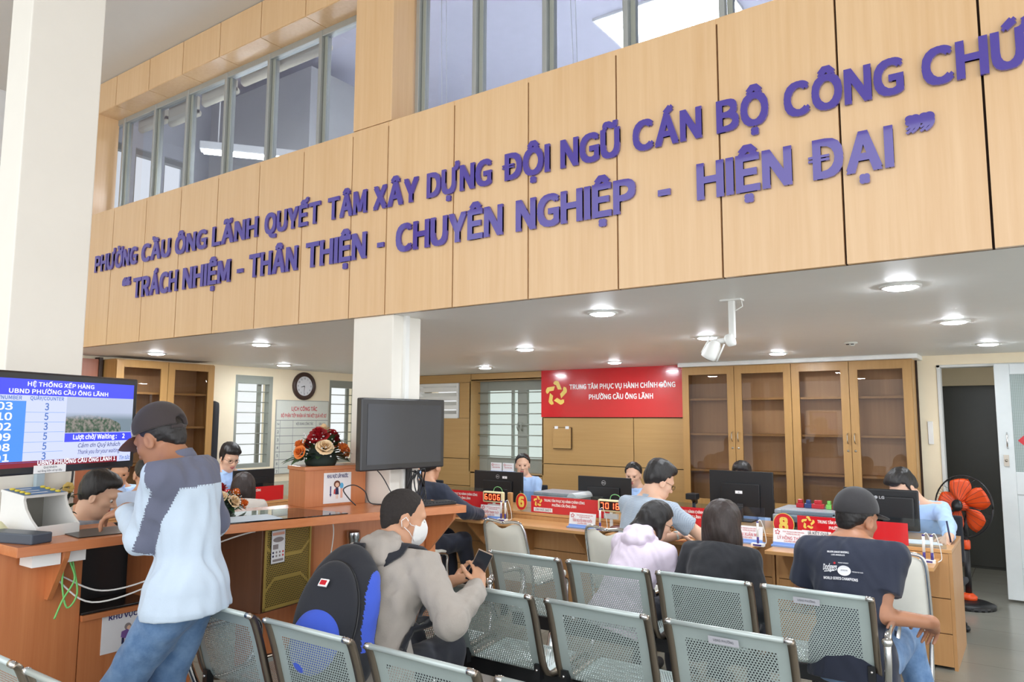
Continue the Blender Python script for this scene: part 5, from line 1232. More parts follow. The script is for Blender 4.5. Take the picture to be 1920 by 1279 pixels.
def hairmat(name, c):
    m = bpy.data.materials.new(name); t = NT(m); v = t.coord(scale=(1, 1, 0.18)); n = t.noise(v, 160, 4, 0.7)
    t.link(t.mix(t.ramp(n, 0.3, 0.75), tuple(x * 0.6 for x in lin(c)), tuple(x * 1.5 for x in lin(c))), t.b.inputs['Base Color']); t.b.inputs['Roughness'].default_value = 0.42
    t.bump(n, 0.5, 0.004); return m
HAIR = hairmat('black_hair', (30, 27, 27)); HAIRB = hairmat('brown_black_hair', (46, 34, 30)); BUZZ = mat('cropped_hair', (50, 45, 43), 0.95, var=0.35, vscale=120, bump=0.4, bscale=500)
EYEW = mat('eye_white', (226, 222, 216), 0.3, var=0); IRIS = mat('eye_dark', (28, 20, 16), 0.2, var=0)
def rot(yaw=0, pitch=0, roll=0):     # columns: right, forward, up. pitch>0 looks down
    m = Matrix.Rotation(yaw, 3, 'Z') @ Matrix.Rotation(-pitch, 3, 'X') @ Matrix.Rotation(roll, 3, 'Y')
    return np.array(m)
def ik(S, Wt, l1, l2, pole):
    d = Wt - S; L = np.linalg.norm(d); L2 = min(L, (l1 + l2) * 0.995); u = nrm(d); Wt = S + u * L2
    a = (l1 * l1 - l2 * l2 + L2 * L2) / (2 * L2); hh = math.sqrt(max(l1 * l1 - a * a, 0)); p = pole - S; p = nrm(p - u * (p @ u))
    return S + u * a + p * hh, Wt
def hand_prims(W, d, n, right, curl, sc, fat, lab=0):
    d = nrm(V3(d)); n = V3(n); n = nrm(n - d * (n @ d)); t = np.cross(d, n) * (1 if right else -1); P = []
    R = np.stack([t, d, n], 1); s = sc
    P.append(ell(W + d * 0.05 * s, R, (0.041 * s, 0.052 * s, 0.016 * s), 0.012, lab)); P.append(cap(W - d * 0.02 * s, W + d * 0.03 * s, 0.027 * s, 0.026 * s, 0.02, lab, (n, 0.75)))
    for i, L in enumerate((0.072, 0.08, 0.074, 0.058)):
        b = W + (d * (0.088 - 0.006 * abs(i - 1.2)) + t * (0.031 - 0.0205 * i)) * s; a = curl * (0.75 + 0.12 * i); dd = d + t * (0.10 - 0.07 * i)
        for f, r0, r1 in ((0.45, 0.0092, 0.0086), (0.31, 0.0086, 0.008), (0.24, 0.008, 0.007)):
            v = nrm(nrm(dd) * math.cos(a) + n * math.sin(a)); e = b + v * L * f * s
            P.append(cap(b, e, r0 * s * fat, r1 * s * fat, 0.004, lab)); b = e; a += curl * 0.8
    b = W + (d * 0.022 + t * 0.028) * s
    for v, L, r in ((d * 0.55 + t * 0.75 + n * 0.25, 0.042, 0.0125), (d * 0.85 + t * 0.35 + n * (0.2 + 0.4 * curl), 0.034, 0.0108), (d * 0.9 + t * 0.05 + n * (0.25 + 0.5 * curl), 0.026, 0.0092)):
        e = b + nrm(v) * L * s; P.append(cap(b, e, r * s * fat, r * 0.92 * s * fat, 0.006, lab)); b = e
    return P
def person(label, hip, yaw, sc=1.0, lean=0.1, side=0.0, lean2=None, head=(0, 0.1, 0), wr=None, wl=None, pr=None, pl=None, hr=None, hl=None, curl=0.5, sit=True, h=0.007, female=False,
           tone=0, hair='short', hairm=None, shirt=None, sleeve='long', pants=None, infl=0.012, hem=-0.02, collar=True, zones=None, smats=None, feet=None, knees=None, slim=1.0, headoff=(0, 0, 0), glasses=False, cap_=None, mask=False,
           hood=None, fem_w=0.9, wrk=(0.0038, 85, 0.6), eyes=True, twist=0.0, lips=True, shoe=(40, 40, 44), cuff=0.93):
    hx, hy, hz = hip; ca, sa = math.cos(yaw), math.sin(yaw)
    def loc(p):     # world -> local
        x, y = p[0] - hx, p[1] - hy; return V3(x * ca + y * sa, -x * sa + y * ca, p[2])
    lean2 = lean if lean2 is None else lean2
    w = (fem_w if female else 1.0) * slim
    def dirv(a, s_): return nrm(V3(math.sin(s_), math.sin(a) * math.cos(s_), math.cos(a) * math.cos(s_)))
    d1, d2 = dirv(lean, side), dirv(lean2, side)
    Pp = V3(0, 0, hz); Wst = Pp + d1 * 0.19 * sc; Ch = Wst + d2 * 0.17 * sc; Nk = Ch + d2 * 0.165 * sc
    tw = rot(twist)
    rx = tw @ V3(1, 0, 0); rx = nrm(rx - d2 * (rx @ d2)); fw = np.cross(d2, rx); RT = np.stack([rx, fw, d2], 1)
    r1 = nrm(V3(1, 0, 0) - d1 * d1[0]); R1 = np.stack([r1, np.cross(d1, r1), d1], 1)
    sw = (0.165 if female else 0.183) * sc * slim
    SR, SLh = Nk - d2 * 0.055 * sc + rx * sw, Nk - d2 * 0.055 * sc - rx * sw
    la, lf = 0.285 * sc, 0.255 * sc
    if wr is None: wr_ = V3(0.13, 0.36, hz + 0.14) * V3(1, 1, 1)
    else: wr_ = loc(wr)
    if wl is None: wl_ = V3(-0.13, 0.36, hz + 0.14)
    else: wl_ = loc(wl)
    ER, WR = ik(SR, wr_, la, lf, loc(pr) if pr is not None else SR + V3(0.35, -0.3, -0.6)); EL, WL = ik(SLh, wl_, la, lf, loc(pl) if pl is not None else SLh + V3(-0.35, -0.3, -0.6))
    HR, HL = Pp + V3(0.09 * sc * slim, 0.01, -0.03), Pp + V3(-0.09 * sc * slim, 0.01, -0.03); lt, ls = 0.43 * sc, 0.41 * sc
    if sit:
        kz = max(0.5, hz + 0.03) if hz < 0.6 else hz
        KR, AR = ik(HR, (loc(feet[0]) if feet else V3(0.13, 0.43 * sc, 0.085)), lt, ls, HR + V3(0.08, 2, 1.5)); KL, AL = ik(HL, (loc(feet[1]) if feet else V3(-0.13, 0.43 * sc, 0.085)), lt, ls, HL + V3(-0.08, 2, 1.5))
    else:
        KR, AR = ik(HR, (loc(feet[0]) if feet else V3(0.1, 0, 0.09)), lt, ls, HR + V3(0, 2, -0.4)); KL, AL = ik(HL, (loc(feet[1]) if feet else V3(-0.1, 0.0, 0.09)), lt, ls, HL + V3(0, 2, -0.4))
    hR = rot(head[0], head[1], head[2]); hs = sc * (1.02 if female else 1.06)
    nd = nrm(d2 * 0.7 + V3(0, 0.12, 0.6)); Hc = Nk + nd * 0.045 * sc + hR @ V3(0, 0.015, 0.10) * hs + V3(*headoff)
    H = lambda x, y, z: Hc + hR @ (V3(x, y, z) * hs)
    def E(c, r, k, lab=0, op='u', R=None, planes=()): return ell(H(*c), hR if R is None else hR @ R, V3(r) * hs, k * hs, lab, op, planes)
    def torso(e):
        return [ell(Pp + d1 * 0.01 * sc, R1, (0.163 * slim * sc + e, 0.118 * sc + e, 0.12 * sc + e), 0.05), ell(Wst, R1, ((0.135 if female else 0.143) * slim * sc + e, 0.104 * sc + e, 0.15 * sc + e), 0.06),
                ell(Ch, RT, (0.162 * w * sc + e, 0.115 * sc + e, 0.17 * sc + e), 0.06), ell(Ch + d2 * 0.08 * sc - fw * 0.012 * sc, RT, (0.168 * w * sc + e, 0.095 * sc + e, 0.1 * sc + e), 0.05),
                cap(Nk - d2 * 0.04 * sc + rx * 0.03, SR, 0.05 * sc + e * .8, 0.052 * sc + e, 0.04), cap(Nk - d2 * 0.04 * sc - rx * 0.03, SLh, 0.05 * sc + e * .8, 0.052 * sc + e, 0.04)]
    aw = 0.86 if female else 1.0
    def arms(e, up=1.0, fo=1.0, cut=False):
        P = []
        for S_, E_2, W_ in ((SR, ER, WR), (SLh, EL, WL)):
            if fo <= 0:
                P.append(cap(S_, S_ + (E_2 - S_) * up, 0.05 * aw * sc + e, 0.044 * aw * sc + e * 1.5, 0.035, 1, None, True))
            else:
                P.append(cap(S_, E_2, 0.05 * aw * sc + e, 0.04 * aw * sc + e, 0.035, 1)); P.append(cap(E_2, E_2 + (W_ - E_2) * fo, 0.041 * aw * sc + e, 0.029 * aw * sc + e * 0.9, 0.03, 1, None, cut))
        return P
    def legs(e, full=True, lab=0):
        P = []
        for Hh, K, A in ((HR, KR, AR), (HL, KL, AL)):
            P.append(cap(Hh, K, 0.09 * sc + e, 0.06 * sc + e, 0.05, lab)); P.append(cap(K, A, 0.058 * sc + e, 0.04 * sc + e * 1.3, 0.04, lab))
        return P
    fat = 1.0 if h < 0.0062 else 1.12
    hd = lambda W_, E_2, spec, right: hand_prims(W_, (loc(spec[0]) - W_) if spec and len(spec[0]) == 3 and spec[2] == 'pt' else (V3(*spec[0]) if spec else nrm(W_ - E_2) * 0.7 + V3(0, 0.3, -0.35)), V3(*spec[1]) if spec else (V3(0, 0, -1)), right, spec[3] if spec and len(spec) > 3 else curl, sc * (0.93 if female else 1.0), fat)
    body = torso(0.0) + arms(0.0) + legs(0.0)
    for A, K in ((AR, KR), (AL, KL)):
        fd = nrm(V3(0.0, 1, 0)); body.append(cap(A + V3(0, -0.04, -0.045), A + fd * 0.15 * sc + V3(0, 0, -0.055), 0.036 * sc, 0.028 * sc, 0.03))
    body.append(cap(Nk - d2 * 0.05 * sc, H(0, -0.018, -0.045), 0.058 * w * sc, 0.052 * w * sc, 0.03))
    for s in (1, -1): body.append(cap(H(0, -0.035, -0.07), Nk + rx * s * 0.095 * w * sc - d2 * 0.03 * sc - fw * 0.01, 0.042 * sc, 0.034 * sc, 0.04))
    body += hd(WR, ER, hr, True) + hd(WL, EL, hl, False)
    body += [E((0, -0.012, 0.035), (0.076, 0.097, 0.088), 0.01), E((0, 0.026, -0.03), (0.062, 0.062, 0.088), 0.03), E((0, 0.04, -0.078), (0.043, 0.042, 0.04), 0.03), E((0.04, 0.052, -0.02), (0.024, 0.025, 0.022), 0.02), E((-0.04, 0.052, -0.02), (0.024, 0.025, 0.022), 0.02),
             E((0, 0.076, 0.024), (0.05, 0.016, 0.014), 0.02), E((0.03, 0.0905, 0.001), (0.015, 0.012, 0.0085), 0.01, 0, 's'), E((-0.03, 0.0905, 0.001), (0.015, 0.012, 0.0085), 0.01, 0, 's'),
             cap(H(0, 0.086, 0.006), H(0, 0.105, -0.028), 0.008 * hs, 0.0125 * hs, 0.012), E((0.012, 0.093, -0.033), (0.009, 0.012, 0.008), 0.006), E((-0.012, 0.093, -0.033), (0.009, 0.012, 0.008), 0.006)]
    for s in (1, -1):
        Re = rot(s * -0.35); body += [E((s * 0.077, -0.008, -0.01), (0.009, 0.021, 0.032), 0.008, 0, 'u', Re), E((s * 0.087, -0.003, -0.008), (0.006, 0.012, 0.02), 0.004, 0, 's', Re)]
        body.append(cap(H(s * 0.016, 0.087, 0.0215), H(s * 0.046, 0.0765, 0.023), 0.0055 * hs, 0.0042 * hs, 0.002, 2))
    if lips: body += [E((0, 0.0875, -0.062), (0.022, 0.009, 0.0052), 0.004, 3), E((0, 0.086, -0.0705), (0.018, 0.0095, 0.006), 0.004, 3)]
    root = sdfobj('person', body, h, [SK[tone], SK[tone], BROW, LIP])
    root.location = (hx, hy, 0); root.rotation_euler = (0, 0, yaw)
    tag(root, label, 'person')
    if eyes:
        for s in (1, -1):
            m = M(); T = Matrix.Translation(tuple(H(s * 0.03, 0.0765, 0.0))) @ Matrix(hR.tolist()).to_4x4()
            m.ball((0, 0.002 if h >= 0.0058 else 0, 0), 0.0122 * hs if h < 0.0058 else (0.0115 * hs, 0.0095 * hs, 0.0055 * hs), EYEW if h < 0.0058 else IRIS, T, 12, 8); h < 0.0058 and m.ball((0, 0.0055 * hs, -0.002), (0.0085 * hs, 0.0085 * hs, 0.0075 * hs), IRIS, T, 10, 6); m.build('eye', root)
    # clothing
    if shirt is not None:
        P = torso(infl)
        for s in (1, -1): P.append(cap(Nk + rx * s * 0.045 * sc - fw * 0.015 + d2 * 0.01, Nk + rx * s * 0.12 * w * sc - d2 * 0.03 * sc - fw * 0.01, 0.04 * sc + infl * 0.5, 0.04 * sc + infl * 0.5, 0.04))
        up = cap(Pp, Pp - d1 * abs(min(hem, 0)) * 1.0, 0.15 * sc, 0.15 * sc, 0.05)
        if hem < 0: P.append(cap(Pp + rx * 0.05, Pp + rx * 0.05 + V3(0, 0, hem), 0.118 * sc + infl, 0.132 * sc + infl, 0.05)); P.append(cap(Pp - rx * 0.05, Pp - rx * 0.05 + V3(0, 0, hem), 0.118 * sc + infl, 0.132 * sc + infl, 0.05))
        P += arms(infl, 0.62, 0.0) if sleeve == 'short' else arms(infl, 1.0, cuff, True)
        pls = [(Pp + d1 * 0.0 + V3(0, 0, hem - 0.03), -d1), (Nk + nd * 0.012 * sc, nd)] if sit is False or hem > -0.12 else [(Nk + nd * 0.012 * sc, nd)]
        V, Q, Lb = None, None, None
        ms = [shirt] + (smats or [])
        fz = (lambda V_, L_, mi: zones(V_, L_, mi * 0, dict(Nk=Nk, Ch=Ch, Pp=Pp, SR=SR, SL=SLh, ER=ER, EL=EL, WR=WR, WL=WL, rx=rx, fw=fw, d2=d2))) if zones else (lambda V_, L_, mi: mi * 0)
        so = sdfobj('shirt', P, max(h, 0.006), ms, root, fz, wrinkle=wrk, planes=pls, seed=int(abs(hx * 97 + hy * 31)) % 1000)
        if collar:
            na = nrm(0.5 * nrm(H(0, -0.02, -0.05) - Nk) + 0.7 * nd)
            sdfobj('collar', [cap(Nk - na * 0.04, Nk + na * 0.036, 0.066 * w * sc + 0.014, 0.058 * w * sc + 0.013, 0.01, 0, None, True), cap(Nk + rx * 0.05 * w - fw * 0.02 + na * 0.012, Nk + rx * 0.1 * w - fw * 0.012 - d2 * 0.014, 0.03, 0.022, 0.02), cap(Nk - rx * 0.05 * w - fw * 0.02 + na * 0.012, Nk - rx * 0.1 * w - fw * 0.012 - d2 * 0.014, 0.03, 0.022, 0.02),
                             ell(Nk + fw * 0.075 + rx * 0.035 - d2 * 0.012, RT, (0.032, 0.012, 0.03), 0.006), ell(Nk + fw * 0.075 - rx * 0.035 - d2 * 0.012, RT, (0.032, 0.012, 0.03), 0.006)], 0.0045, [smats[0] if (zones and smats) else shirt], root)
        if hood:
            hh = [ell(Nk - fw * 0.1 + d2 * 0.0, RT, (0.115, 0.06, 0.055), 0.02), ell(Nk - fw * 0.125 - d2 * 0.055, RT, (0.09, 0.045, 0.05), 0.02), ell(Nk - fw * 0.085 + d2 * 0.045, RT, (0.085, 0.035, 0.028), 0.012),
                  cap(Nk + rx * 0.085 - fw * 0.05, Nk + rx * 0.06 + fw * 0.065 - d2 * 0.025, 0.028, 0.02, 0.03), cap(Nk - rx * 0.085 - fw * 0.05, Nk - rx * 0.06 + fw * 0.065 - d2 * 0.025, 0.028, 0.02, 0.03)]
            sdfobj('hood', hh, 0.006, [shirt], root, wrinkle=(0.006, 70), seed=5)
    if pants is not None:
        P = [ell(Pp + d1 * 0.0, R1, (0.164 * slim * sc + 0.004, 0.12 * sc + 0.004, 0.12 * sc), 0.05)] + legs(0.016 if sit else 0.01)
        sdfobj('trousers', P, max(h, 0.007), [pants], root, wrinkle=(0.005, 45), planes=([] if sit else [(Pp + d1 * 0.09, d1)]) + [(V3(0, 0, 0.06), V3(0, 0, -1))], seed=3)
    sm_ = mat('shoe_%d' % shoe[0], shoe, 0.5)
    for A in (AR, AL): sdfobj('shoe', [cap(A + V3(0, -0.05, -0.035), A + V3(0, 0.06, -0.035), 0.044, 0.046, 0.02), cap(A + V3(0, 0.05, -0.045), A + V3(0, 0.17, -0.05), 0.044, 0.036, 0.02)], 0.008, [sm_], root, planes=[(V3(0, 0, 0.003), V3(0, 0, -1))])
    # hair
    hm = hairm or HAIR; ph = [((0, -0.669, 0.743), -0.012)]
    g = lambda p, v: p + V3(*v) * hs          # hanging hair follows gravity, not the head
    if hair == 'short': HP = [E((0, -0.014, 0.042), (0.088, 0.104, 0.1), 0.01, 0, 'u', None, [((0, -0.84, 0.543), -0.034, 0.004), ((0, -0.25, 0.968), -0.062, 0.002)]), E((0, 0.028, 0.098), (0.066, 0.066, 0.044), 0.03), E((0, -0.03, 0.09), (0.074, 0.075, 0.06), 0.03), E((0, -0.078, 0.0), (0.058, 0.03, 0.05), 0.02)]
    elif hair == 'fringe': HP = [E((0, -0.012, 0.044), (0.087, 0.105, 0.1), 0.01, 0, 'u', None, [((0, -0.82, 0.572), -0.032, 0.005), ((0, -0.25, 0.968), -0.062, 0.002)]), E((0.02, 0.06, 0.088), (0.06, 0.034, 0.03), 0.03), E((-0.03, 0.062, 0.08), (0.046, 0.03, 0.026), 0.03), cap(H(0.074, 0.02, 0.03), H(0.077, 0.012, -0.012), 0.011 * hs, 0.006 * hs, 0.01), cap(H(-0.074, 0.02, 0.03), H(-0.077, 0.012, -0.012), 0.011 * hs, 0.006 * hs, 0.01), E((0, -0.01, 0.1), (0.078, 0.085, 0.05), 0.03), E((0, -0.075, 0.0), (0.064, 0.035, 0.055), 0.02)]
    elif hair == 'buzz': HP = [E((0, -0.013, 0.037), (0.0775, 0.0985, 0.09), 0.01, 0, 'u', None, [((0, -0.9, 0.436), -0.037, 0.002), ((0, -0.25, 0.968), -0.06, 0.002)]), E((0, -0.077, -0.018), (0.046, 0.021, 0.046), 0.03)]
    elif hair == 'bun': HP = [E((0, -0.012, 0.04), (0.089, 0.104, 0.098), 0.01, 0, 'u', None, [((0, -0.75, 0.66), -0.02, 0.002), ((0, -0.25, 0.968), -0.065, 0.002)]), E((0, -0.112, 0.0), (0.034, 0.03, 0.034), 0.015), E((0, -0.07, -0.01), (0.058, 0.032, 0.05), 0.02)]
    elif hair == 'bob':
        q0 = H(0, -0.03, 0.03); HP = [E((0, -0.016, 0.04), (0.09, 0.108, 0.1), 0.01, 0, 'u', None, [((0, -0.62, 0.78), -0.03)]), ell(g(q0, (0, -0.035, -0.06)), np.eye(3), V3(0.112, 0.092, 0.16) * hs, 0.05), ell(g(q0, (0.06, -0.01, -0.14)), np.eye(3), V3(0.055, 0.075, 0.1) * hs, 0.04), ell(g(q0, (-0.06, -0.01, -0.14)), np.eye(3), V3(0.055, 0.075, 0.1) * hs, 0.04),
              E((0, 0.085, -0.04), (0.055, 0.09, 0.1), 0.02, 0, 's')]
    elif hair == 'ponytail':
        q0 = H(0, -0.06, 0.0); HP = [E((0, -0.014, 0.038), (0.085, 0.105, 0.097), 0.01, 0, 'u', None, [((0, -0.62, 0.78), -0.028)]), cap(q0, g(q0, (-0.05, -0.05, -0.09)), 0.068 * hs, 0.062 * hs, 0.05), cap(g(q0, (-0.05, -0.05, -0.09)), g(q0, (-0.085, -0.055, -0.18)), 0.06 * hs, 0.03 * hs, 0.04), cap(H(0.06, 0.0, 0.0), g(H(0.06, 0.0, 0.0), (0.0, -0.02, -0.08)), 0.03 * hs, 0.02 * hs, 0.03)]
    sdfobj('hair', HP, 0.0045, [hm], root, wrinkle=((0.003, 150, 0.25) if hair != 'buzz' else (0.0012, 260, 1)), seed=9)
    if glasses:
        m = M()
        for s in (1, -1):
            c = H(s * 0.032, 0.098, -0.002); m.tube([tuple(c + hR @ V3(0.021 * math.cos(2 * PI * i / 16), 0, 0.016 * math.sin(2 * PI * i / 16)) * hs) for i in range(17)], 0.0016, BLACK, 6, False)
            m.tube([tuple(H(s * 0.052, 0.096, 0.004)), tuple(H(s * 0.076, 0.03, 0.006)), tuple(H(s * 0.079, -0.01, 0.0))], 0.0014, BLACK, 6)
        m.tube([tuple(H(-0.012, 0.1, 0.003)), tuple(H(0.012, 0.1, 0.003))], 0.0014, BLACK, 6); m.build('glasses', root)
    if mask:
        MW = cloth('mask_fabric', (232, 232, 230), bump=0.1)
        sdfobj('face_mask', [E((0, 0.03, -0.045), (0.073, 0.078, 0.088), 0.01, 0, 'u', None, [((0, 1, 0), 0.012), ((0, 0.25, -0.97), -0.05)]), E((0, 0.075, -0.05), (0.026, 0.04, 0.045), 0.03)], 0.004, [MW], root, wrinkle=(0.001, 120))
        m = M()
        for s in (1, -1):
            for z in (-0.022, -0.085): m.tube([tuple(H(s * 0.066, 0.052, z)), tuple(H(s * 0.078, 0.02, z * 0.5 - 0.006)), tuple(H(s * 0.088, -0.01, 0.012 if z > -0.05 else -0.03))], 0.0018, WTXT, 6)
            m.tube([tuple(H(s * 0.088, -0.01, 0.012)), tuple(H(s * 0.09, -0.028, -0.005)), tuple(H(s * 0.088, -0.02, -0.03))], 0.0018, WTXT, 6)
        m.build('ear_loop', root)
    if cap_:
        c1, c2, c3, tilt = cap_[:4]
        Rv = rot(0, tilt)
        CP = [E((0, -0.014, 0.045), (0.093, 0.112, 0.107), 0.01, 0, 'u', None, [((0, -0.16, 0.987), -0.012)]), E((0, 0.105, 0.036), (0.072, 0.088, 0.007), 0.006, 2, 'u', Rv, [((0, 1, 0), -0.03)]), E((0, -0.014, 0.142), (0.008, 0.008, 0.006), 0.002)]
        Hinv = hR.T
        def cz(V_, L_, mi):
            l = (V_ - Hc) @ hR / hs; mi = np.where(L_ == 2, 2, 0); return np.where((mi == 0) & (l[:, 1] > 0.052), 1, mi)
        if len(cap_) > 4: CP.append(E((0, -0.125, 0.03), (0.03, 0.03, 0.024), 0.004, 0, 's'))
        sdfobj('cap', CP, 0.004, [c1, c2, c3], root, cz)
        if len(cap_) > 4: sdfobj('cap_strap', [cap(H(-0.034, -0.098, 0.012), H(0, -0.109, 0.01), 0.009, 0.009, 0.004), cap(H(0, -0.109, 0.01), H(0.034, -0.098, 0.012), 0.009, 0.009, 0.004)], 0.004, [c1], root)
    return root, dict(H=H, hR=hR, Nk=Nk, Ch=Ch, Pp=Pp, Wst=Wst, rx=rx, fw=fw, d2=d2, SR=SR, SL=SLh, ER=ER, EL=EL, WR=WR, WL=WL, ca=ca, sa=sa, hx=hx, hy=hy)
def toworld(i, p): return Vector((i['hx'] + p[0] * i['ca'] - p[1] * i['sa'], i['hy'] + p[0] * i['sa'] + p[1] * i['ca'], p[2]))
# plain office chairs under the people behind the desks
def office_chair(loc, rz, label, src=[]):
    if src:
        t = copy_tree(src[0]); t.location = (*loc, 0); t.rotation_euler = (0, 0, rz); t['label'] = label; return t
    t = thing('office_chair', label, 'chair', (*loc, 0), rz, 'dark office chairs'); fab = mat('dark_chair_fabric', (40, 42, 48), 0.8)
    k = M(); k.box((-0.22, -0.2, 0.36), (0.22, 0.22, 0.405), fab); k.build('seat', t, bev=0.015)
    k = M(); k.box((-0.19, -0.27, 0.5), (0.19, -0.235, 0.86), fab); k.build('backrest', t, bev=0.012)
    k = M(); k.tube([(0, -0.1, 0.37), (0, -0.25, 0.38), (0, -0.285, 0.52), (0, -0.272, 0.7)], 0.014, BLACK); k.build('back_bracket', t)
    k = M(); k.tube([(0, 0, 0.07), (0, 0, 0.36)], 0.025, DARK); k.build('pole', t)
    for q in range(5):
        a = 2 * PI * q / 5; k = M(); k.tube([(0, 0, 0.09), (0.24 * math.cos(a), 0.24 * math.sin(a), 0.06)], [0.022, 0.014], BLACK, 8); k.ball((0.24 * math.cos(a), 0.24 * math.sin(a), 0.027), 0.027, BLACK); k.build('base_leg', t)
    src.append(t); return t

OFFICER = cloth('officer_blue_shirt', (176, 206, 246), bump=0.2); DTROU = cloth('dark_trousers', (44, 46, 56)); DENIM = cloth('blue_denim', (84, 118, 160), (120, 152, 190), scale=500, blotch=0.2)
# ---- the man standing at the counter
SHB = cloth('pale_blue_work_shirt', (198, 214, 230), bump=0.35); SHG = cloth('slate_grey_panel', (104, 108, 128), bump=0.35)
def zone1(V, L, mi, s):
    yk = ((V - s['Nk']) @ s['d2'] > -0.115) & ((V - s['Ch']) @ s['fw'] < 0.03)
    for S_, E_, W_ in ((s['SR'], s['ER'], s['WR']), (s['SL'], s['EL'], s['WL'])):
        for a_, b_ in ((S_, E_), (E_, W_)):
            ax = nrm(b_ - a_); t_ = (V - a_) @ ax; q_ = (V - a_) - t_[:, None] * ax; dd = np.linalg.norm(q_, axis=1); ln = np.linalg.norm(b_ - a_)
            lim = ln + 0.03 if a_ is S_ else 0.1
            mi = np.where((t_ > -0.02) & (t_ < lim) & (dd < 0.092) & (q_ @ nrm(-s['fw'] - (0.5 if a_ is not S_ else 0) * s['d2']) > 0.0), 1, mi)
    return np.where(yk & (L != 1), 1, mi)
p1_, i1 = person('man in a dark cap and pale blue grey-yoked shirt writing at the counter', (-2.96, 1.835, 0.885), 2.12, 1.02, slim=0.83, headoff=(0, 0.035, -0.045), lean=0.04, lean2=0.14, head=(-0.2, 0.45, 0), sit=False, h=0.0055, tone=2,
    wl=(-3.29, 1.73, 1.2), wr=(-3.40, 2.0, 1.17), pl=(-3.05, 1.64, 0.6), pr=(-3.0, 2.3, 0.8), hl=((0.0, 0.9, -0.3), (0.2, 0, -1), '', 0.5), hr=((-0.3, 0.9, -0.3), (-0.3, 0, -1), '', 0.8), hair='buzz', hairm=HAIR,
    shirt=SHB, smats=[SHG], zones=zone1, infl=0.022, hem=-0.06, pants=DENIM, feet=((-2.95, 2.0, 0.09), (-3.05, 1.76, 0.09)), wrk=(0.006, 70, 0.5),
    cap_=(cloth('brown_black_cap', (62, 54, 54)), cloth('cap_front_cream', (216, 210, 200)), cloth('cap_visor_brown', (98, 58, 50)), 0.25, 'open'))
tee = sdfobj('undershirt', [ell(i1['Pp'] + V3(0, 0, -0.04), np.eye(3), (0.168, 0.125, 0.1), 0.02)], 0.008, [mat('white_cotton', (240, 240, 240), 0.8)], p1_, planes=[(i1['Pp'] + V3(0, 0, 0.02), V3(0, 0, 1)), (i1['Pp'] + V3(0, 0, -0.07), V3(0, 0, -1))])
m = M(); hw = toworld(i1, i1['WR'] + V3(-0.02, 0.09, 0.0)); m.tube([hw + Vector((0.0, 0.0, -0.03)), hw + Vector((0.05, 0.03, 0.09))], 0.004, WHITE, 8); m.tube([hw + Vector((0.05, 0.03, 0.09)), hw + Vector((0.058, 0.035, 0.105))], 0.0045, BLACK, 8)
tag(m.build('pen'), 'white pen in the hand of the standing man', 'pen')
# ---- the man with the backpack
JKT = cloth('grey_beige_jacket', (172, 164, 156), bump=0.4, blotch=0.05)
p2_, i2 = person('masked man in a grey hooded jacket with a backpack looking at his phone', (-2.46, 2.425, 0.49), 0.1, 1.0, lean=0.16, lean2=0.34, head=(-0.72, 0.2, 0.0), h=0.005, tone=1, hair='buzz', hairm=BUZZ,
    wr=(-2.13, 2.77, 0.835), wl=(-2.32, 2.80, 0.83), pr=(-1.8, 2.5, 0.4), pl=(-2.75, 2.6, 0.35), hr=((-0.35, 0.55, 0.75), (-0.75, 0.3, -0.1), '', 0.5), hl=((0.75, 0.5, 0.25), (0.1, -0.2, 1), '', 0.35),
    shirt=JKT, infl=0.026, hem=-0.09, pants=DTROU, hood=True, mask=True, wrk=(0.0065, 75, 0.7), collar=False, cuff=0.97)
# phone
ph = frame((-2.165, 2.815, 0.915), (0.80, 0.56, 0.0), (0.25, -0.05, 0.75)); ph = ph @ Matrix.Rotation(-0.42, 4, 'Z')
t = thing('smartphone', 'dark smartphone held up by the backpack man', 'phone', ph.translation[:]); Tq = Matrix.Translation(-ph.translation) @ ph
k = M(); k.box((-0.037, -0.08, -0.0045), (0.037, 0.08, 0.004), mat('phone_case', (150, 128, 110), 0.3), Tq); k.build('case', t, bev=0.002)
k = M(); k.rect(Tq, -0.0345, -0.077, 0.0345, 0.077, mat('phone_screen', (34, 36, 44), 0.12), 0.0046); k.build('screen', t)
# backpack
BPK = cloth('black_backpack_nylon', (34, 36, 44), bump=0.3, scale=500); BPB = cloth('blue_backpack_nylon', (62, 92, 206), bump=0.3, scale=500)
bp = thing('backpack', 'black and blue backpack on the back of the masked man', 'backpack', (i2['hx'], i2['hy'], 0), 0.1)
bc = i2['Wst'] - i2['fw'] * 0.235 + i2['d2'] * 0.02 + i2['rx'] * -0.035; RB = np.array(Matrix.Rotation(0.16, 3, 'Z')) @ np.stack([i2['rx'], i2['fw'], i2['d2']], 1)
PS = 1.2
def BX(x, y, z): return bc + RB @ (V3(x, y, z) * PS)
def bz_(V, L, mi):
    l = (V - bc) @ RB / PS; return np.where((np.abs(l[:, 0]) > 0.12) & (np.abs(l[:, 1] + 0.01) < 0.035) & (l[:, 2] > -0.12) & (l[:, 2] < 0.19 - 0.6 * np.maximum(np.abs(l[:, 0]) - 0.1, 0)), 1, 0)
sdfobj('main_compartment', [cap(BX(0.07, 0, -0.16), BX(0.05, 0, 0.1), 0.1, 0.08, 0.05), cap(BX(-0.07, 0, -0.16), BX(-0.05, 0, 0.1), 0.1, 0.08, 0.05), ell(BX(0, 0.01, 0.02), RB, (0.175, 0.1, 0.27), 0.05), ell(BX(0, 0.0, -0.14), RB, (0.185, 0.11, 0.14), 0.05)], 0.006, [BPK, BPB], bp, bz_, wrinkle=(0.002, 60))
sdfobj('front_pocket', [ell(BX(0, -0.075, -0.03), RB, (0.146, 0.066, 0.24), 0.02)], 0.005, [BPK], bp)
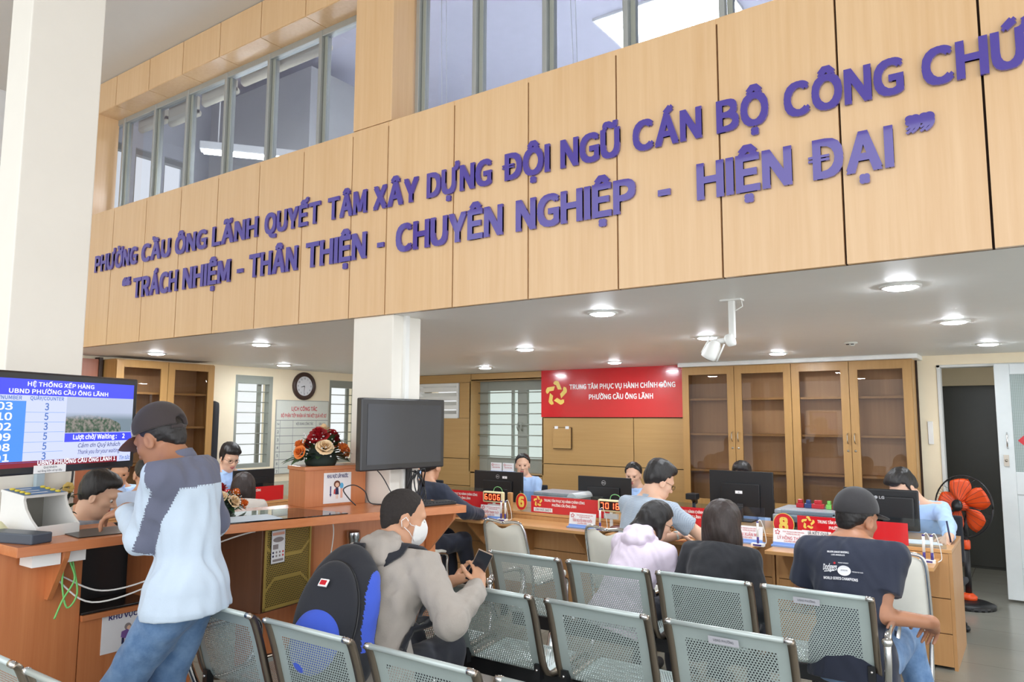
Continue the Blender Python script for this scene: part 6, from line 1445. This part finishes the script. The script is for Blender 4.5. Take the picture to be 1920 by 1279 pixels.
sdfobj('small_pocket', [ell(BX(0, -0.112, -0.1), RB, (0.112, 0.05, 0.13), 0.02)], 0.005, [BPB], bp)
m = M(); q = BX(0.0, -0.1285, 0.085); Tb_ = frame(q, i2['rx'], i2['d2'] + i2['fw'] * -0.35 * 0 + i2['fw'] * 0.35); m.box((-0.022, -0.016, 0.0), (0.022, 0.016, 0.006), WTXT, Tb_); m.box((-0.016, -0.01, 0.006), (0.016, 0.01, 0.0075), RED, Tb_); m.build('badge', bp)
pp = [BX(0.125 * math.cos(a), -0.07, -0.03 + 0.2 * math.sin(a)) for a in np.linspace(-0.6, PI + 0.6, 24)]; m = M(); m.tube([tuple(x) for x in pp], 0.004, BLACK, 6); m.build('zipper', bp)
jk = [c for c in p2_.children if c.name.startswith('shirt')][0]
_jb = BVHTree.FromPolygons([v.co[:] for v in jk.data.vertices], [tuple(p.vertices) for p in jk.data.polygons])
for s in (1, -1):
    A = BX(s * 0.05, 0.085, 0.16); B = i2['Nk'] + i2['rx'] * s * 0.115 + i2['d2'] * 0.05 - i2['fw'] * 0.03; C = i2['Ch'] + i2['rx'] * s * 0.13 + i2['fw'] * 0.2; mid = i2['Wst'] + i2['rx'] * s * 0.24 + i2['fw'] * 0.03; Dd = BX(s * 0.15, 0.07, -0.18)
    A0 = i2['Nk'] + i2['rx'] * s * 0.1 - i2['fw'] * 0.11 - i2['d2'] * 0.02
    pth = spline([tuple(A), tuple(A0), tuple(B), tuple(C), tuple(mid), tuple(Dd)], 9)
    m = M(); vs = []
    for i_, p_ in enumerate(pth):
        hit, hn = _jb.find_nearest(Vector(p_))[:2]; q_ = Vector(p_)
        if 4 < i_ < len(pth) - 4 and ((q_ - hit).dot(hn) < 0.012 or 9 <= i_ < 40): q_ = hit + hn * 0.012
        tg = (Vector(pth[min(i_ + 1, len(pth) - 1)]) - Vector(pth[max(i_ - 1, 0)])).normalized(); sd = tg.cross(hn).normalized(); wd = 0.032 if i_ < 28 else 0.014
        vs += [tuple(q_ - sd * wd), tuple(q_ + sd * wd)]
    fs = [(2 * i_, 2 * i_ + 1, 2 * i_ + 3, 2 * i_ + 2) for i_ in range(len(pth) - 1)]
    m.add(vs, fs, BPK, True); o = m.build('strap', bp); q = o.modifiers.new('thick', 'SOLIDIFY'); q.thickness = 0.016; q.offset = 0
m = M(); m.tube([tuple(BX(-0.03, 0.03, 0.22)), tuple(BX(-0.02, 0.05, 0.25)), tuple(BX(0.02, 0.05, 0.25)), tuple(BX(0.03, 0.03, 0.22))], 0.01, BPK, 8); m.build('grab_handle', bp)
# ---- the man in the navy T-shirt
NAVY = cloth('navy_tshirt', (36, 42, 60), bump=0.25)
BLKC = cloth('black_cap', (44, 42, 44))
p3_, i3 = person('man in a black cap and navy printed T-shirt seated with his back turned', (-0.79, 4.02, 0.46), 0.02, 1.04, headoff=(0, 0.03, -0.045), lean=0.2, lean2=0.3, side=-0.02, head=(-0.5, 0.2, 0.03), h=0.006, tone=2, hair='buzz', hairm=HAIR, shirt=NAVY, sleeve='short', infl=0.02, hem=-0.08, collar=False, pants=DENIM,
    wr=(-0.46, 4.2, 0.63), wl=(-0.95, 4.4, 0.62), pr=(-0.56, 3.95, 0.0), hr=((-0.15, 0.75, -0.55), (-0.4, -0.2, -0.8), '', 0.6), feet=((-0.52, 4.42, 0.085), (-0.98, 4.48, 0.085)), cap_=(BLKC, BLKC, BLKC, 0.1), wrk=(0.0045, 70, 0.6))
# printing on his back, laid onto the cloth
shirt3 = [c for c in p3_.children if c.name.startswith('shirt')][0]
_bv = BVHTree.FromPolygons([v.co[:] for v in shirt3.data.vertices], [tuple(p.vertices) for p in shirt3.data.polygons])
m = M(); Tt = Matrix.Identity(4)
c0 = i3['Ch'] + i3['d2'] * 0.02
PRW = mat('white_print', (228, 228, 232), 0.7, var=0); PRR = mat('red_print', (190, 40, 50), 0.7, var=0)
k = M(); I4 = Matrix.Identity(4)
k.text(I4, 'MAJOR LEAGUE BASEBALL', 0.0, 0.075, 0.011, PRW, 0, width=0.13, bold=0.03); k.text(I4, 'LOS ANGELES', 0.0, 0.058, 0.008, PRW, 0, width=0.08, bold=0.03)
k.text(I4, 'Dodgers', -0.05, -0.03, 0.034, PRW, 0, width=0.085, bold=0.03, shear=0.25); k.poly(I4, [(-0.085, -0.036), (-0.02, -0.03), (-0.02, -0.035), (-0.085, -0.042)], PRW)
k2 = M(); k2.disc(I4, 0.035, -0.03, 0.038, PRW, 0.0, 26, 0.03)
k2.text(I4, '2024', 0.035, -0.032, 0.008, GTXT, 0.0012, width=0.04)
k.disc(I4, -0.02, 0.012, 0.007, PRR, 0.0, 12); k.text(I4, 'TOKYO SERIES', 0.03, 0.012, 0.006, PRW, 0, width=0.06); k.text(I4, 'PRESENTED 2025', 0.11, -0.035, 0.006, PRW, 0, width=0.06)
k.text(I4, 'WORLD SERIES CHAMPIONS', 0.01, -0.085, 0.015, PRW, 0, width=0.2, bold=0.03)
def lay(k, nm, lb):
    vs = []
    for (x, y, z) in [(a * 0.8 - 0.035, b_ * 0.8 + 0.01, c_) for a, b_, c_ in k.v]:
        o_ = c0 + i3['rx'] * x + i3['d2'] * y - i3['fw'] * 0.4; hit = _bv.ray_cast(Vector(o_), Vector(i3['fw']))
        pt = hit[0] if hit[0] is not None else Vector(c0 + i3['rx'] * x + i3['d2'] * y - i3['fw'] * 0.14)
        vs.append(tuple(pt - Vector(i3['fw']) * (0.003 + z)))
    k.v = vs; q = k.build(nm, shirt3); q['label'] = lb
lay(k, 'lettering', 'white lettering on the back'); lay(k2, 'round_print', 'white round print on the back')
m = M(); m.box((-0.055, -0.03, -0.012), (0.055, 0.03, 0.012), ORG); tag(m.build('orange_pouch', None, (-0.52, 4.27, 0.607), bev=0.01), 'small orange pouch on the lap of the navy-shirt man', 'pouch')
# ---- the two women on the third bench
PINK = cloth('pale_lilac_hoodie', (222, 208, 224), bump=0.3); BLK = cloth('black_hoodie', (30, 31, 36), bump=0.3)
person('woman in a pale lilac hoodie with long black hair bending over her phone', (-2.09, 4.05, 0.43), -0.22, 0.95, lean=0.4, lean2=0.62, side=0.08, head=(-0.5, 0.4, 0.1), h=0.0065, female=True, tone=0, hair='ponytail', shirt=PINK, infl=0.026, hem=-0.05, pants=DTROU, hood=True, collar=False, wr=(-1.86, 4.5, 0.6), wl=(-2.09, 4.5, 0.6), glasses=True)
person('woman in a black top with shoulder-length dark hair seen from behind', (-1.54, 4.04, 0.42), -0.08, 0.97, lean=0.42, lean2=0.55, head=(-0.2, 0.15, -0.02), h=0.0065, female=True, tone=0, hair='bob', hairm=HAIRB, shirt=BLK, infl=0.026, hem=-0.05, pants=DTROU, collar=False)
# ---- the man leaning on the desk
STR = cloth('striped_grey_shirt', (176, 188, 200), bump=0.15, stripes=(110, (110, 124, 146)))
p6_, i6 = person('man in a short-sleeved striped grey shirt leaning over the desk', (-2.41, 4.93, 0.50), -0.25, 1.04, lean=0.24, lean2=0.42, side=0.04, head=(-0.45, 0.42, 0.0), h=0.0065, tone=0, hair='short', shirt=STR, sleeve='short', infl=0.018, hem=-0.04, pants=DTROU, glasses=True,
    wl=(-2.22, 5.36, 0.745), wr=(-1.93, 5.44, 0.745), pl=(-2.6, 5.0, 0.4), pr=(-1.7, 5.0, 0.5), hl=((0.75, 0.65, -0.1), (0, 0, -1), '', 0.4), hr=((-0.1, 0.9, -0.1), (0, 0, -1), '', 0.4), wrk=(0.004, 80, 0.6), feet=((-2.25, 5.3, 0.085), (-2.5, 5.3, 0.085)))
wv = i6['WL'] - nrm(i6['WL'] - i6['EL']) * 0.03; sdfobj('wristwatch', [ring(wv, i6['WL'] - i6['EL'], 0.029, 0.01, 0.004), ell(wv + V3(0, -0.01, 0.03), np.eye(3), (0.018, 0.018, 0.006), 0.003)], 0.004, [mat('pale_watch', (206, 216, 210), 0.3)], p6_)
# ---- the man in navy near the blank television
NVJ = cloth('navy_jacket', (40, 46, 64), bump=0.3)
person('man in a navy jacket seated at the desk beyond the blank television', (-4.55, 4.97, 0.50), -0.15, 1.03, lean=0.22, lean2=0.3, head=(0.3, 0.1, 0.0), h=0.008, tone=1, shirt=NVJ, infl=0.024, hem=-0.05, pants=cloth('navy_trousers', (34, 38, 52)), wr=(-4.15, 5.42, 0.745), wl=(-4.5, 5.42, 0.745), pr=(-3.8, 5.1, 0.6), feet=((-4.25, 5.45, 0.085), (-4.5, 5.45, 0.085)))
# ---- officers behind the right desks
def officer(label, hip, yaw, chair, **kw):
    kw.setdefault('h', 0.0075); kw.setdefault('shirt', OFFICER); kw.setdefault('pants', DTROU)
    r = person(label, hip, yaw, **kw); office_chair((hip[0], hip[1]), yaw, chair); return r
officer('smiling woman officer with hair tied back behind the left black monitor', (-4.70, 6.93, 0.47), PI + 0.25, 'office chair under the smiling woman officer', sc=0.94, female=True, lean=0.1, head=(0.3, 0.05, 0.0), tone=0, hair='bun', h=0.006)
officer('woman officer looking down behind the monitor beside the striped-shirt man', (-3.30, 6.88, 0.45), PI + 0.1, 'office chair under the woman half hidden by the striped-shirt man', sc=0.92, female=True, lean=0.14, head=(0.1, 0.2, 0.0), tone=0, hair='bun', h=0.006)
officer('officer almost hidden behind the tall monitor, only his hair showing', (-2.24, 6.98, 0.46), PI, 'office chair behind the tall monitor', sc=0.93, lean=0.15, head=(0.1, 0.12, 0.0), tone=0, hair='short')
p10_, i10 = officer('black-haired officer in a light blue shirt writing at the rightmost desk', (-0.72, 6.66, 0.47), PI - 0.1, 'office chair under the rightmost officer', sc=0.98, lean=0.2, lean2=0.3, side=0.14, head=(-0.55, 0.5, 0.12), tone=0, hair='fringe', h=0.006, wl=(-0.53, 6.02, 0.80), wr=(-0.95, 6.08, 0.80), pl=(-0.1, 6.4, 0.5), hl=((0.15, 0.9, -0.3), (0.1, 0, -1), '', 0.55))
hw = toworld(i10, i10['WL'] + V3(-0.03, 0.1, 0.0)); m = M(); m.tube([hw + Vector((0.0, 0.0, -0.02)), hw + Vector((-0.02, 0.02, 0.12))], 0.006, mat('dark_blue_pen', (34, 40, 74), 0.3), 8); tag(m.build('pen'), 'dark pen in the hand of the rightmost officer', 'pen')
officer('officer in a light blue shirt beyond the man in navy', (-6.12, 6.74, 0.48), PI + 0.1, 'office chair beyond the man in navy', sc=0.98, lean=0.1, tone=0)
# ---- the desks along the left wall and the people there
def desk_left(y0, w, label):
    t = desk(0, w, label, dep=0.4); t.location = (-6.45, y0, 0); t.rotation_euler = (0, 0, PI / 2); return t
desk_left(2.85, 1.2, 'light wood desk along the left wall behind the standing man'); desk_left(4.08, 1.25, 'light wood desk along the left wall under the schedule board')
TL = frame((-6.462, 3.42, 0.84), (0, 1, 0), (0, 0, 1)); desk_sign(-0.42, 0.42, 'red desk sign with emblem left of the standing man', 'LĨNH VỰC', T=TL)
TL = frame((-6.462, 4.62, 0.84), (0, 1, 0), (0, 0, 1)); desk_sign(-0.42, 0.42, 'red desk sign left of the counter box', 'LĨNH VỰC', T=TL)
m = M(); m.box((-6.472, 2.95, 0.763), (-6.467, 3.95, 0.95), CLEAR); tag(m.build('acrylic_screen'), 'low clear acrylic screen behind the standing man', 'screen', 'clear desk screens')
m = M(); m.box((-6.472, 4.15, 0.763), (-6.467, 5.2, 0.95), CLEAR); tag(m.build('acrylic_screen'), 'low clear acrylic screen left of the counter box', 'screen', 'clear desk screens')
monitor(-6.72, 4.86, 0.5, 0.3, 1.07, 'black monitor at the left wall desk behind the flower box', None, None, PI / 2)
officer('officer in glasses and a light blue shirt at the left wall desk', (-7.06, 4.72, 0.5), -PI / 2 - 0.2, 'office chair under the officer in glasses', sc=1.04, lean=0.15, head=(0.1, 0.3, 0.0), tone=0, hair='fringe', glasses=True, h=0.0065)
officer('officer in a light blue shirt partly hidden below the queue screen', (-7.06, 3.58, 0.47), -PI / 2 - 0.25, 'office chair under the officer below the queue screen', sc=0.97, lean=0.25, head=(-0.05, 0.25, 0.0), tone=1, hair='short', h=0.0065)
person('man with greying cropped hair and pale shirt bent toward the left desk', (-5.62, 3.13, 0.49), 1.2, 1.04, lean=0.25, lean2=0.4, head=(0.0, 0.2, 0.0), h=0.007, tone=1, hair='buzz', hairm=HAIR, shirt=cloth('blue_grey_tshirt', (172, 184, 204)), sleeve='short', infl=0.02, hem=-0.05, pants=DTROU, collar=False, wl=(-6.0, 3.0, 1.02), pl=(-5.9, 2.5, 0.7)); office_chair((-5.62, 3.13), 1.2, 'office chair under the man bent toward the left desk')
person('woman with dark bobbed hair seen from behind beside the small bouquet', (-5.62, 3.95, 0.43), 0.95, 0.9, lean=0.3, lean2=0.4, head=(-0.35, 0.3, 0.0), h=0.0075, female=True, tone=0, hair='bob', hairm=HAIRB, shirt=cloth('beige_top', (196, 186, 176)), infl=0.018, hem=-0.05, pants=DTROU, collar=False); office_chair((-5.62, 3.95), 0.95, 'office chair under the woman with bobbed hair')
person('young man with black hair in profile behind the counter beside the ticket machine', (-4.72, 2.12, 0.5), -0.75, 0.98, lean=0.12, lean2=0.28, head=(0.05, 0.35, 0.0), h=0.0055, tone=0, hair='short', shirt=cloth('grey_blue_top', (150, 158, 172)), sleeve='short', infl=0.018, hem=-0.05, pants=DTROU, collar=False); office_chair((-4.72, 2.12), -0.75, 'office chair under the young man behind the counter')

# ================================================================ FLOWERS
LEAF = mat('leaf_green', (56, 88, 54), 0.5, var=0.25, vscale=40); FOAMG = mat('dark_green_foam', (36, 50, 44), 0.8)
def rose(t, c, nrm_, r, material, seed):
    rnd = random.Random(seed); T = frame(c, Vector(nrm_).orthogonal(), Vector(nrm_).cross(Vector(nrm_).orthogonal())); k = M()
    for ringi, (n, rr, tilt, hgt) in enumerate(((5, 1.0, 0.35, -0.2), (5, 0.8, 0.75, 0.0), (4, 0.58, 1.1, 0.15), (3, 0.36, 1.35, 0.25), (3, 0.2, 1.5, 0.3))):
        for q in range(n):
            a = 2 * PI * (q + 0.5 * ringi) / n + rnd.uniform(-0.2, 0.2); wd = 2 * PI / n * 0.75; vs = []
            for i in range(4):
                for j in range(5):
                    v = i / 3; u = (j / 4 - 0.5) * 2; rad = r * rr * (0.35 + 0.65 * v * (1.0 if i < 3 else 1.03) * math.cos(tilt * 0.55)); ang = a + u * wd * (0.55 + 0.45 * math.sin(PI * (0.2 + 0.6 * v)))
                    vs.append((rad * math.cos(ang), rad * math.sin(ang), r * (hgt - 0.25 + v * (0.35 + 0.5 * math.sin(tilt)) - (0.18 * v ** 3 if i == 3 else 0)) - 0.1 * r * u * u))
            k.add(vs, [(i * 5 + j, i * 5 + j + 1, (i + 1) * 5 + j + 1, (i + 1) * 5 + j) for i in range(3) for j in range(4)], material, True, T)
    k.build('rose', t)
def leafm(k, base, d, ln, wd, up=(0, 0, 1)):
    d = Vector(d).normalized(); s = d.cross(Vector(up)); s = s.normalized() if s.length > 1e-4 else Vector((1, 0, 0)); n = s.cross(d); vs = []
    for i in range(6):
        v = i / 5; w = wd * math.sin(PI * min(0.98, 0.08 + 0.9 * v)) ; c = Vector(base) + d * ln * v - n * ln * 0.25 * v * v
        vs += [c - s * w + n * w * 0.3, c, c + s * w + n * w * 0.3]
    k.add(vs, [(3 * i + j, 3 * i + j + 1, 3 * i + j + 4, 3 * i + j + 3) for i in range(5) for j in range(2)], LEAF, True)
ROSER = mat('red_petal', (170, 26, 36), 0.5, var=0.15); ROSEO = mat('orange_petal', (236, 134, 60), 0.5, var=0.15); ROSEC = mat('cream_petal', (246, 218, 176), 0.5, var=0.08)
def arrangement(loc, label, sc, blooms, seed):
    t = thing('flower_arrangement', label, 'flowers', loc); rnd = random.Random(seed)
    k = M(); k.lathe([(0.0, 0.0), (0.07 * sc, 0.0), (0.078 * sc, 0.02 * sc), (0.075 * sc, 0.05 * sc), (0.05 * sc, 0.08 * sc), (0.0, 0.09 * sc)], FOAMG, 18); k.build('foam_bowl', t)
    for i, (x, y, z, r, m_) in enumerate(blooms):
        n = Vector((x, y, z * 0.8)); rose(t, (x * sc, y * sc, z * sc), n.normalized(), r * sc, m_, seed + i)
    k = M()
    for q in range(46):
        a = rnd.uniform(0, 2 * PI); e = rnd.uniform(-0.1, 1.1); d = (math.cos(a) * math.cos(e), math.sin(a) * math.cos(e), math.sin(e)); leafm(k, (d[0] * 0.05 * sc, d[1] * 0.05 * sc, 0.04 * sc + d[2] * 0.04 * sc), d, rnd.uniform(0.07, 0.11) * sc, 0.017 * sc)
    for a in (-1.9, -1.5, -2.3, 1.6): leafm(k, (0.06 * sc * math.cos(a), 0.06 * sc * math.sin(a), 0.045 * sc), (math.cos(a), math.sin(a), -0.02), 0.13 * sc, 0.028 * sc)
    k.build('leaves', t); k = M()
    for q in range(90):
        a = rnd.uniform(0, 2 * PI); e = rnd.uniform(0.05, 1.2); rr = rnd.uniform(0.115, 0.15) * sc; k.ball((rr * math.cos(a) * math.cos(e), rr * math.sin(a) * math.cos(e), 0.03 * sc + rr * math.sin(e)), 0.0042 * sc, WTXT, None, 5, 3)
    o = k.build('white_filler_blossom', t); o['kind'] = 'stuff'; return t
B1 = [(0.085, -0.05, 0.095, 0.045, ROSEC), (0.09, 0.06, 0.085, 0.036, ROSEO), (0.03, -0.045, 0.15, 0.055, ROSER), (-0.01, 0.07, 0.14, 0.052, ROSER), (0.0, 0.01, 0.175, 0.04, ROSEC), (0.02, -0.15, 0.07, 0.034, ROSEO), (-0.05, -0.09, 0.1, 0.036, ROSEO), (0.0, 0.155, 0.065, 0.036, ROSEO), (-0.04, 0.11, 0.11, 0.034, ROSEO), (-0.08, 0, 0.11, 0.04, ROSER)]
arrangement((-3.45, 2.95, ZB + 0.2287), 'dome of red, cream and orange roses on the counter box', 1.2, B1, 11)
B2 = [(0.07, -0.07, 0.12, 0.045, ROSEC), (0.08, 0.03, 0.08, 0.05, ROSEC), (0.02, 0.08, 0.13, 0.042, ROSEO), (0.0, -0.02, 0.17, 0.045, ROSER), (0.09, 0.1, 0.06, 0.04, ROSEO), (0.04, -0.13, 0.06, 0.036, ROSEO), (-0.06, 0.02, 0.12, 0.04, ROSER)]
arrangement((-3.53, 2.37, ZB + 0.006), 'small bouquet of cream and orange roses on the counter beside the standing man', 0.78, B2, 31)

# odds and ends on the counters
t = thing('artificial_flower', 'yellow flower with dark green leaves hanging by the left column', 'flower', (-4.02, 1.80, 1.2))
k = M(); rnd = random.Random(3)
for q in range(16): leafm(k, (rnd.uniform(-0.02, 0.02), rnd.uniform(-0.03, 0.03), rnd.uniform(-0.12, 0.06)), (rnd.uniform(-0.5, 0.8), rnd.uniform(-1, 1), rnd.uniform(-0.6, 0.5)), 0.06, 0.014)
k.build('leaves', t)
k = M()
for q in range(7): a = 2 * PI * q / 7; k.ball((0.03, 0.016 * math.cos(a), 0.05 + 0.016 * math.sin(a)), (0.006, 0.014, 0.014), mat('mustard_petal', (206, 176, 96), 0.6), None, 8, 5)
k.build('petals', t)
k = M(); k.tube(spline([(-0.02, 0.02, 0.3), (0.0, 0.03, 0.12), (0.01, 0.0, -0.04), (0.02, -0.06, -0.13)], 6), 0.005, BLACK, 6); k.build('stem', t)
m = M(); m.box((-0.14, -0.1, 0), (0.14, 0.1, 0.002), mat('pale_blue_paper', (206, 222, 236), 0.6)); tag(m.build('paper_sheet', None, (-3.22, 2.3, ZB + 0.0062), rot=(0, 0, 1.3)), 'pale blue sheet on the glass counter beside the standing man', 'paper')
m = M(); m.tube(spline([(-3.14, 2.78, ZB - 0.046), (-3.13, 2.78, 0.98), (-3.16, 2.79, 0.86)], 6), 0.003, WHITE, 6); tag(m.build('white_string'), 'short white string hanging under the counter top above the steel dispenser', 'string')
